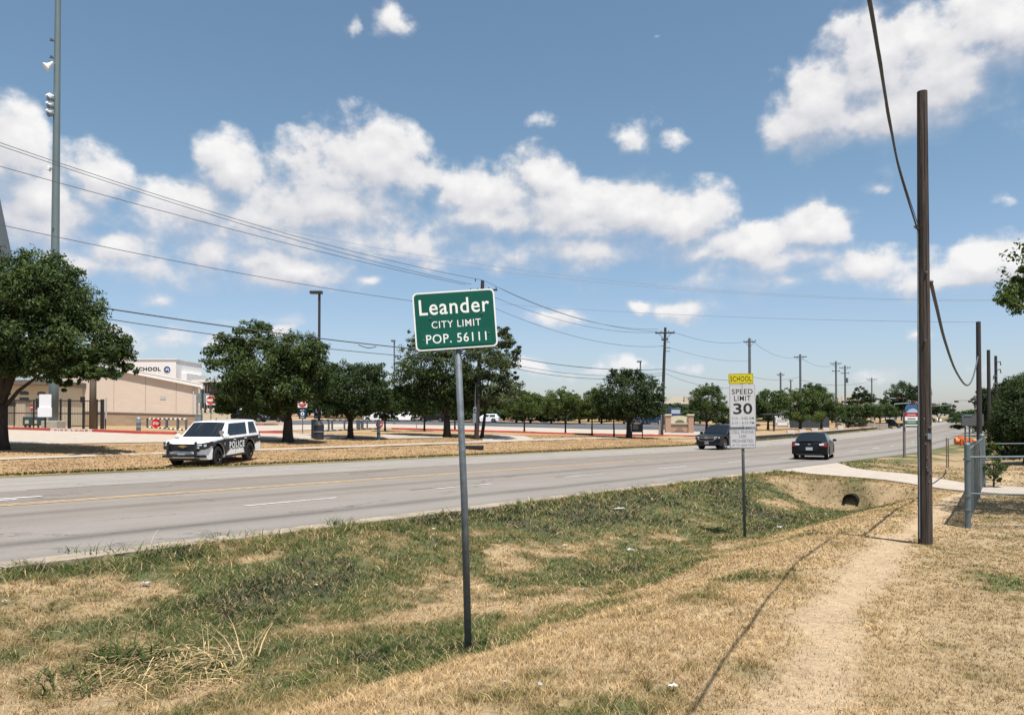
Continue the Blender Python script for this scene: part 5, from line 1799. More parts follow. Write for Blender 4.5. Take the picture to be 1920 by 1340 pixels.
    q = MB(); q.prism([(-.72, -.17), (.72, -.17), (.62, .14), (-.62, .14)], (2.50, 0, .84), (0, 1, 0), (0, 0, 1), (1, 0, 0), .05)
    gr = q.build('grille', M_black, t, bevel=.02)
    if police:
        q = MB(); q.box((2.565, 0, .88), (.02, .50, .022)); q.build('chrome_bar', M_galvdark, gr)
    else:
        for z in (.97, .86):
            q = MB(); q.box((2.56, 0, z), (.03, 1.42, .035)); q.build('chrome_bar', M_chrome, gr)
        q = MB(); q.tube([(2.57, -.62, .70), (2.60, -.4, .66), (2.60, .4, .66), (2.57, .62, .70)], .02, 6); q.build('chrome_bar', M_chrome, gr)
    q = MB(); q.prism([(-.17, -.02), (-.15, .03), (-.06, .03), (-.06, .06), (.06, .06), (.06, .03), (.17, .02), (.15, -.03), (.06, -.03), (.06, -.06), (-.06, -.06), (-.06, -.03)], (2.575, 0, .88), (0, 1, 0), (0, 0, 1), (1, 0, 0), .015)
    q.build('emblem', M_gold if police else M_chrome, gr)
    q = MB(); q.box((2.42, 0, .335), (.20, 1.30, .10)); q.build('lower_valance', M_black, t, bevel=.02)
    q = MB(); q.box((2.56 if not police else 2.70, .0 if not police else .0, .50), (.02, .32, .16)); q.build('license_plate', M_plate, t)
    q = MB(); q.box((-.4, 0, .42), (4.0, 1.6, .16)); q.build('underbody', M_black, t)
    if police:
        for s in (1, -1):
            pol = [(2.02, .99), (1.5, 1.055), (1.0, 1.085), (-2.50, 1.09), (-2.575, .80), (-2.02, .76)] + [p for p in arc(xr, r + .03, .528, 152, 0, 12)] + [(xr + .528, .40), (-.82, .42), (-.72, .66), (.45, .66), (.62, .58), (.94, .40)] + [p for p in arc(xf, r + .03, .528, 180, 30, 12)] + [(2.0, .80)]
            q = MB()
            def yy(x, z):
                f = max(0, (x - (2.56 - .75)) / .75)
                return W / 2 * (1 - .035 * max(0, z - .75) - .05 * max(0, .45 - z)) * (1 - .09 * f * f)
            n = len(pol)
            vs = [(x, s * (yy(x, z) + .006), z) for x, z in pol] + [(x, s * (yy(x, z) - .004), z) for x, z in pol]
            fs = [tuple(range(n)), tuple(range(2 * n - 1, n - 1, -1))] + [(i, (i + 1) % n, n + (i + 1) % n, n + i) for i in range(n)]
            q.add(vs, fs)
            lv = q.build('livery_panel', M_livery, t)
            lettering('POLICE', s * .13, .80, 1.46, .36, 0, M_ink, lv, 'lettering_outline', .085, 1.22, ax=(-s, 0, 0), ay=(0, s, 0), o=(0, s * (W / 2 + .010), 0))
            lettering('POLICE', s * .13, .80, 1.40, .30, 0, M_white, lv, 'lettering', .035, 1.25, ax=(-s, 0, 0), ay=(0, s, 0), o=(0, s * (W / 2 + .014), 0))
            lettering('CITY POLICE', .1, .46, .55, .05, 0, M_ink2, lv, 'small_lettering', .02, 1.1, ax=(-s, 0, 0), ay=(0, s, 0), o=(0, s * (W / 2 + .002), 0)) if False else None
            q = MB(); q.prism([(-.055, .07), (.055, .07), (.055, 0), (0, -.08), (-.055, 0)], (.98, s * (W / 2 + .008), .88), (1, 0, 0), (0, 0, 1), (0, s, 0), .004); q.build('badge', M_plate, lv)
            q = MB(); q.box((-2.36, s * (W / 2 - .02 + .012), 1.0), (.16, .03, .12)); q.build('unit_decal', M_plate, lv)
            q = MB(); q.box((-.15, s * (W / 2 - .022), .44), (.5, .03, .045)); q.build('door_decal', M_ink2, lv)
            q = MB(); q.box((-.72, s * (W / 2 - .022), .44), (.12, .03, .045)); q.build('door_decal', M_ink2, lv)
        # push bar
        pbo = None
        for y in (-.60, .60):
            pb = MB(); pb.prism([(2.60, .42), (2.70, .42), (2.72, .70), (2.66, 1.08), (2.58, 1.08), (2.62, .72)], (0, y - .045, 0), (1, 0, 0), (0, 0, 1), (0, 1, 0), .09)
            pbo = pb.build('push_bar_upright' if pbo else 'push_bar', M_black, t, bevel=.012)
        q = MB(); q.tube([(2.66, -.6, .52), (2.68, 0, .50), (2.66, .6, .52)], .06, 8); q.build('crossbar', M_black, pbo)
        q = MB(); q.tube([(2.64, -.6, .96), (2.66, .6, .96)], .025, 8); q.build('crossbar', M_black, pbo)
        q = MB(); q.prism([(-.5, -.05), (.5, -.05), (.42, .05), (.25, .11), (-.25, .11), (-.42, .05)], (2.585, 0, .575), (0, 1, 0), (0, 0, 1), (1, 0, 0), .03); q.build('lower_intake', M_galv, t, bevel=.01)
        q = MB(); q.tube([(.92, .86, 1.36), (1.02, .93, 1.38), (1.12, .93, 1.38)], [.03, .085, .10], 12); q.build('spotlight', M_chrome, t)
        q = MB(); q.tube([(.95, .84, 1.34), (.8, .8, 1.32)], .02, 6); q.build('spotlight_arm', M_black, t)
        for x in (-.2, -1.2):
            q = MB(); q.tube([(x, 0, 1.85), (x - .05, 0, 1.98)], [.025, .008], 6); q.build('antenna', M_black, t)
    return t

def sedan(label, loc, heading, paint, name='sedan', L=4.6, W=1.82, H=1.46, group=None, hatch=False, detail=True):
    t = thing(name, label, 'car', loc, heading, group)
    r = .325
    a = L / 2
    xf, xr = a - .92, -a + 1.0
    zb = .92
    tail = -a + .12
    out = [(-a + .08, .30), (-a, .45), (-a + .02, .70), (-a + .06, .90), (tail + .05, .97)] + [(-a + .55, .985), (.95, .93), (1.5, .86), (a - .12, .72), (a, .52), (a - .02, .32), (a - .1, .22)] + \
          [(xf + .40, .22)] + arc(xf, r + .02, .40, 0, 180, 10)[1:-1] + [(xf - .40, .20), (xr + .40, .20)] + arc(xr, r + .02, .40, 0, 180, 10)[1:-1] + [(xr - .40, .26)]
    body_mesh(out, W, a, -a, .25, .18).build('body', paint, t, bevel=.03, sharp=32)
    bf, br, tf, tr = 1.12, -a + (.66 if not hatch else .12), .25, -a + (1.40 if not hatch else .55)
    wb, wt = W * .94, W * .70
    zt = H - .06
    cabin_mesh(bf, br, tf, tr, zb - .02, zt, wb, wt, .06).build('cabin', paint, t, bevel=.05, seg=3, sharp=32)
    for s in (1, -1):
        c = [(bf, s * wb / 2, zb), (br, s * wb / 2, zb), (tf, s * wt / 2, zt), (tr, s * wt / 2, zt)]
        n = Vector((0, s, .4))
        for u0, u1, b0, b1 in ((.06, .46, .16, .47), (.49, .92, .50, .82)):
            quad_part('side_window', [bil(c, b0, .1), bil(c, b1, .1), bil(c, u1, .87), bil(c, u0, .87)], M_glass, t, n, .006)
        quad_part('headlight', [(a - .10, s * .52, .56), (a - .12, s * .54, .70), (a - .42, s * .85, .74), (a - .40, s * .86, .60)], M_lamp, t, (1, s * .4, .2), .03)
        quad_part('taillight', [(-a + .01, s * .55, .72), (-a + .12, s * .86, .72), (-a + .16, s * .86, .90), (-a + .06, s * .55, .88)], M_tail if not detail else M_tail, t, (-1, s * .3, 0), .03)
        if detail:
            quad_part('reflector', [(-a + .0, s * .50, .78), (-a + .07, s * .72, .78), (-a + .08, s * .72, .87), (-a + .03, s * .50, .86)], M_lamp, t, (-1, s * .2, .1), .045)
            q = MB(); q.box((.95, s * (W / 2 + .08), 1.0), (.12, .20, .13)); q.build('mirror', paint, t, bevel=.04, seg=3)
            for hx in (.15, -.75):
                q = MB(); q.box((hx, s * (W / 2 - .01), .84), (.18, .03, .03)); q.build('door_handle', M_black, t)
        for wx in (xf, xr):
            wheel(t, wx, s * (W / 2 - .13), r, .22, M_rimlight)
    glass_strip('windshield', bf, tf, zb - .02, zt, wb, wt, .06, .06, t, .10, .93, (.012, 0, .016), .9)
    glass_strip('rear_window', br, tr, zb - .02, zt, wb, wt, .06, -.03, t, .12, .9, (-.014, 0, .014), .88)
    if detail:
        q = MB(); q.box((-a - .005, 0, .60), (.02, .34, .15)); q.build('license_plate', M_plate, t)
        q = MB(); q.box((-a + .02, 0, .83), (.03, .13, .05)); q.build('emblem', M_chrome, t, bevel=.01)
        q = MB(); q.box((-a + .02, 0, .30), (.10, 1.3, .10)); q.build('lower_valance', M_black, t)
        q = MB(); q.box((tail + .06, 0, 1.0), (.22, 1.25, .02)); q.build('boot_lip', paint, t, bevel=.008)
    q = MB(); q.box((0, 0, .26), (L - 1.0, W * .75, .1)); q.build('underbody', M_black, t)
    return t

def heading_to(dx, dy):
    return math.atan2(dy, dx)

pc = ground_at(375, 33.3)
ph = Vector((-.12, -.993))
ca = Vector((pc.x - ph.x * 1.25, pc.y - ph.y * 1.25, 0))
zf = float(gz(*(ca.xy + ph * 1.5))); zr_ = float(gz(*(ca.xy - ph * 1.45)))
ca.z = (zf + zr_) / 2 + .02
suv('white and black police SUV with push bar parked on the dry grass verge', ca, heading_to(ph.x, ph.y), M_carwhite, True, pitch=math.atan2(zr_ - zf, 2.95))

def road_car(px, Y, zoff=0.0):
    x = (px - 960) / F * Y
    s, d = sd(x, Y)
    return Vector((x, Y, CZ - float(hroad(s)) + .0))
suv('dark oncoming SUV with chrome grille half hidden behind the school speed sign', road_car(1352, 58.5), heading_to(-.63, -.777), M_carnavy, False, 'dark_suv')
sedan('black sedan driving away in the near lane', road_car(1526, 43.2), heading_to(math.sin(math.radians(27.5)), math.cos(math.radians(27.5))), M_carblack)

# pickup turning at the far end of the wall
pk = thing('pickup_truck', 'dark pickup truck turning across the far end of the road', 'car', road_car(1668, 166), heading_to(.93, -.36))
pk.location.z += .05
out = [(-2.8, .5), (-2.85, .7), (-2.82, 1.12)] + [(-.7, 1.14), (-.7, 1.12), (1.1, 1.12), (2.5, 1.05), (2.75, .9), (2.78, .5), (2.6, .36)] + [(2.2, .36)] + arc(1.75, .42, .48, 0, 180, 8)[1:-1] + [(1.25, .36), (-1.25, .36)] + arc(-1.75, .42, .48, 0, 180, 8)[1:-1] + [(-2.25, .36)]
body_mesh(out, 1.95, 2.78, -2.85).build('body', M_carnavy, pk, bevel=.03)
cabin_mesh(1.35, -.75, .55, -.65, 1.1, 1.85, 1.85, 1.5).build('cabin', M_carnavy, pk, bevel=.04)
for s in (1, -1):
    c = [(1.35, s * .925, 1.1), (-.75, s * .925, 1.1), (.55, s * .75, 1.85), (-.65, s * .75, 1.85)]
    for a, e in ((.12, .5), (.54, .92)):
        quad_part('side_window', [bil(c, a + .08, .12), bil(c, e, .12), bil(c, e, .86), bil(c, a, .86)], M_glass, pk, (0, s, .2), .006)
    for wx in (1.75, -1.75):
        wheel(pk, wx, s * .84, .40, .26, M_rimlight)
    quad_part('headlight', [(2.72, s * .55, .78), (2.7, s * .55, .98), (2.5, s * .92, .98), (2.55, s * .92, .78)], M_lamp, pk, (1, s * .3, 0), .05)
wfp = [(1.35, -.84, 1.1), (1.35, .84, 1.1), (.55, -.7, 1.85), (.55, .7, 1.85)]
quad_part('windshield', [bil(wfp, 0, .08), bil(wfp, 1, .08), bil(wfp, .98, .92), bil(wfp, .02, .92)], M_glass, pk, (.6, 0, .8), .02)
q = MB(); q.box((2.80, 0, .78), (.06, 1.5, .5)); q.build('grille', M_chrome, pk, bevel=.03)
q = MB(); q.box((-1.75, 0, 1.10), (1.9, 1.6, .06)); q.build('bed_floor', M_black, pk)

for px, Y, hd, mt, lab in ((1758, 262, (.8, .6), M_carwhite, 'distant white car right of the near pole'), (1797, 255, (.9, -.4), M_carred, 'distant red car under the traffic signals'),
                           (1786, 258, (.9, -.4), M_cargrey, 'distant grey car beside the red car'), (1753, 280, (.8, .6), M_carblack, 'distant dark car just behind the white one'),
                           (1775, 330, (.6, -.8), M_carwhite, 'smallest pale car at the far crest of the road')):
    c = road_car(px, Y); sedan(lab, c, heading_to(*hd), mt, 'distant_car', detail=False, hatch=(mt is M_carwhite))
def lot_car(px, py, Y, hd, mt, lab, nm='parked_car'):
    g = ground_at(px, Y); g.z = max(g.z, at(px, py, Y).z)
    sedan(lab, g, heading_to(*hd), mt, nm, detail=False, hatch=True, group='cars parked on the school lot')
lot_car(762, 789.5, 120, (-1, .15), M_carwhite, 'white parked car left of the sign post')
lot_car(708, 789.5, 124, (-1, .15), M_carwhite, 'white parked car partly behind the low dark oak')
lot_car(470, 791, 95, (1, -.1), M_carblack, 'black parked car behind the rounded oak trunk')
lot_car(507, 791, 98, (1, -.1), M_carblack, 'black parked car right of the rounded oak trunk')
lot_car(1222, 794.5, 118, (1, .1), M_carblue, 'blue parked car left of the brick monument')
lot_car(1198, 795, 122, (1, .1), M_cargrey, 'grey parked car behind the big dark oak')
lot_car(812, 790.5, 120, (-1, .1), M_carblack, 'dark parked car left of the meter box pole')
lot_car(912, 792, 130, (-1, .1), M_carwhite, 'pale parked car right of the meter box pole')

# white camper by the trees
g = ground_at(1467, 146); g.z = at(1467, 803.5, 146).z
cv_ = thing('camper', 'white camper seen from behind under the bright trees', 'camper', g, math.radians(-12))
q = MB(); q.prism([(-1.2, .35), (1.2, .35), (1.22, 1.5), (1.15, 2.25), (.9, 2.42), (-.9, 2.42), (-1.15, 2.25), (-1.22, 1.5)], (0, -.0, 0), (1, 0, 0), (0, 0, 1), (0, 1, 0), 4.6); q.build('body', M_wallwhite, cv_, bevel=.06)
q = MB(); q.box((0, -.012, 1.62), (1.9, .03, .5)); q.build('rear_window', M_plate, cv_)
q = MB(); q.box((0, -.03, .55), (2.1, .1, .16)); q.build('bumper', M_galv, cv_)
for sx in (-1, 1):
    q = MB(); q.lathe([(-.12, .12), (-.12, .35), (.12, .35), (.12, .12)], (sx * 1.0, 1.0, .35), 'x', 16); q.build('wheel', M_tyre, cv_)
    q = MB(); q.box((sx * 1.0, -.02, .95), (.16, .05, .3)); q.build('taillight', M_tail, cv_)


# ------------------------------------------------------------------ school buildings
def W2(px, py, Y):
    return at(px, py, Y)
# long limestone block wall receding to the right
Lp = ground_at(150, 84); Rp = ground_at(367.5, 88)
sb_ = thing('school_building', 'long beige stone school building with white parapet and sloping white roof edge', 'building', Lp)
dv = Rp - Lp; dv.z = 0
Lw = dv.length; ex = dv.normalized()
sb_.rotation_euler = (0, 0, math.atan2(ex.y, ex.x))
# local: x along the wall to the right/far end, y pointing away from the camera side
eyl = Vector((-ex.y, ex.x, 0))          # local +y
insign = 1          # depth behind the wall is to the left of it
zr = at(367.5, 724.5, 88).z - Lp.z
zl = at(150, 681.5, 84).z - Lp.z
zb_l = at(150, 773.5, 84).z - Lp.z; zb_r = at(367.5, 779, 88).z - Lp.z
gzr = Rp.z - Lp.z
LF = 3.0
def lp_box(poly, y0, depth, name, m, parent=sb_, bevel=0):
    q = MB(); q.prism(poly, (0, y0, 0), (1, 0, 0), (0, 0, 1), (0, insign, 0), depth)
    return q.build(name, m, parent, bevel=bevel)
lp_box([(-LF, -1), (Lw, gzr - 1), (Lw, zr), (-LF, zl + (zl - zr) / Lw * LF)], 0, 6, 'wall', M_block)
lp_box([(-LF, -1), (Lw + .12, gzr - 1), (Lw + .12, zb_r), (-LF, zb_l + .1)], -.12 * insign, .11, 'stone_base', M_stonebase)
lp_box([(-LF, zb_l + .1), (Lw + .16, zb_r), (Lw + .16, zb_r + .14), (-LF, zb_l + .24)], -.17 * insign, .165, 'ledge', M_brown)
k1 = (zl - zr) / Lw
lp_box([(-LF, zl + k1 * LF), (Lw + .7, zr - k1 * .7), (Lw + .7, zr + .50 - k1 * .7), (-LF, zl + k1 * LF + .50)], -.28 * insign, 6.6, 'roof_edge', M_wallwhite)
lp_box([(-LF, zl + k1 * LF + .36), (Lw + .7, zr + .36 - k1 * .7), (Lw + .7, zr + .40 - k1 * .7), (-LF, zl + k1 * LF + .40)], -.30 * insign, .02, 'fascia_joint', M_trimgrey)
for fx_ in (.28, .55, .82):
    X_ = Lw * fx_; zt_j = zl + (zr - zl) * fx_; zb_j = zb_l + .3 + (zb_r - zb_l) * fx_
    lp_box([(X_, zb_j), (X_ + .03, zb_j), (X_ + .03, zt_j), (X_, zt_j)], -.006, .005, 'control_joint', M_brown)
lp_box([(Lw - .35, zb_r), (Lw - .22, zb_r), (Lw - .22, zr + .1), (Lw - .35, zr + .1)], -.10, .09, 'downspout', M_trimgrey)
lp_box([(Lw * .68, zr - 1.5), (Lw * .68 + .6, zr - 1.5), (Lw * .68 + .6, zr - 1.1), (Lw * .68, zr - 1.1)], -.03, .025, 'wall_vent', M_trimgrey)
# white upper block with lettering and round emblem, facing the road
uw = thing('parapet_block', 'white upper wall block of the school with dark lettering and a round blue emblem', 'building', at(330, 700, 120))
Bx0, Bx1 = at(120, 700, 120).x - uw.location.x, at(330, 700, 120).x - uw.location.x
bz0, bz1 = at(330, 760, 120).z - uw.location.z, at(330, 674, 120).z - uw.location.z
k2 = 120 / F
q = MB(); q.box(((Bx0 + Bx1) / 2, 5, (bz0 + bz1) / 2), (Bx1 - Bx0, 10, bz1 - bz0)); q.build('wall', M_wallwhite, uw)
q = MB(); q.box((Bx1 + .42, 6, (bz0 + at(330, 698, 120).z - uw.location.z) / 2), (.82, 8, at(330, 698, 120).z - uw.location.z - bz0)); q.build('side_wall', M_wallwhite, uw)
q = MB(); q.box(((Bx0 + Bx1) / 2, 5, bz1 + .06), (Bx1 - Bx0 + .2, 10.2, .12)); q.build('coping', M_wallwhite, uw)
zt_ = at(330, 691.5, 120).z - uw.location.z
xr_ = at(301.5, 691, 120).x - uw.location.x
wtxt = 92 * k2
lettering('MIDDLE SCHOOL', xr_ - wtxt / 2, zt_, wtxt, 7.2 * k2, -.03, M_ink, uw, 'lettering', .035, 1.08)
lx, lz = at(313.5, 692.5, 120).x - uw.location.x, at(313.5, 692.5, 120).z - uw.location.z
rad = 6.6 * k2
em = board('emblem', circle(rad, 28), -.04, .03, mat('emblem_silver', (.42, .47, .52), .5), uw, (lx, lz))
board('emblem_disc', circle(rad * .86, 28), -.05, .01, mat('emblem_blue', (.015, .04, .18), .5), em, (lx, lz))
board('emblem_mark', [(-.40 * rad, .1 * rad), (-.1 * rad, .2 * rad), (0, .62 * rad), (.12 * rad, .2 * rad), (.12 * rad, -.1 * rad), (-.05 * rad, -.15 * rad), (-.2 * rad, -.3 * rad), (-.45 * rad, -.1 * rad)], -.055, .005, M_white, em, (lx, lz))
board('emblem_mark', [(.22 * rad, .3 * rad), (.5 * rad, .25 * rad), (.5 * rad, -.45 * rad), (.2 * rad, -.3 * rad), (.34 * rad, -.05 * rad)], -.055, .005, M_white, em, (lx, lz))

# brown classroom wing farther right
Y = 112
g = ground_at(395, Y)
cw = thing('classroom_wing', 'brown classroom wing with tall dark windows and white roof line', 'building', g)
def rel(px, py):
    p = at(px, py, Y); return p.x - g.x, p.z - g.z
x0, z1 = rel(368, 716); x1, _ = rel(394, 716); x2, _ = rel(470, 716)
q = MB(); q.box(((x1 + x2) / 2, 4, (z1) / 2), (x2 - x1, 8, z1)); q.build('wall', M_brown, cw)
q = MB(); q.box(((x0 + x1) / 2, 5, z1 / 2), (x1 - x0, 7, z1)); q.build('recessed_wall', M_windowdark, cw)
for i in range(5):
    x = x0 + (x1 - x0) * (.12 + .2 * i)
    q = MB(); q.box((x, 1.44, z1 * .62), (.16, .1, z1 * .62)); q.build('pilaster', M_trimgrey, cw)
q = MB(); q.box(((x0 + x2) / 2, 4, z1 + .12), (x2 - x0 + .8, 9.4, .34)); q.build('roof', M_wallwhite, cw)
_, za = rel(400, 737)
q = MB(); q.box(((x1 + x2) / 2, -.9, za), (x2 - x1, 1.8, .25)); q.build('canopy', M_black, cw)
q = MB(); q.box(((x1 + x2) / 2, -.012, za * .45), (x2 - x1 - .6, .03, za * .6)); q.build('window_band', M_windowdark, cw)
# low cream yard wall with posts
Yw = 100
g = ground_at(430, Yw)
yw = thing('yard_wall', 'low cream yard wall with short posts behind the do not enter sign', 'wall', g)
def rely(px, py):
    p = at(px, py, Yw); return p.x - g.x, p.z - g.z
x0, z1 = rely(369, 774); x1, z2 = rely(545, 776)
q = MB(); q.box(((x0 + x1) / 2, 0, z1 / 2 - .3), (x1 - x0, .25, z1 + .6)); q.build('wall', M_stucco, yw)
for i in range(18):
    x = x0 + (x1 - x0) * i / 17
    q = MB(); q.prism([(-.16, 0), (.16, 0), (.16, .42), (0, .62), (-.16, .42)], (x, -.15, z1), (1, 0, 0), (0, 0, 1), (0, 1, 0), .3); q.build('post', M_stucco, yw)

# cream ticket booth, dark roof, arched openings
Y = 78
g = ground_at(40, Y)
bt = thing('ticket_booth', 'cream stucco booth with arched openings behind the big oak', 'building', g)
def relb(px, py):
    p = at(px, py, Y); return p.x - g.x, p.z - g.z
x0, zt = relb(-60, 722); x1, _ = relb(93, 722)
q = MB(); q.box(((x0 + x1) / 2, 3, zt / 2), (x1 - x0, 6, zt)); q.build('wall', M_stucco, bt)
q = MB(); q.box(((x0 + x1) / 2, 2.6, zt + .25), (x1 - x0 + .6, 7.4, .5)); q.build('roof', M_roofbrown, bt)
for px, py, w in ((45.5, 737, 17), (78, 738, 16), (12, 738, 17)):
    x, z = relb(px, py); w *= Y / F
    q = MB(); q.prism([(-w / 2, -.16), (w / 2, -.16), (w / 2, .05)] + [(w / 2 * math.cos(a), .05 + .18 * math.sin(a)) for a in np.linspace(.3, 2.84, 7)] + [(-w / 2, .05)], (x, -.02, z), (1, 0, 0), (0, 0, 1), (0, 1, 0), .06)
    q.build('arched_opening', M_windowdark if px != 78 else M_woodtan, bt)
for px, py, w, h in ((45.5, 749, 17, 8), (70, 757, 6, 20), (26, 757, 17, 9)):
    x, z = relb(px, py)
    q = MB(); q.box((x, -.012, z), (w * Y / F, .05, h * Y / F)); q.build('window', M_windowdark, bt)
Y = 70
g = ground_at(43.5, Y)
h = at(44, 753, Y).z - g.z
pl = thing('brick_pillar', 'tan gate pillar with dark cap left of the white notice board', 'pillar', g)
q = MB(); q.box((0, 0, h / 2 - .2), (.86, .8, h + .4)); q.build('shaft', mat('pillar_tan', (.46, .38, .29), .9, 0, .3, .12, 4), pl, bevel=.02)
q = MB(); q.box((0, 0, h + .06), (.98, .92, .16)); q.build('cap', M_roofbrown, pl, bevel=.03)
# iron fence
FY = 63
fx0, fx1 = ground_at(10, FY), ground_at(198, FY)
fe = thing('iron_fence', 'black iron fence with double gate in front of the school wall', 'fence', fx0)
def relf(px, py):
    p = at(px, py, FY); return p.x - fx0.x, p.z - fx0.z
for px, w, top in ((14, .08, 748), (27, .06, 748), (63.5, .085, 749), (114, .11, 747.5), (130.5, .19, 747.5), (157, .15, 748), (180, .22, 748), (192, .22, 748.5), (197.8, .07, 775)):
    x, zt = relf(px, top)
    gz_ = ground_at(px, FY).z - fx0.z
    q = MB(); q.box((x, 0, (zt + gz_ - .1) / 2), (w, w, zt - gz_ + .1)); q.build('post', M_iron, fe)
for py0 in (751.5, 775.5, 798.5):
    xa, za = relf(10, py0 - (1.5 if py0 < 799 else 0)); xb, zb2 = relf(192, py0)
    if py0 > 790:
        xa, za = relf(130, py0)
        xb, zb2 = relf(180, py0)
    q = MB(); q.tube([(xa, 0, za), (xb, 0, zb2)], .042, 6); q.build('rail', M_iron, fe)
x, z = relf(156.5, 749); q = MB(); q.box((x, -.12, z), (.34, .12, .46)); q.build('gate_sign', M_iron, fe)
q = MB()
for px in np.arange(12, 192, 3.1):
    xa, za = relf(px, 751); _, zb2 = relf(px, 798)
    q.tube([(xa, .02, zb2), (xa, .02, za)], .009, 4)
ob = q.build('pickets', M_iron, fe); ob['kind'] = 'stuff'
x, z = relf(200, 775)
q = MB(); q.box((x - .02, -.05, relf(200, 765)[1]), (.12, .05, 1.7)); q.build('end_panel', M_trimgrey, fe)
# white notice board
Y = 60
g = ground_at(84, Y); nb = thing('notice_board', 'blank white two part notice board on a post in front of the iron fence', 'notice board', g)
def reln(px, py):
    p = at(px, py, Y); return p.x - g.x, p.z - g.z
xa, zt = reln(74, 739); xb, zm = reln(96, 764); xc, zb2 = reln(72, 781.5); xd, _ = reln(98, 781)
q = MB(); q.box(((xa + xb) / 2, 0, (zt + zm) / 2), (xb - xa, .06, zt - zm)); q.build('upper_panel', M_whitepaint and mat('notice_white', (.74, .76, .80), .6, 0, .3, .06, 12), nb)
q = MB(); q.box(((xc + xd) / 2, -.07, (zm + zb2) / 2), (xd - xc, .06, zm - zb2 - .0)); q.build('lower_panel', MATS['notice_white'], nb)
q = MB(); q.box((0, .08, zt / 2), (.1, .08, zt)); q.build('post', M_iron, nb)
# teal cart
g = ground_at(64, 66)
ct = thing('equipment_cart', 'dark teal equipment box on the pavement beside the gate pillar', 'box', g)
q = MB(); q.box((0, 0, .62), (1.5, .8, .75)); q.build('bin', M_teal, ct, bevel=.05)
for x in (-.35, .35):
    q = MB(); q.box((x, -.41, .55), (.3, .05, .3)); q.build('vent', M_stucco, ct)
for x in (-.55, .55):
    for y in (-.3, .3):
        q = MB(); q.box((x, y, .12), (.12, .12, .26)); q.build('leg', M_teal, ct)
q = MB(); q.tube([(-.2, 0, 1.0), (-.2, 0, 1.45), (.3, 0, 1.45), (.5, 0, 1.25)], .04, 6); q.build('handle', M_galv, ct)
g = ground_at(58, 72)
sg = thing('small_stop_sign', 'small red round sign behind the iron fence by the teal box', 'road sign', g)
z0 = at(58, 763.5, 72).z - g.z
q = MB(); q.cyl((0, 0, 0), (0, 0, z0), .035); q.build('post', M_galv, sg)
board('disc', circle(.30, 20), -.06, .02, M_red, sg, (0, z0)); board('bar', rrect(.4, .10, .02, 2), -.07, .01, M_white, sg, (0, z0))

# grandstand corner, upper left
gs_o = Vector((at(0, 480, 58).x, 58, 0)); gs_o.z = float(gz(gs_o.x, 58))
gs = thing('grandstand', 'corner of a steel grandstand roof cut by the upper left edge', 'grandstand', gs_o)
def relg(px, py):
    p = at(px, py, 58); return p.x - gs_o.x, p.z - gs_o.z
A0 = relg(-70, 150); A1 = relg(0, 372); A2 = relg(24, 486); B2 = relg(14, 500); B1 = relg(-10, 390); B0 = relg(-82, 170)
q = MB(); q.prism([A0, A1, A2, B2, B1, B0], (0, 0, 0), (1, 0, 0), (0, 0, 1), (0, -1, 0), 14); q.build('deck', M_galvdark, gs)
for i in range(14):
    t = i / 13
    x = B1[0] + (B2[0] - B1[0]) * t; z = B1[1] + (B2[1] - B1[1]) * t
    q = MB(); q.box((x - .10, -7, z - .02), (.30, 13.6, .11)); q.build('riser', M_black, gs)
C0 = relg(-60, 420); C1 = relg(2, 412); C2 = relg(16, 486); C3 = relg(4, 700); C4 = relg(-60, 700)
q = MB(); q.prism([C0, C1, C2, C3, C4], (0, -1.5, 0), (1, 0, 0), (0, 0, 1), (0, -1, 0), 10); q.build('wall', M_brown, gs)

# swing gates, bollards
def swing_gate(name, label, xs_, tops, bots, Y0, Y1, posts, m1, m2, rail_r, seg, stop=None, group=None):
    g = ground_at(xs_[0], Y0)
    t = thing(name, label, 'gate', g, 0, group)
    def P(px, py, f):
        p = at(px, py, Y0 + (Y1 - Y0) * f); return p - g
    a, b_ = P(xs_[0], tops[0], 0), P(xs_[1], tops[1], 1)
    c, d = P(xs_[0], bots[0], 0), P(xs_[1], bots[1], 1)
    for (p0, p1) in ((a, b_), (c, d)):
        for i in range(seg):
            q = MB(); q.tube([p0.lerp(p1, i / seg), p0.lerp(p1, (i + .98) / seg)], rail_r, 6); q.build('rail_segment', (m1, m2)[i % 2], t)
    for f, w in posts:
        top = a.lerp(b_, f); bo = c.lerp(d, f)
        q = MB(); q.box(((top.x + bo.x) / 2, top.y, (top.z + bo.z) / 2), (w, w, abs(top.z - bo.z))); q.build('upright', M_galvdark, t)
    if stop:
        f, r = stop
        p = (a.lerp(b_, f) + c.lerp(d, f)) / 2
        o = [(r * math.cos(math.pi / 8 + k * math.pi / 4), r * math.sin(math.pi / 8 + k * math.pi / 4)) for k in range(8)]
        q = MB(); q.prism(o, tuple(p + Vector((0, -.14, 0))), (1, 0, 0), (0, 0, 1), (0, 1, 0), .02); sp_ = q.build('stop_plate', M_red, t)
        lettering('STOP', p.x, p.z, r * 1.35, r * .55, p.y - .145, M_white, sp_, 'lettering', .03, 1.05)
    return t
GT = 'swing gates on the school drive'
swing_gate('swing_gate', 'striped swing gate with stop plate in front of the stone base', (276, 349), (785, 785.5), (800, 806), 55, 51, ((.0, .10), (.52, .14), (.80, .14), (1.0, .12)), M_black, M_white, .05, 18, (.27, .34), GT)
swing_gate('swing_gate', 'long dark swing gate with stop plate between the lamp plinth and the bollard', (587, 712), (787, 788.5), (808, 803), 57, 62, ((0, .16), (.06, .14), (.22, .12), (.27, .12), (.45, .12), (.52, .12), (.66, .26), (.72, .2), (.80, .10), (.98, .12)), M_bronze, M_galv, .06, 22, (1.0, .30), GT)
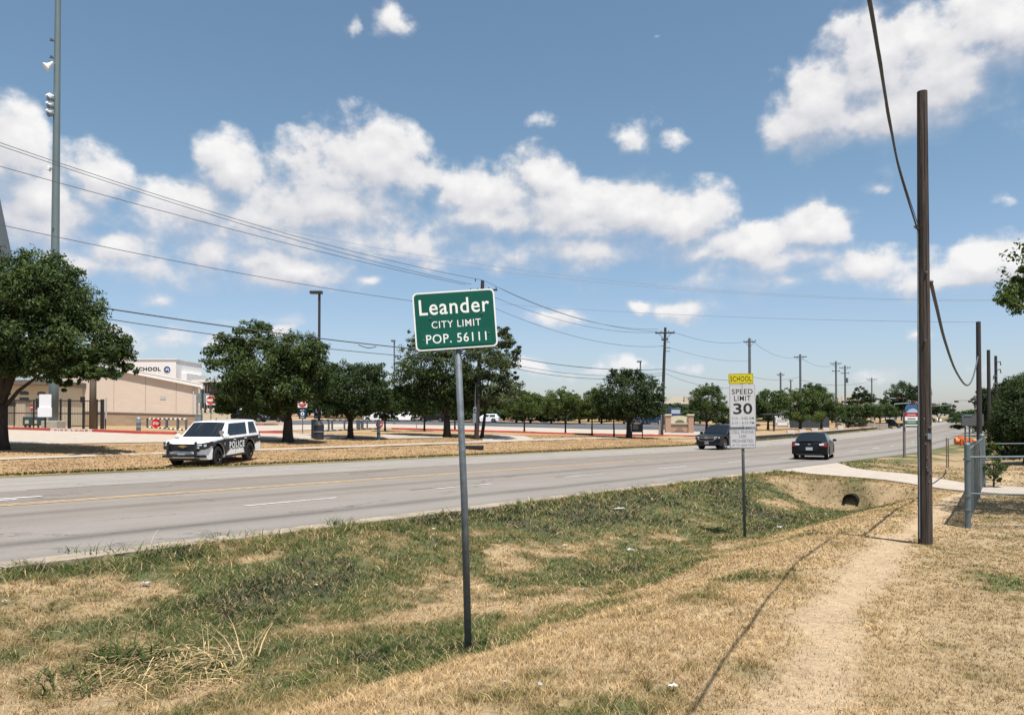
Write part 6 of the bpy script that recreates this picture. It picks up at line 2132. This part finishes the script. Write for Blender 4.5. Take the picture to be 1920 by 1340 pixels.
def bollard(px, py, top, Y, label, r=.14):
    g = ground_at(px, Y); h = at(px, top, Y).z - g.z
    t = thing('bollard', label, 'bollard', g)
    q = MB(); q.tube([(0, 0, -.1), (0, 0, h - .08), (0, 0, h)], [r, r, r * .6], 14); q.build('shaft', M_galv, t)
    for z in (h * .25, h * .55):
        q = MB(); q.cyl((0, 0, z), (0, 0, z + .10), r + .012, None, 14); q.build('band', M_galvdark, t)
bollard(260, 806, 782, 52, 'grey bollard left of the striped swing gate')
bollard(710, 823, 786, 54, 'tall grey bollard at the end of the long swing gate', .12)
g = ground_at(588, 52); h = at(588, 786, 52).z - g.z
q = MB(); q.box((0, 0, h / 2), (.26, .26, h))
tag(q.build('gate_post', M_darkbox, loc=g, bevel=.02), 'square dark gate post left of the bin', 'post')
g = ground_at(601, 52)
tb = thing('litter_bin', 'charcoal litter bin with pale bands at the foot of the bronze lamp post', 'litter bin', g + Vector((.0, -.5, 0)))
q = MB(); q.lathe([(0, .01), (0, .33), (.95, .36), (1.0, .30), (1.2, .16), (1.22, .0)], (0, 0, 0), 'z', 18); q.build('bin_body', M_darkbox, tb)
q = MB(); q.lathe([(.46, .365), (.53, .367)], (0, 0, 0), 'z', 18); q.build('band', M_galv, tb)

# do not enter signs
def dne(px, py, Y, bottom, label, extra=False):
    g = ground_at(px, Y)
    t = thing('do_not_enter_sign', label, 'road sign', g, 0, 'do not enter signs')
    z = at(px, py, Y).z - g.z
    w = 17.5 * Y / F
    q = MB(); q.cyl((0, 0, -.1), (0, 0, z + w * .4), .035); q.build('post', M_galvdark, t)
    pn = board('panel', rrect(w, w, .04, 4), -.06, .02, M_white, t, (0, z))
    board('disc', circle(w * .46, 26), -.066, .006, M_red, pn, (0, z))
    board('bar', rrect(w * .76, w * .20, .01, 2), -.072, .006, M_white, pn, (0, z))
    lettering('DO NOT', 0, z + w * .24, w * .40, w * .07, -.074, M_orangepale, pn, 'lettering', .02)
    lettering('ENTER', 0, z - w * .24, w * .36, w * .07, -.074, M_orangepale, pn, 'lettering', .02)
    if extra:
        z2 = at(px, 775.5, Y).z - g.z
        bp = board('blue_panel', rrect(w * .82, w * 1.05, .03, 4), -.05, .02, M_blue, t, (0, z2))
        board('ring', circle(w * .20, 20), -.056, .006, M_white, bp, (0, z2)); board('ring_centre', circle(w * .09, 14), -.062, .006, M_blue, bp, (0, z2))
        lettering('EXIT', 0, z2 - w * .37, w * .4, w * .12, -.056, M_white, bp, 'lettering', .02); lettering('BUS', 0, z2 + w * .38, w * .4, w * .12, -.056, M_white, bp, 'lettering', .02)
dne(395.5, 750, 62, 790, 'do not enter sign beside the cream yard wall')
dne(567.5, 755, 58, 812, 'do not enter sign above a blue panel right of the rounded oak', True)
g = ground_at(598, 54.5)
bs = thing('blue_parking_sign', 'dark blue sign with white curved arrow by the lamp post', 'road sign', g)
z0 = at(597, 774, 54.5).z - g.z; w = 13 * 54.5 / F
q = MB(); q.cyl((.0, 0, -.1), (.0, 0, z0 + .3), .035); q.build('post', M_bronze, bs)
bp = board('panel', rrect(w, w * 1.6, .03, 4), -.40, .02, M_blue, bs, (0, z0))
board('arrow', [(-.13, .12), (-.07, .12), (-.06, -.05), (0, -.10), (.07, -.04), (.07, .06), (.02, .06), (.11, .17), (.19, .06), (.14, .06), (.13, -.10), (.03, -.18), (-.09, -.14), (-.13, -.04)], -.406, .006, M_white, bp, (0, z0 + .16))
q = MB(); q.box((0, -.41, z0 - .25), (w * .7, .01, .04)); q.build('text_bar', M_plate, bp)
g = ground_at(378, 70)
ms = thing('sign_pair', 'two grey sign backs on one post left of the do not enter sign', 'road sign', g)
z0 = at(378, 746, 70).z - g.z
q = MB(); q.cyl((0, 0, -.1), (0, 0, z0 + .85), .05); q.build('post', M_galvdark, ms)
for x in (-.24, .44):
    q = MB(); q.box((x, -.05, z0), (.40 if x < 0 else .5, .03, .85)); q.build('panel', M_galv, ms)
q = MB(); q.lathe([(-.1, 0), (-.08, .08), (.08, .08), (.1, 0)], (0, 0, z0 + .9), 'z', 10); q.build('cap', M_white, ms)
g = ground_at(373, 74)
q = MB(); q.box((0, 0, .55), (.55, .5, 1.3)); q.box((0, 0, 1.22), (.62, .56, .06))
tag(q.build('utility_cabinet', M_galv, loc=g, bevel=.02), 'grey utility cabinet at the end of the school wall', 'cabinet')
g = ground_at(781, 70); z0 = at(781, 781, 70).z - g.z
ps = thing('small_sign', 'small white sign on a thin post among the young trees', 'road sign', g)
q = MB(); q.cyl((0, 0, -.1), (0, 0, z0 + .2), .03); q.build('post', M_galv, ps)
board('panel', rrect(.32, .45, .03, 3), -.04, .02, M_white, ps, (0, z0))

# monument sign and dark notice frame
MY = 92
g = ground_at(1275, MY)
mo = thing('monument_sign', 'pink brick monument sign with two capped pillars and a cream panel', 'sign', g)
def relm(px, py):
    p = at(px, py, MY); return p.x - g.x, p.z - g.z
for xa, xb, nm in ((1247, 1257, 0), (1289.5, 1299.5, 1)):
    x0, zt = relm(xa, 779); x1, _ = relm(xb, 779)
    q = MB(); q.box(((x0 + x1) / 2, 0, zt / 2 - .2), (x1 - x0, .65, zt + .4)); pz = q.build('pillar', M_pinkbrick, mo, bevel=.01)
    q = MB(); q.box(((x0 + x1) / 2, 0, zt + .08), (x1 - x0 + .16, .8, .18)); q.build('cap', M_panelcream, pz, bevel=.03)
x0, _ = relm(1257, 800); x1, _ = relm(1289.5, 800)
def mbar(y0, y1, yy_, th, m, nm):
    _, za = relm(1270, y0); _, zb3 = relm(1270, y1)
    q = MB(); q.box(((x0 + x1) / 2, yy_, (za + zb3) / 2), (x1 - x0 - .01, th, abs(za - zb3) - .004)); return q.build(nm, m, mo)
mbar(792.5, 818, 0, .35, M_pinkbrick, 'base_wall')
mbar(782.5, 792.4, 0, .3, M_panelcream, 'upper_panel')
mbar(792.5, 795, -.1, .3, M_housewall, 'ledge')
mbar(797.5, 799.5, -.19, .02, M_brown, 'text_band'); mbar(809, 810.5, -.19, .02, M_brown, 'text_band')
_, z = relm(1270, 804.5); lettering('RIDGE', (x0 + x1) / 2, z, .75, .15, -.18, M_ink, mo, 'lettering', .03) if False else None
for py, w in ((803, .62), (806.8, 1.0)):
    _, z = relm(1270, py)
    q = MB(); q.box(((x0 + x1) / 2, -.18, z), (w, .02, .10)); q.build('letter_band', M_brown, mo)
_, z = relm(1273, 790)
board('arch_emblem', [(.55 * math.cos(a), .32 * math.sin(a)) for a in np.linspace(0, math.pi, 12)], -.18, .02, mat('arch_green', (.11, .13, .07), .8), mo, ((x0 + x1) / 2 + .05, z - .12))
q = MB(); q.prism([(x0, 0)] + [(x0 + (x1 - x0) * t, .10 + .12 * math.sin(math.pi * t)) for t in np.linspace(0, 1, 9)] + [(x1, 0)], (0, -.15, relm(1270, 782.6)[1]), (1, 0, 0), (0, 0, 1), (0, 1, 0), .3); q.build('panel_top', M_panelcream, mo)
g = ground_at(1195, 74)
fb = thing('framed_notice_board', 'dark framed notice board on two legs under the big dark oak', 'notice board', g)
def relk(px, py):
    p = at(px, py, 74); return p.x - g.x, p.z - g.z
x0, zt = relk(1184.5, 794); x1, zb4 = relk(1204.5, 810)
q = MB(); q.box(((x0 + x1) / 2, 0, (zt + zb4) / 2), (x1 - x0, .08, zt - zb4)); q.build('panel', M_darkbox, fb)
for x in (x0, x1):
    q = MB(); q.box((x, 0, zt / 2), (.08, .12, zt + .1)); q.build('leg', M_black, fb)
q = MB(); q.box(((x0 + x1) / 2 - .15, -.045, (zt + zb4) / 2 + .08), (.5, .01, .45)); q.build('notice', M_ink2, fb)
g = ground_at(1267, 120)
z0 = at(1267, 779, 120).z - g.z; z1 = at(1267, 765, 120).z - g.z; w = 19 * 120 / F
tk = thing('box_truck', 'blue box truck partly hidden behind the monument sign', 'truck', g)
q = MB(); q.box((0, 2.5, z1 / 2 + .4), (w, 5, z1 - .8)); q.build('cargo_box', M_container, tk, bevel=.04)
q = MB(); q.box((0, -.01, z1 - .55), (w * .86, .04, .6)); q.build('rear_panel', M_plate, tk)
for x in (-w * .35, w * .35):
    q = MB(); q.lathe([(-.15, .2), (-.15, .45), (.15, .45), (.15, .2)], (x, 1.2, .45), 'x', 16); q.build('wheel', M_tyre, tk)

# ------------------------------------------------------------------ far houses and roadside bits
def house(px, Y, x0p, x1p, ridge, eave, label, chimney=None):
    g = ground_at(px, Y)
    t = thing('house', label, 'house', g, 0, None)
    k = Y / F
    w = (x1p - x0p) * k; ze = at(px, eave, Y).z - g.z; zr_ = at(px, ridge, Y).z - g.z
    cx = ((x0p + x1p) / 2 - px) * k
    q = MB(); q.box((cx, 4.5, ze / 2 - 1), (w * .92, 8, ze + 2)); q.build('wall', M_housewall, t)
    q = MB()
    q.add([(cx - w / 2, 0, ze), (cx + w / 2, 0, ze), (cx + w / 2, 9, ze), (cx - w / 2, 9, ze), (cx - w * .2, 4.5, zr_), (cx + w * .2, 4.5, zr_)], [(0, 1, 5, 4), (1, 2, 5), (2, 3, 4, 5), (3, 0, 4), (0, 3, 2, 1)])
    rf = q.build('roof', M_rooftan, t)
    if chimney:
        q = MB(); q.box(((chimney[0] - px) * k, 1.5, at(px, chimney[1], Y).z - g.z), (chimney[2] * k, 1.2, chimney[3] * k)); q.build('chimney', M_stucco, rf)
    for u in (-.25, .25):
        q = MB(); q.box((cx + w * u, .47, ze - 1.3), (1.2, .1, 1.2)); q.build('window', M_windowdark, t)
    return t
house(1280, 190, 1245, 1322, 742, 757, 'tan roofed house behind the trees above the blue truck', (1288, 750, 6, 14))
house(1602, 230, 1578, 1625, 742, 758, 'house with a rounded tan shingle roof above the far trees', (1577, 750, 6, 9))
house(1425, 200, 1405, 1455, 776, 786, 'low tan house right of the school speed sign')
g = ground_at(1520, 138)
df = thing('timber_fence', 'dark blue grey board fence right of the white camper', 'fence', g)
k = 138 / F
zt = at(1520, 781, 138).z - g.z
for i in range(16):
    q = MB(); q.box((-37 * k + i * 4.65 * k, .02 * (i % 2), zt / 2 - .1), (4.5 * k, .04, zt + .2 + .05 * (i % 3))); q.build('board', M_darkfence, df)
for z in (.4, zt - .3):
    q = MB(); q.box((-2 * k, .08, z), (70 * k, .05, .1)); q.build('rail', M_darkfence, df)
PG = 'stone pillars of the far subdivision entrance'
for px, top, base_, Y, lab in ((1574, 781, 806, 145, 'nearest stone pillar left of the far entrance'), (1598, 779, 803, 150, 'middle stone pillar of the far entrance'), (1635, 783, 801, 158, 'right stone pillar of the far entrance by the low trees')):
    g = ground_at(px, Y); h = at(px, top, Y).z - g.z
    t = thing('stone_pillar', lab, 'pillar', g, 0, PG)
    q = MB(); q.box((0, 0, h / 2 - .2), (.5, .5, h + .4)); q.build('shaft', M_concbase, t, bevel=.02)
    q = MB(); q.box((0, 0, h + .06), (.62, .62, .14)); q.build('cap', M_conc, t)
g = ground_at(1577, 143); h = at(1577, 791, 143).z - g.z
q = MB(); q.box((0, 0, h / 2 - .2), (1.3, .6, h + .4)); q.box((0, 0, h + .05), (1.42, .7, .1))
tag(q.build('stone_block', M_stucco, loc=g), 'cream stone block beside the nearest far entrance pillar', 'wall')
g = ground_at(1615, 152); h = at(1615, 794, 152).z - g.z
q = MB()
for i in range(6):
    q.box((-4.2 + i * 1.7, 0, h / 2 - .2 + .05 * (i % 2)), (1.66, .5, h + .4))
tag(q.build('entrance_wall', M_conc, loc=g), 'pale low entrance wall between the far stone pillars', 'wall')
g = ground_at(1470, 112)
for j, (px, Y) in enumerate(((1482, 95), (1504, 104), (1527, 112), (1548, 118), (1575, 125))):
    g = ground_at(px, Y)
    q = MB(); q.box((0, 0, .18), (.9, .35, .5))
    tag(q.build('marker_block', M_whitepaint, loc=g, bevel=.03), 'pale marker block on the dry lawn above the retaining wall, %s in its row' % ('leftmost', 'second', 'middle', 'fourth', 'rightmost')[j], 'block', 'pale marker blocks above the retaining wall')
g = ground_at(1451, 112); h = at(1451, 777, 112).z - g.z
gp = thing('street_tree_post', 'dark slim post with a flat shade roof left of the white camper', 'post', g)
q = MB(); q.box((0, 0, h / 2), (.22, .22, h)); q.build('shaft', M_darkfence, gp)
q = MB(); q.box((-.6, 0, h + .05), (2.6, 1.2, .1)); q.build('roof', M_galvdark, gp)

# traffic signals
def signal_mast(px, base_py, Y, arm_to, top, label, heads):
    g = ground_at(px, Y)
    t = thing('traffic_signal', label, 'traffic signal', g)
    h = at(px, top, Y).z - g.z
    q = MB(); q.cyl((0, 0, -.2), (0, 0, h), .16, .12, 10); q.build('mast', M_polegrey, t)
    e = at(arm_to[0], arm_to[1], Y) - g
    q = MB(); q.tube([(0, 0, h - .1), (e.x, 0, e.z)], [.13, .07], 8); q.build('arm', M_galv, t)
    for hx, hy, kind in heads:
        c = at(hx, hy, Y) - g
        q = MB(); q.box((c.x, -.1, c.z), (1.0 if kind == 'h' else .45, .3, .45 if kind == 'h' else 1.15)); hd = q.build('signal_head', M_signal, t, bevel=.04)
        for i in range(3):
            o = (i - 1) * .32
            p = (c.x + o, -.3, c.z) if kind == 'h' else (c.x, -.3, c.z + o)
            q = MB(); q.lathe([(0, 0), (0, .13), (.05, .13)], p, 'y', 10); q.build('lens', M_red if i == 2 else M_black, hd)
    return t
signal_mast(1677, 790, 190, (1722, 754), 756.5, 'traffic signal mast with a long arm left of the near pole', ((1712, 752.5, 'h'),))
signal_mast(1668, 790, 186, (1683, 747), 745, 'grey signal back on a short arm above the pickup', ((1684, 745.5, 'h'),))
signal_mast(1828, 790, 188, (1790, 751), 749, 'traffic signals with red heads right of the near pole', ((1793, 752.5, 'h'), (1819, 752.5, 'h')))
signal_mast(1722, 790, 195, (1786, 759.5), 761, 'signal arm reaching right from behind the near pole', ((1752, 762, 'h'),))
signal_mast(1746, 790, 205, (1748, 741), 727, 'thin pole just right of the near telephone pole', ())

# colourful shop sign on two posts
gl = ground_at(1695, 45); gr_ = ground_at(1727, 44.6)
st = thing('roadside_business_sign', 'striped board of shop panels on two posts, half hidden by the near pole', 'sign', gl)
k = 45 / F
zb5 = at(1710, 801, 45).z - gl.z
h = at(1710, 772, 45).z - gl.z
for x in (0, 27 * k):
    q = MB(); q.box((x, 0, h / 2 - .15), (.11, .11, h + .3)); q.build('post', mat('sign_post_mauve', (.16, .13, .13), .7), st)
y0 = 774
for py0, py1, m, nm in ((774.5, 780.5, M_red, 'red_panel'), (781.0, 788, M_white, 'white_panel'), (788.5, 795, mat('panel_green', (.04, .16, .10), .5), 'green_panel'), (796, 801, M_white, 'lower_white_panel')):
    za = at(1710, py0, 45).z - gl.z; zb6 = at(1710, py1, 45).z - gl.z
    q = MB(); q.box((13.5 * k, -.09, (za + zb6) / 2), (27 * k, .06, za - zb6)); p = q.build(nm, m, st)
    if nm == 'lower_white_panel':
        q = MB(); q.box((13.5 * k, -.125, zb6 + .06), (26 * k, .01, .07)); q.build('text_band', M_ink, p)
    else:
        q = MB(); q.box((12 * k, -.125, (za + zb6) / 2), (15 * k, .01, .055)); q.build('text_band', M_ink2 if m is M_white else M_plate, p)
zt = at(1710, 774, 45).z - gl.z
q = MB(); q.prism([(-12.5 * k, 0), (12.5 * k, 0)] + [(12.5 * k * math.cos(a), 7 * k + 9 * k * math.sin(a)) for a in np.linspace(.2, 2.94, 9)], (13.5 * k, -.10, zt), (1, 0, 0), (0, 0, 1), (0, 1, 0), .08)
ap = q.build('arched_panel', mat('panel_blue', (.05, .11, .26), .5), st)
q = MB(); q.prism([(-11 * k, 0), (11 * k, 0), (9 * k, 5 * k), (2 * k, 8 * k), (-5 * k, 6 * k)], (13.5 * k, -.115, zt + .02), (1, 0, 0), (0, 0, 1), (0, 1, 0), .01); q.build('hill_picture', mat('panel_sky', (.42, .50, .55), .5), ap)
# grey back of a board near the second pole
g = ground_at(1822, 44)
k = 44 / F
gb = thing('grey_board', 'plain grey sign back with a small teal plate beside the second telephone pole', 'sign', g)
za = at(1822, 776, 44).z - g.z; zb7 = at(1822, 798, 44).z - g.z
q = MB(); q.box((1 * k, 0, (za + zb7) / 2), (41 * k, .08, za - zb7)); q.build('board', mat('board_grey', (.10, .10, .11), .7, 0, .3, .2, 5), gb)
q = MB(); q.box((-8 * k, -.05, za - .07), (14 * k, .02, .09)); q.build('teal_plate', mat('teal_plate', (.08, .2, .2), .5), gb)
for x in (-11 * k, -3 * k):
    q = MB(); q.box((x, .08, zb7 / 2), (.06, .06, zb7 + .2)); q.build('leg', M_galvdark, gb)

# orange barricade heap and barrel
def barrel_parts(t, c, r, h, lying, ang):
    pr = [(0, r), (h * .3, r * .94), (h * .32, r * .90), (h * .6, r * .86), (h * .62, r * .80), (h * .95, r * .74), (h, r * .45)]
    q = MB()
    q.lathe(pr, c, 'x' if lying else 'z', 16)
    q.lathe([(0, 0), (0, r)], c, 'x' if lying else 'z', 16)
    q.lathe([(h, 0), (h, r * .45)], c, 'x' if lying else 'z', 16)
    b0 = q.build('drum', M_orange, t)
    q = MB(); q.lathe([(h * .36, r * .91), (h * .56, r * .885)], c, 'x' if lying else 'z', 16); q.build('reflective_band', M_orangepale, b0)
for px, Y, lying, lab in ((1800, 70, True, 'fallen orange traffic drum left of the orange group'), (1812, 69, True, 'middle fallen orange traffic drum behind the fence post'), (1825, 68, True, 'right fallen orange traffic drum touching the fence post'), (1850, 66, True, 'orange traffic drum lying right of the tall fence post'), (1863, 66, True, 'orange traffic drum by the yellow stake')):
    g = ground_at(px, Y)
    t = thing('traffic_drum', lab, 'traffic drum', g, random.uniform(-.5, .5), 'orange traffic drums by the road')
    barrel_parts(t, (-.45, 0, .3), .30, .95, lying, 0)
g = ground_at(1812, 67.5)
q = MB(); q.box((0, 0, .55), (1.5, .12, .28), M=Matrix.Rotation(.25, 3, 'Y')); q.box((-.5, 0, .3), (.06, .3, .6)); q.box((.5, 0, .25), (.06, .3, .5))
tag(q.build('barricade', M_orange, loc=g), 'slanted orange barricade plank above the fallen drums', 'barricade')
g = ground_at(1866, 63); h = at(1866, 800, 63).z - g.z
q = MB(); q.box((0, 0, h / 2 - .1), (.14, .14, h + .2)); tag(q.build('yellow_stake', mat('stake_yellow', (.45, .36, .10), .7), loc=g), 'slim yellow marker stake beside the right-hand orange drum', 'stake')

M_fence = mat('fence_steel', (.13, .165, .18), .55, .3, .5, .2, 6)
# chain link fence with return rails
fa = hit(1815, 990); fb_ = hit(1841, 915)
fb_ = ground_at(1841, 26.0)
cf = thing('chain_link_fence', 'galvanised chain link fence corner running away beside the dirt trail', 'fence', fa)
rb = fb_ - fa
hA_ = at(1815, 829, fa.y).z - fa.z; hB_ = at(1840, 813, fb_.y).z - fb_.z
def fpost(p, h, r):
    q = MB(); q.tube([tuple(p - Vector((0, 0, .2))), tuple(p + Vector((0, 0, h - .04))), tuple(p + Vector((0, 0, h)))], [r, r, r * .55], 12); return q.build('post', M_fence, cf, smooth=False)
fpost(Vector((0, 0, 0)), hA_, .055); fpost(rb, hB_, .09)
for t_ in (.33, .66):
    fpost(rb * t_, hA_ * (1 - t_) + (hB_ - .1) * t_ - .12, .03)
topd = .14
def chain(o, e, h0, h1, name='wire_mesh', pitch=.075, low=.04, wr=.0042):
    """diagonal wires of a chain link panel between two feet"""
    L = (e - o).length
    q = MB()
    du = (e - o)
    nrm = Vector((-du.y, du.x, 0)).normalized()
    H = max(h0, h1) - low
    n = int((L + H) / pitch)
    for sgn in (1, -1):
        for i in range(n):
            u0 = i * pitch - (H if sgn > 0 else 0)
            ua, za, ub, zb_ = u0, low, u0 + sgn * H, low + H
            if sgn < 0:
                ua, ub = i * pitch, i * pitch - H
            # clip to 0..L
            def clip(ua, za, ub, zb_):
                if ua > ub:
                    ua, za, ub, zb_ = ub, zb_, ua, za
                if ub <= 0 or ua >= L: return None
                if ua < 0:
                    f = -ua / (ub - ua); za += (zb_ - za) * f; ua = 0
                if ub > L:
                    f = (L - ua) / (ub - ua); zb_ = za + (zb_ - za) * f; ub = L
                return ua, za, ub, zb_
            c = clip(ua, za, ub, zb_)
            if c is None: continue
            ua, za, ub, zb_ = c
            p = o + du * (ua / L) + Vector((0, 0, za)); e2 = o + du * (ub / L) + Vector((0, 0, zb_))
            off = nrm * .004 * sgn
            q.tube([p + off, e2 + off], wr, 3, cap=False)
    b = q.build(name, M_fence, cf, recalc=False); b['kind'] = 'stuff'
    return b
chain(Vector((0, 0, 0)), rb, hA_ - .16, hB_ - .16, pitch=.06)
def frail(p, q_, r=.021, nm='rail'):
    q = MB(); q.tube([tuple(p), tuple(q_)], r, 8); return q.build(nm, M_fence, cf)
# returns to the right from both posts
ra = ground_at(1985, 15.2) - fa
rc = ground_at(1985, 27.0) - fa
zt1 = at(1830, 857, fa.y).z - fa.z; zt2 = at(1830, 925, fa.y).z - fa.z
frail(Vector((0, 0, zt1)), Vector((ra.x, ra.y, zt1 + .02))); frail(Vector((0, 0, zt2)), Vector((ra.x, ra.y, zt2 - .02)), .017)
for t_ in (0.9,):
    pass
chain(Vector((0, 0, 0)), Vector((ra.x, ra.y, ra.z)), zt1, zt1, pitch=.07, wr=.0012)
zt3 = at(1850, 832, fb_.y).z - fa.z
frail(Vector((rb.x, rb.y, zt3)), Vector((rc.x, rc.y, zt3)))
frail(Vector((0, 0, hA_ - .16)), rb + Vector((0, 0, hB_ - .16)), .024, 'top_rail')
for z in (.35, .62, 1.35):
    q = MB(); q.cyl((-.01, 0, z), (-.01, 0, z + .03), .068); q.build('tie_band', M_fence, cf)
# lone stake on the grass
g = hit(1775, 877); h = at(1772, 820, g.y).z - g.z
stk = thing('stake_pair', 'pair of thin brown stakes standing on the grass right of the near pole', 'stake', g)
for dx in (0, .12):
    q = MB(); q.box((dx, dx * .4, h / 2 - .1), (.045, .03, h + .2 - dx)); q.build('stake', M_woodtan, stk)

# culvert mouth below the driveway
s0, d0 = 26.72, 7.4
cu_p = Vector((*(float(q) for q in xy(s0, d0)), 0)); cu_p.z = float(gz(*(float(q) for q in xy(25.6, d0)))) + .02
cu = thing('culvert', 'dark concrete culvert mouth below the driveway in the ditch', 'culvert', cu_p)
ax_ = Vector((UX, UY, 0))
q = MB()
n = 20
R1, R0 = .25, .215
rings = []
for (off, r) in ((-.25, R1), (2.2, R1), (2.2, R0), (-.25, R0)):
    rings.append([ax_ * off + Vector((NX, NY, 0)) * (r * math.cos(2 * math.pi * i / n)) + Vector((0, 0, .24 + r * math.sin(2 * math.pi * i / n))) for i in range(n)])
vs = [v for r_ in rings for v in r_]
fs = []
for i in range(4):
    for k in range(n):
        fs.append((i * n + k, i * n + (k + 1) % n, ((i + 1) % 4) * n + (k + 1) % n, ((i + 1) % 4) * n + k))
q.add(vs, fs); q.build('pipe', mat('culvert_shaded', (.02, .018, .016), .95, 0, .1), cu)  # pipe painted near black to read as a shaded hole
q = MB(); q.add([ax_ * .5 + Vector((NX, NY, 0)) * (.2 * math.cos(2 * math.pi * i / n)) + Vector((0, 0, .24 + .2 * math.sin(2 * math.pi * i / n))) for i in range(n)], [tuple(range(n))]); q.build('pipe_shade_disc', M_black, cu)  # black disc added for the darkness inside the pipe

# ------------------------------------------------------------------ litter
def scrap(px, py, w, h, m, label, seed, name='litter', long=1.0):
    g = hit(px, py)
    r = np.random.default_rng(seed)
    k = g.y / F * .7
    n = 7
    b = MB(); vs = []
    for i in range(n):
        for j in range(n):
            u, v = i / (n - 1) - .5, j / (n - 1) - .5
            vs.append((u * w * k * (1 + .25 * r.normal()), v * w * k * .7 / long * (1 + .25 * r.normal()), .035 + abs(r.normal()) * h * k * .45))
    fs = [(i * n + j, i * n + j + 1, (i + 1) * n + j + 1, (i + 1) * n + j) for i in range(n - 1) for j in range(n - 1)]
    b.add(vs, fs)
    return tag(b.build(name, m, loc=g, recalc=False), label, 'litter')
scrap(1157, 957, 34, 5, M_paper, 'long white strip of litter near the top of the ditch slope', 1, 'litter', 3.2)
scrap(1182, 1035, 16, 7, M_paper, 'largest white paper scrap in the middle of the ditch', 2)
scrap(1096, 1110, 9, 6, M_paper, 'small white scrap in the green ditch bottom right of the sign post', 3)
scrap(1012, 1294, 15, 8, M_paper, 'white crumpled paper on the dry bank below the sign post', 4)
scrap(947, 1288, 9, 4, M_paper, 'tiny white scrap on the dry bank left of the crumpled paper', 5)
scrap(1262, 1298, 22, 5, M_paper, 'torn white scraps on the dry bank left of the shadow line', 6)
scrap(1321, 1060, 10, 4, M_paper, 'flat white scrap on the bank left below the school sign post', 7)
scrap(1462, 991, 12, 5, M_paper, 'white cup lid lying right of the school sign post foot', 8)
scrap(812, 996, 9, 5, M_papery, 'cream scrap high on the slope left of the sign post', 9)
scrap(273, 1101, 20, 8, M_pgrey, 'crumpled grey plastic bag on the slope at the left', 10)
scrap(592, 1104, 9, 9, M_papery, 'yellowish paper scrap in the dark green patch', 11)
scrap(9, 1134, 10, 6, M_paper, 'white scrap at the far left edge of the slope', 12)
scrap(1200, 1079, 5, 5, M_paper, 'tiny white speck of litter right of the ditch bottom scrap', 13)
scrap(1907, 988, 12, 7, M_paper, 'white plastic scrap in the tree shade at the right edge', 14)
scrap(1060, 1026, 11, 4, M_papery, 'faint cream strip of litter left of the largest paper scrap', 15)
g = hit(885, 842)
q = MB(); q.box((0, 0, .12), (1.5, .5, .24)); tag(q.build('drain_inlet', M_black, loc=g, bevel=.02), 'dark drain inlet in the verge right of the sign post', 'drain')
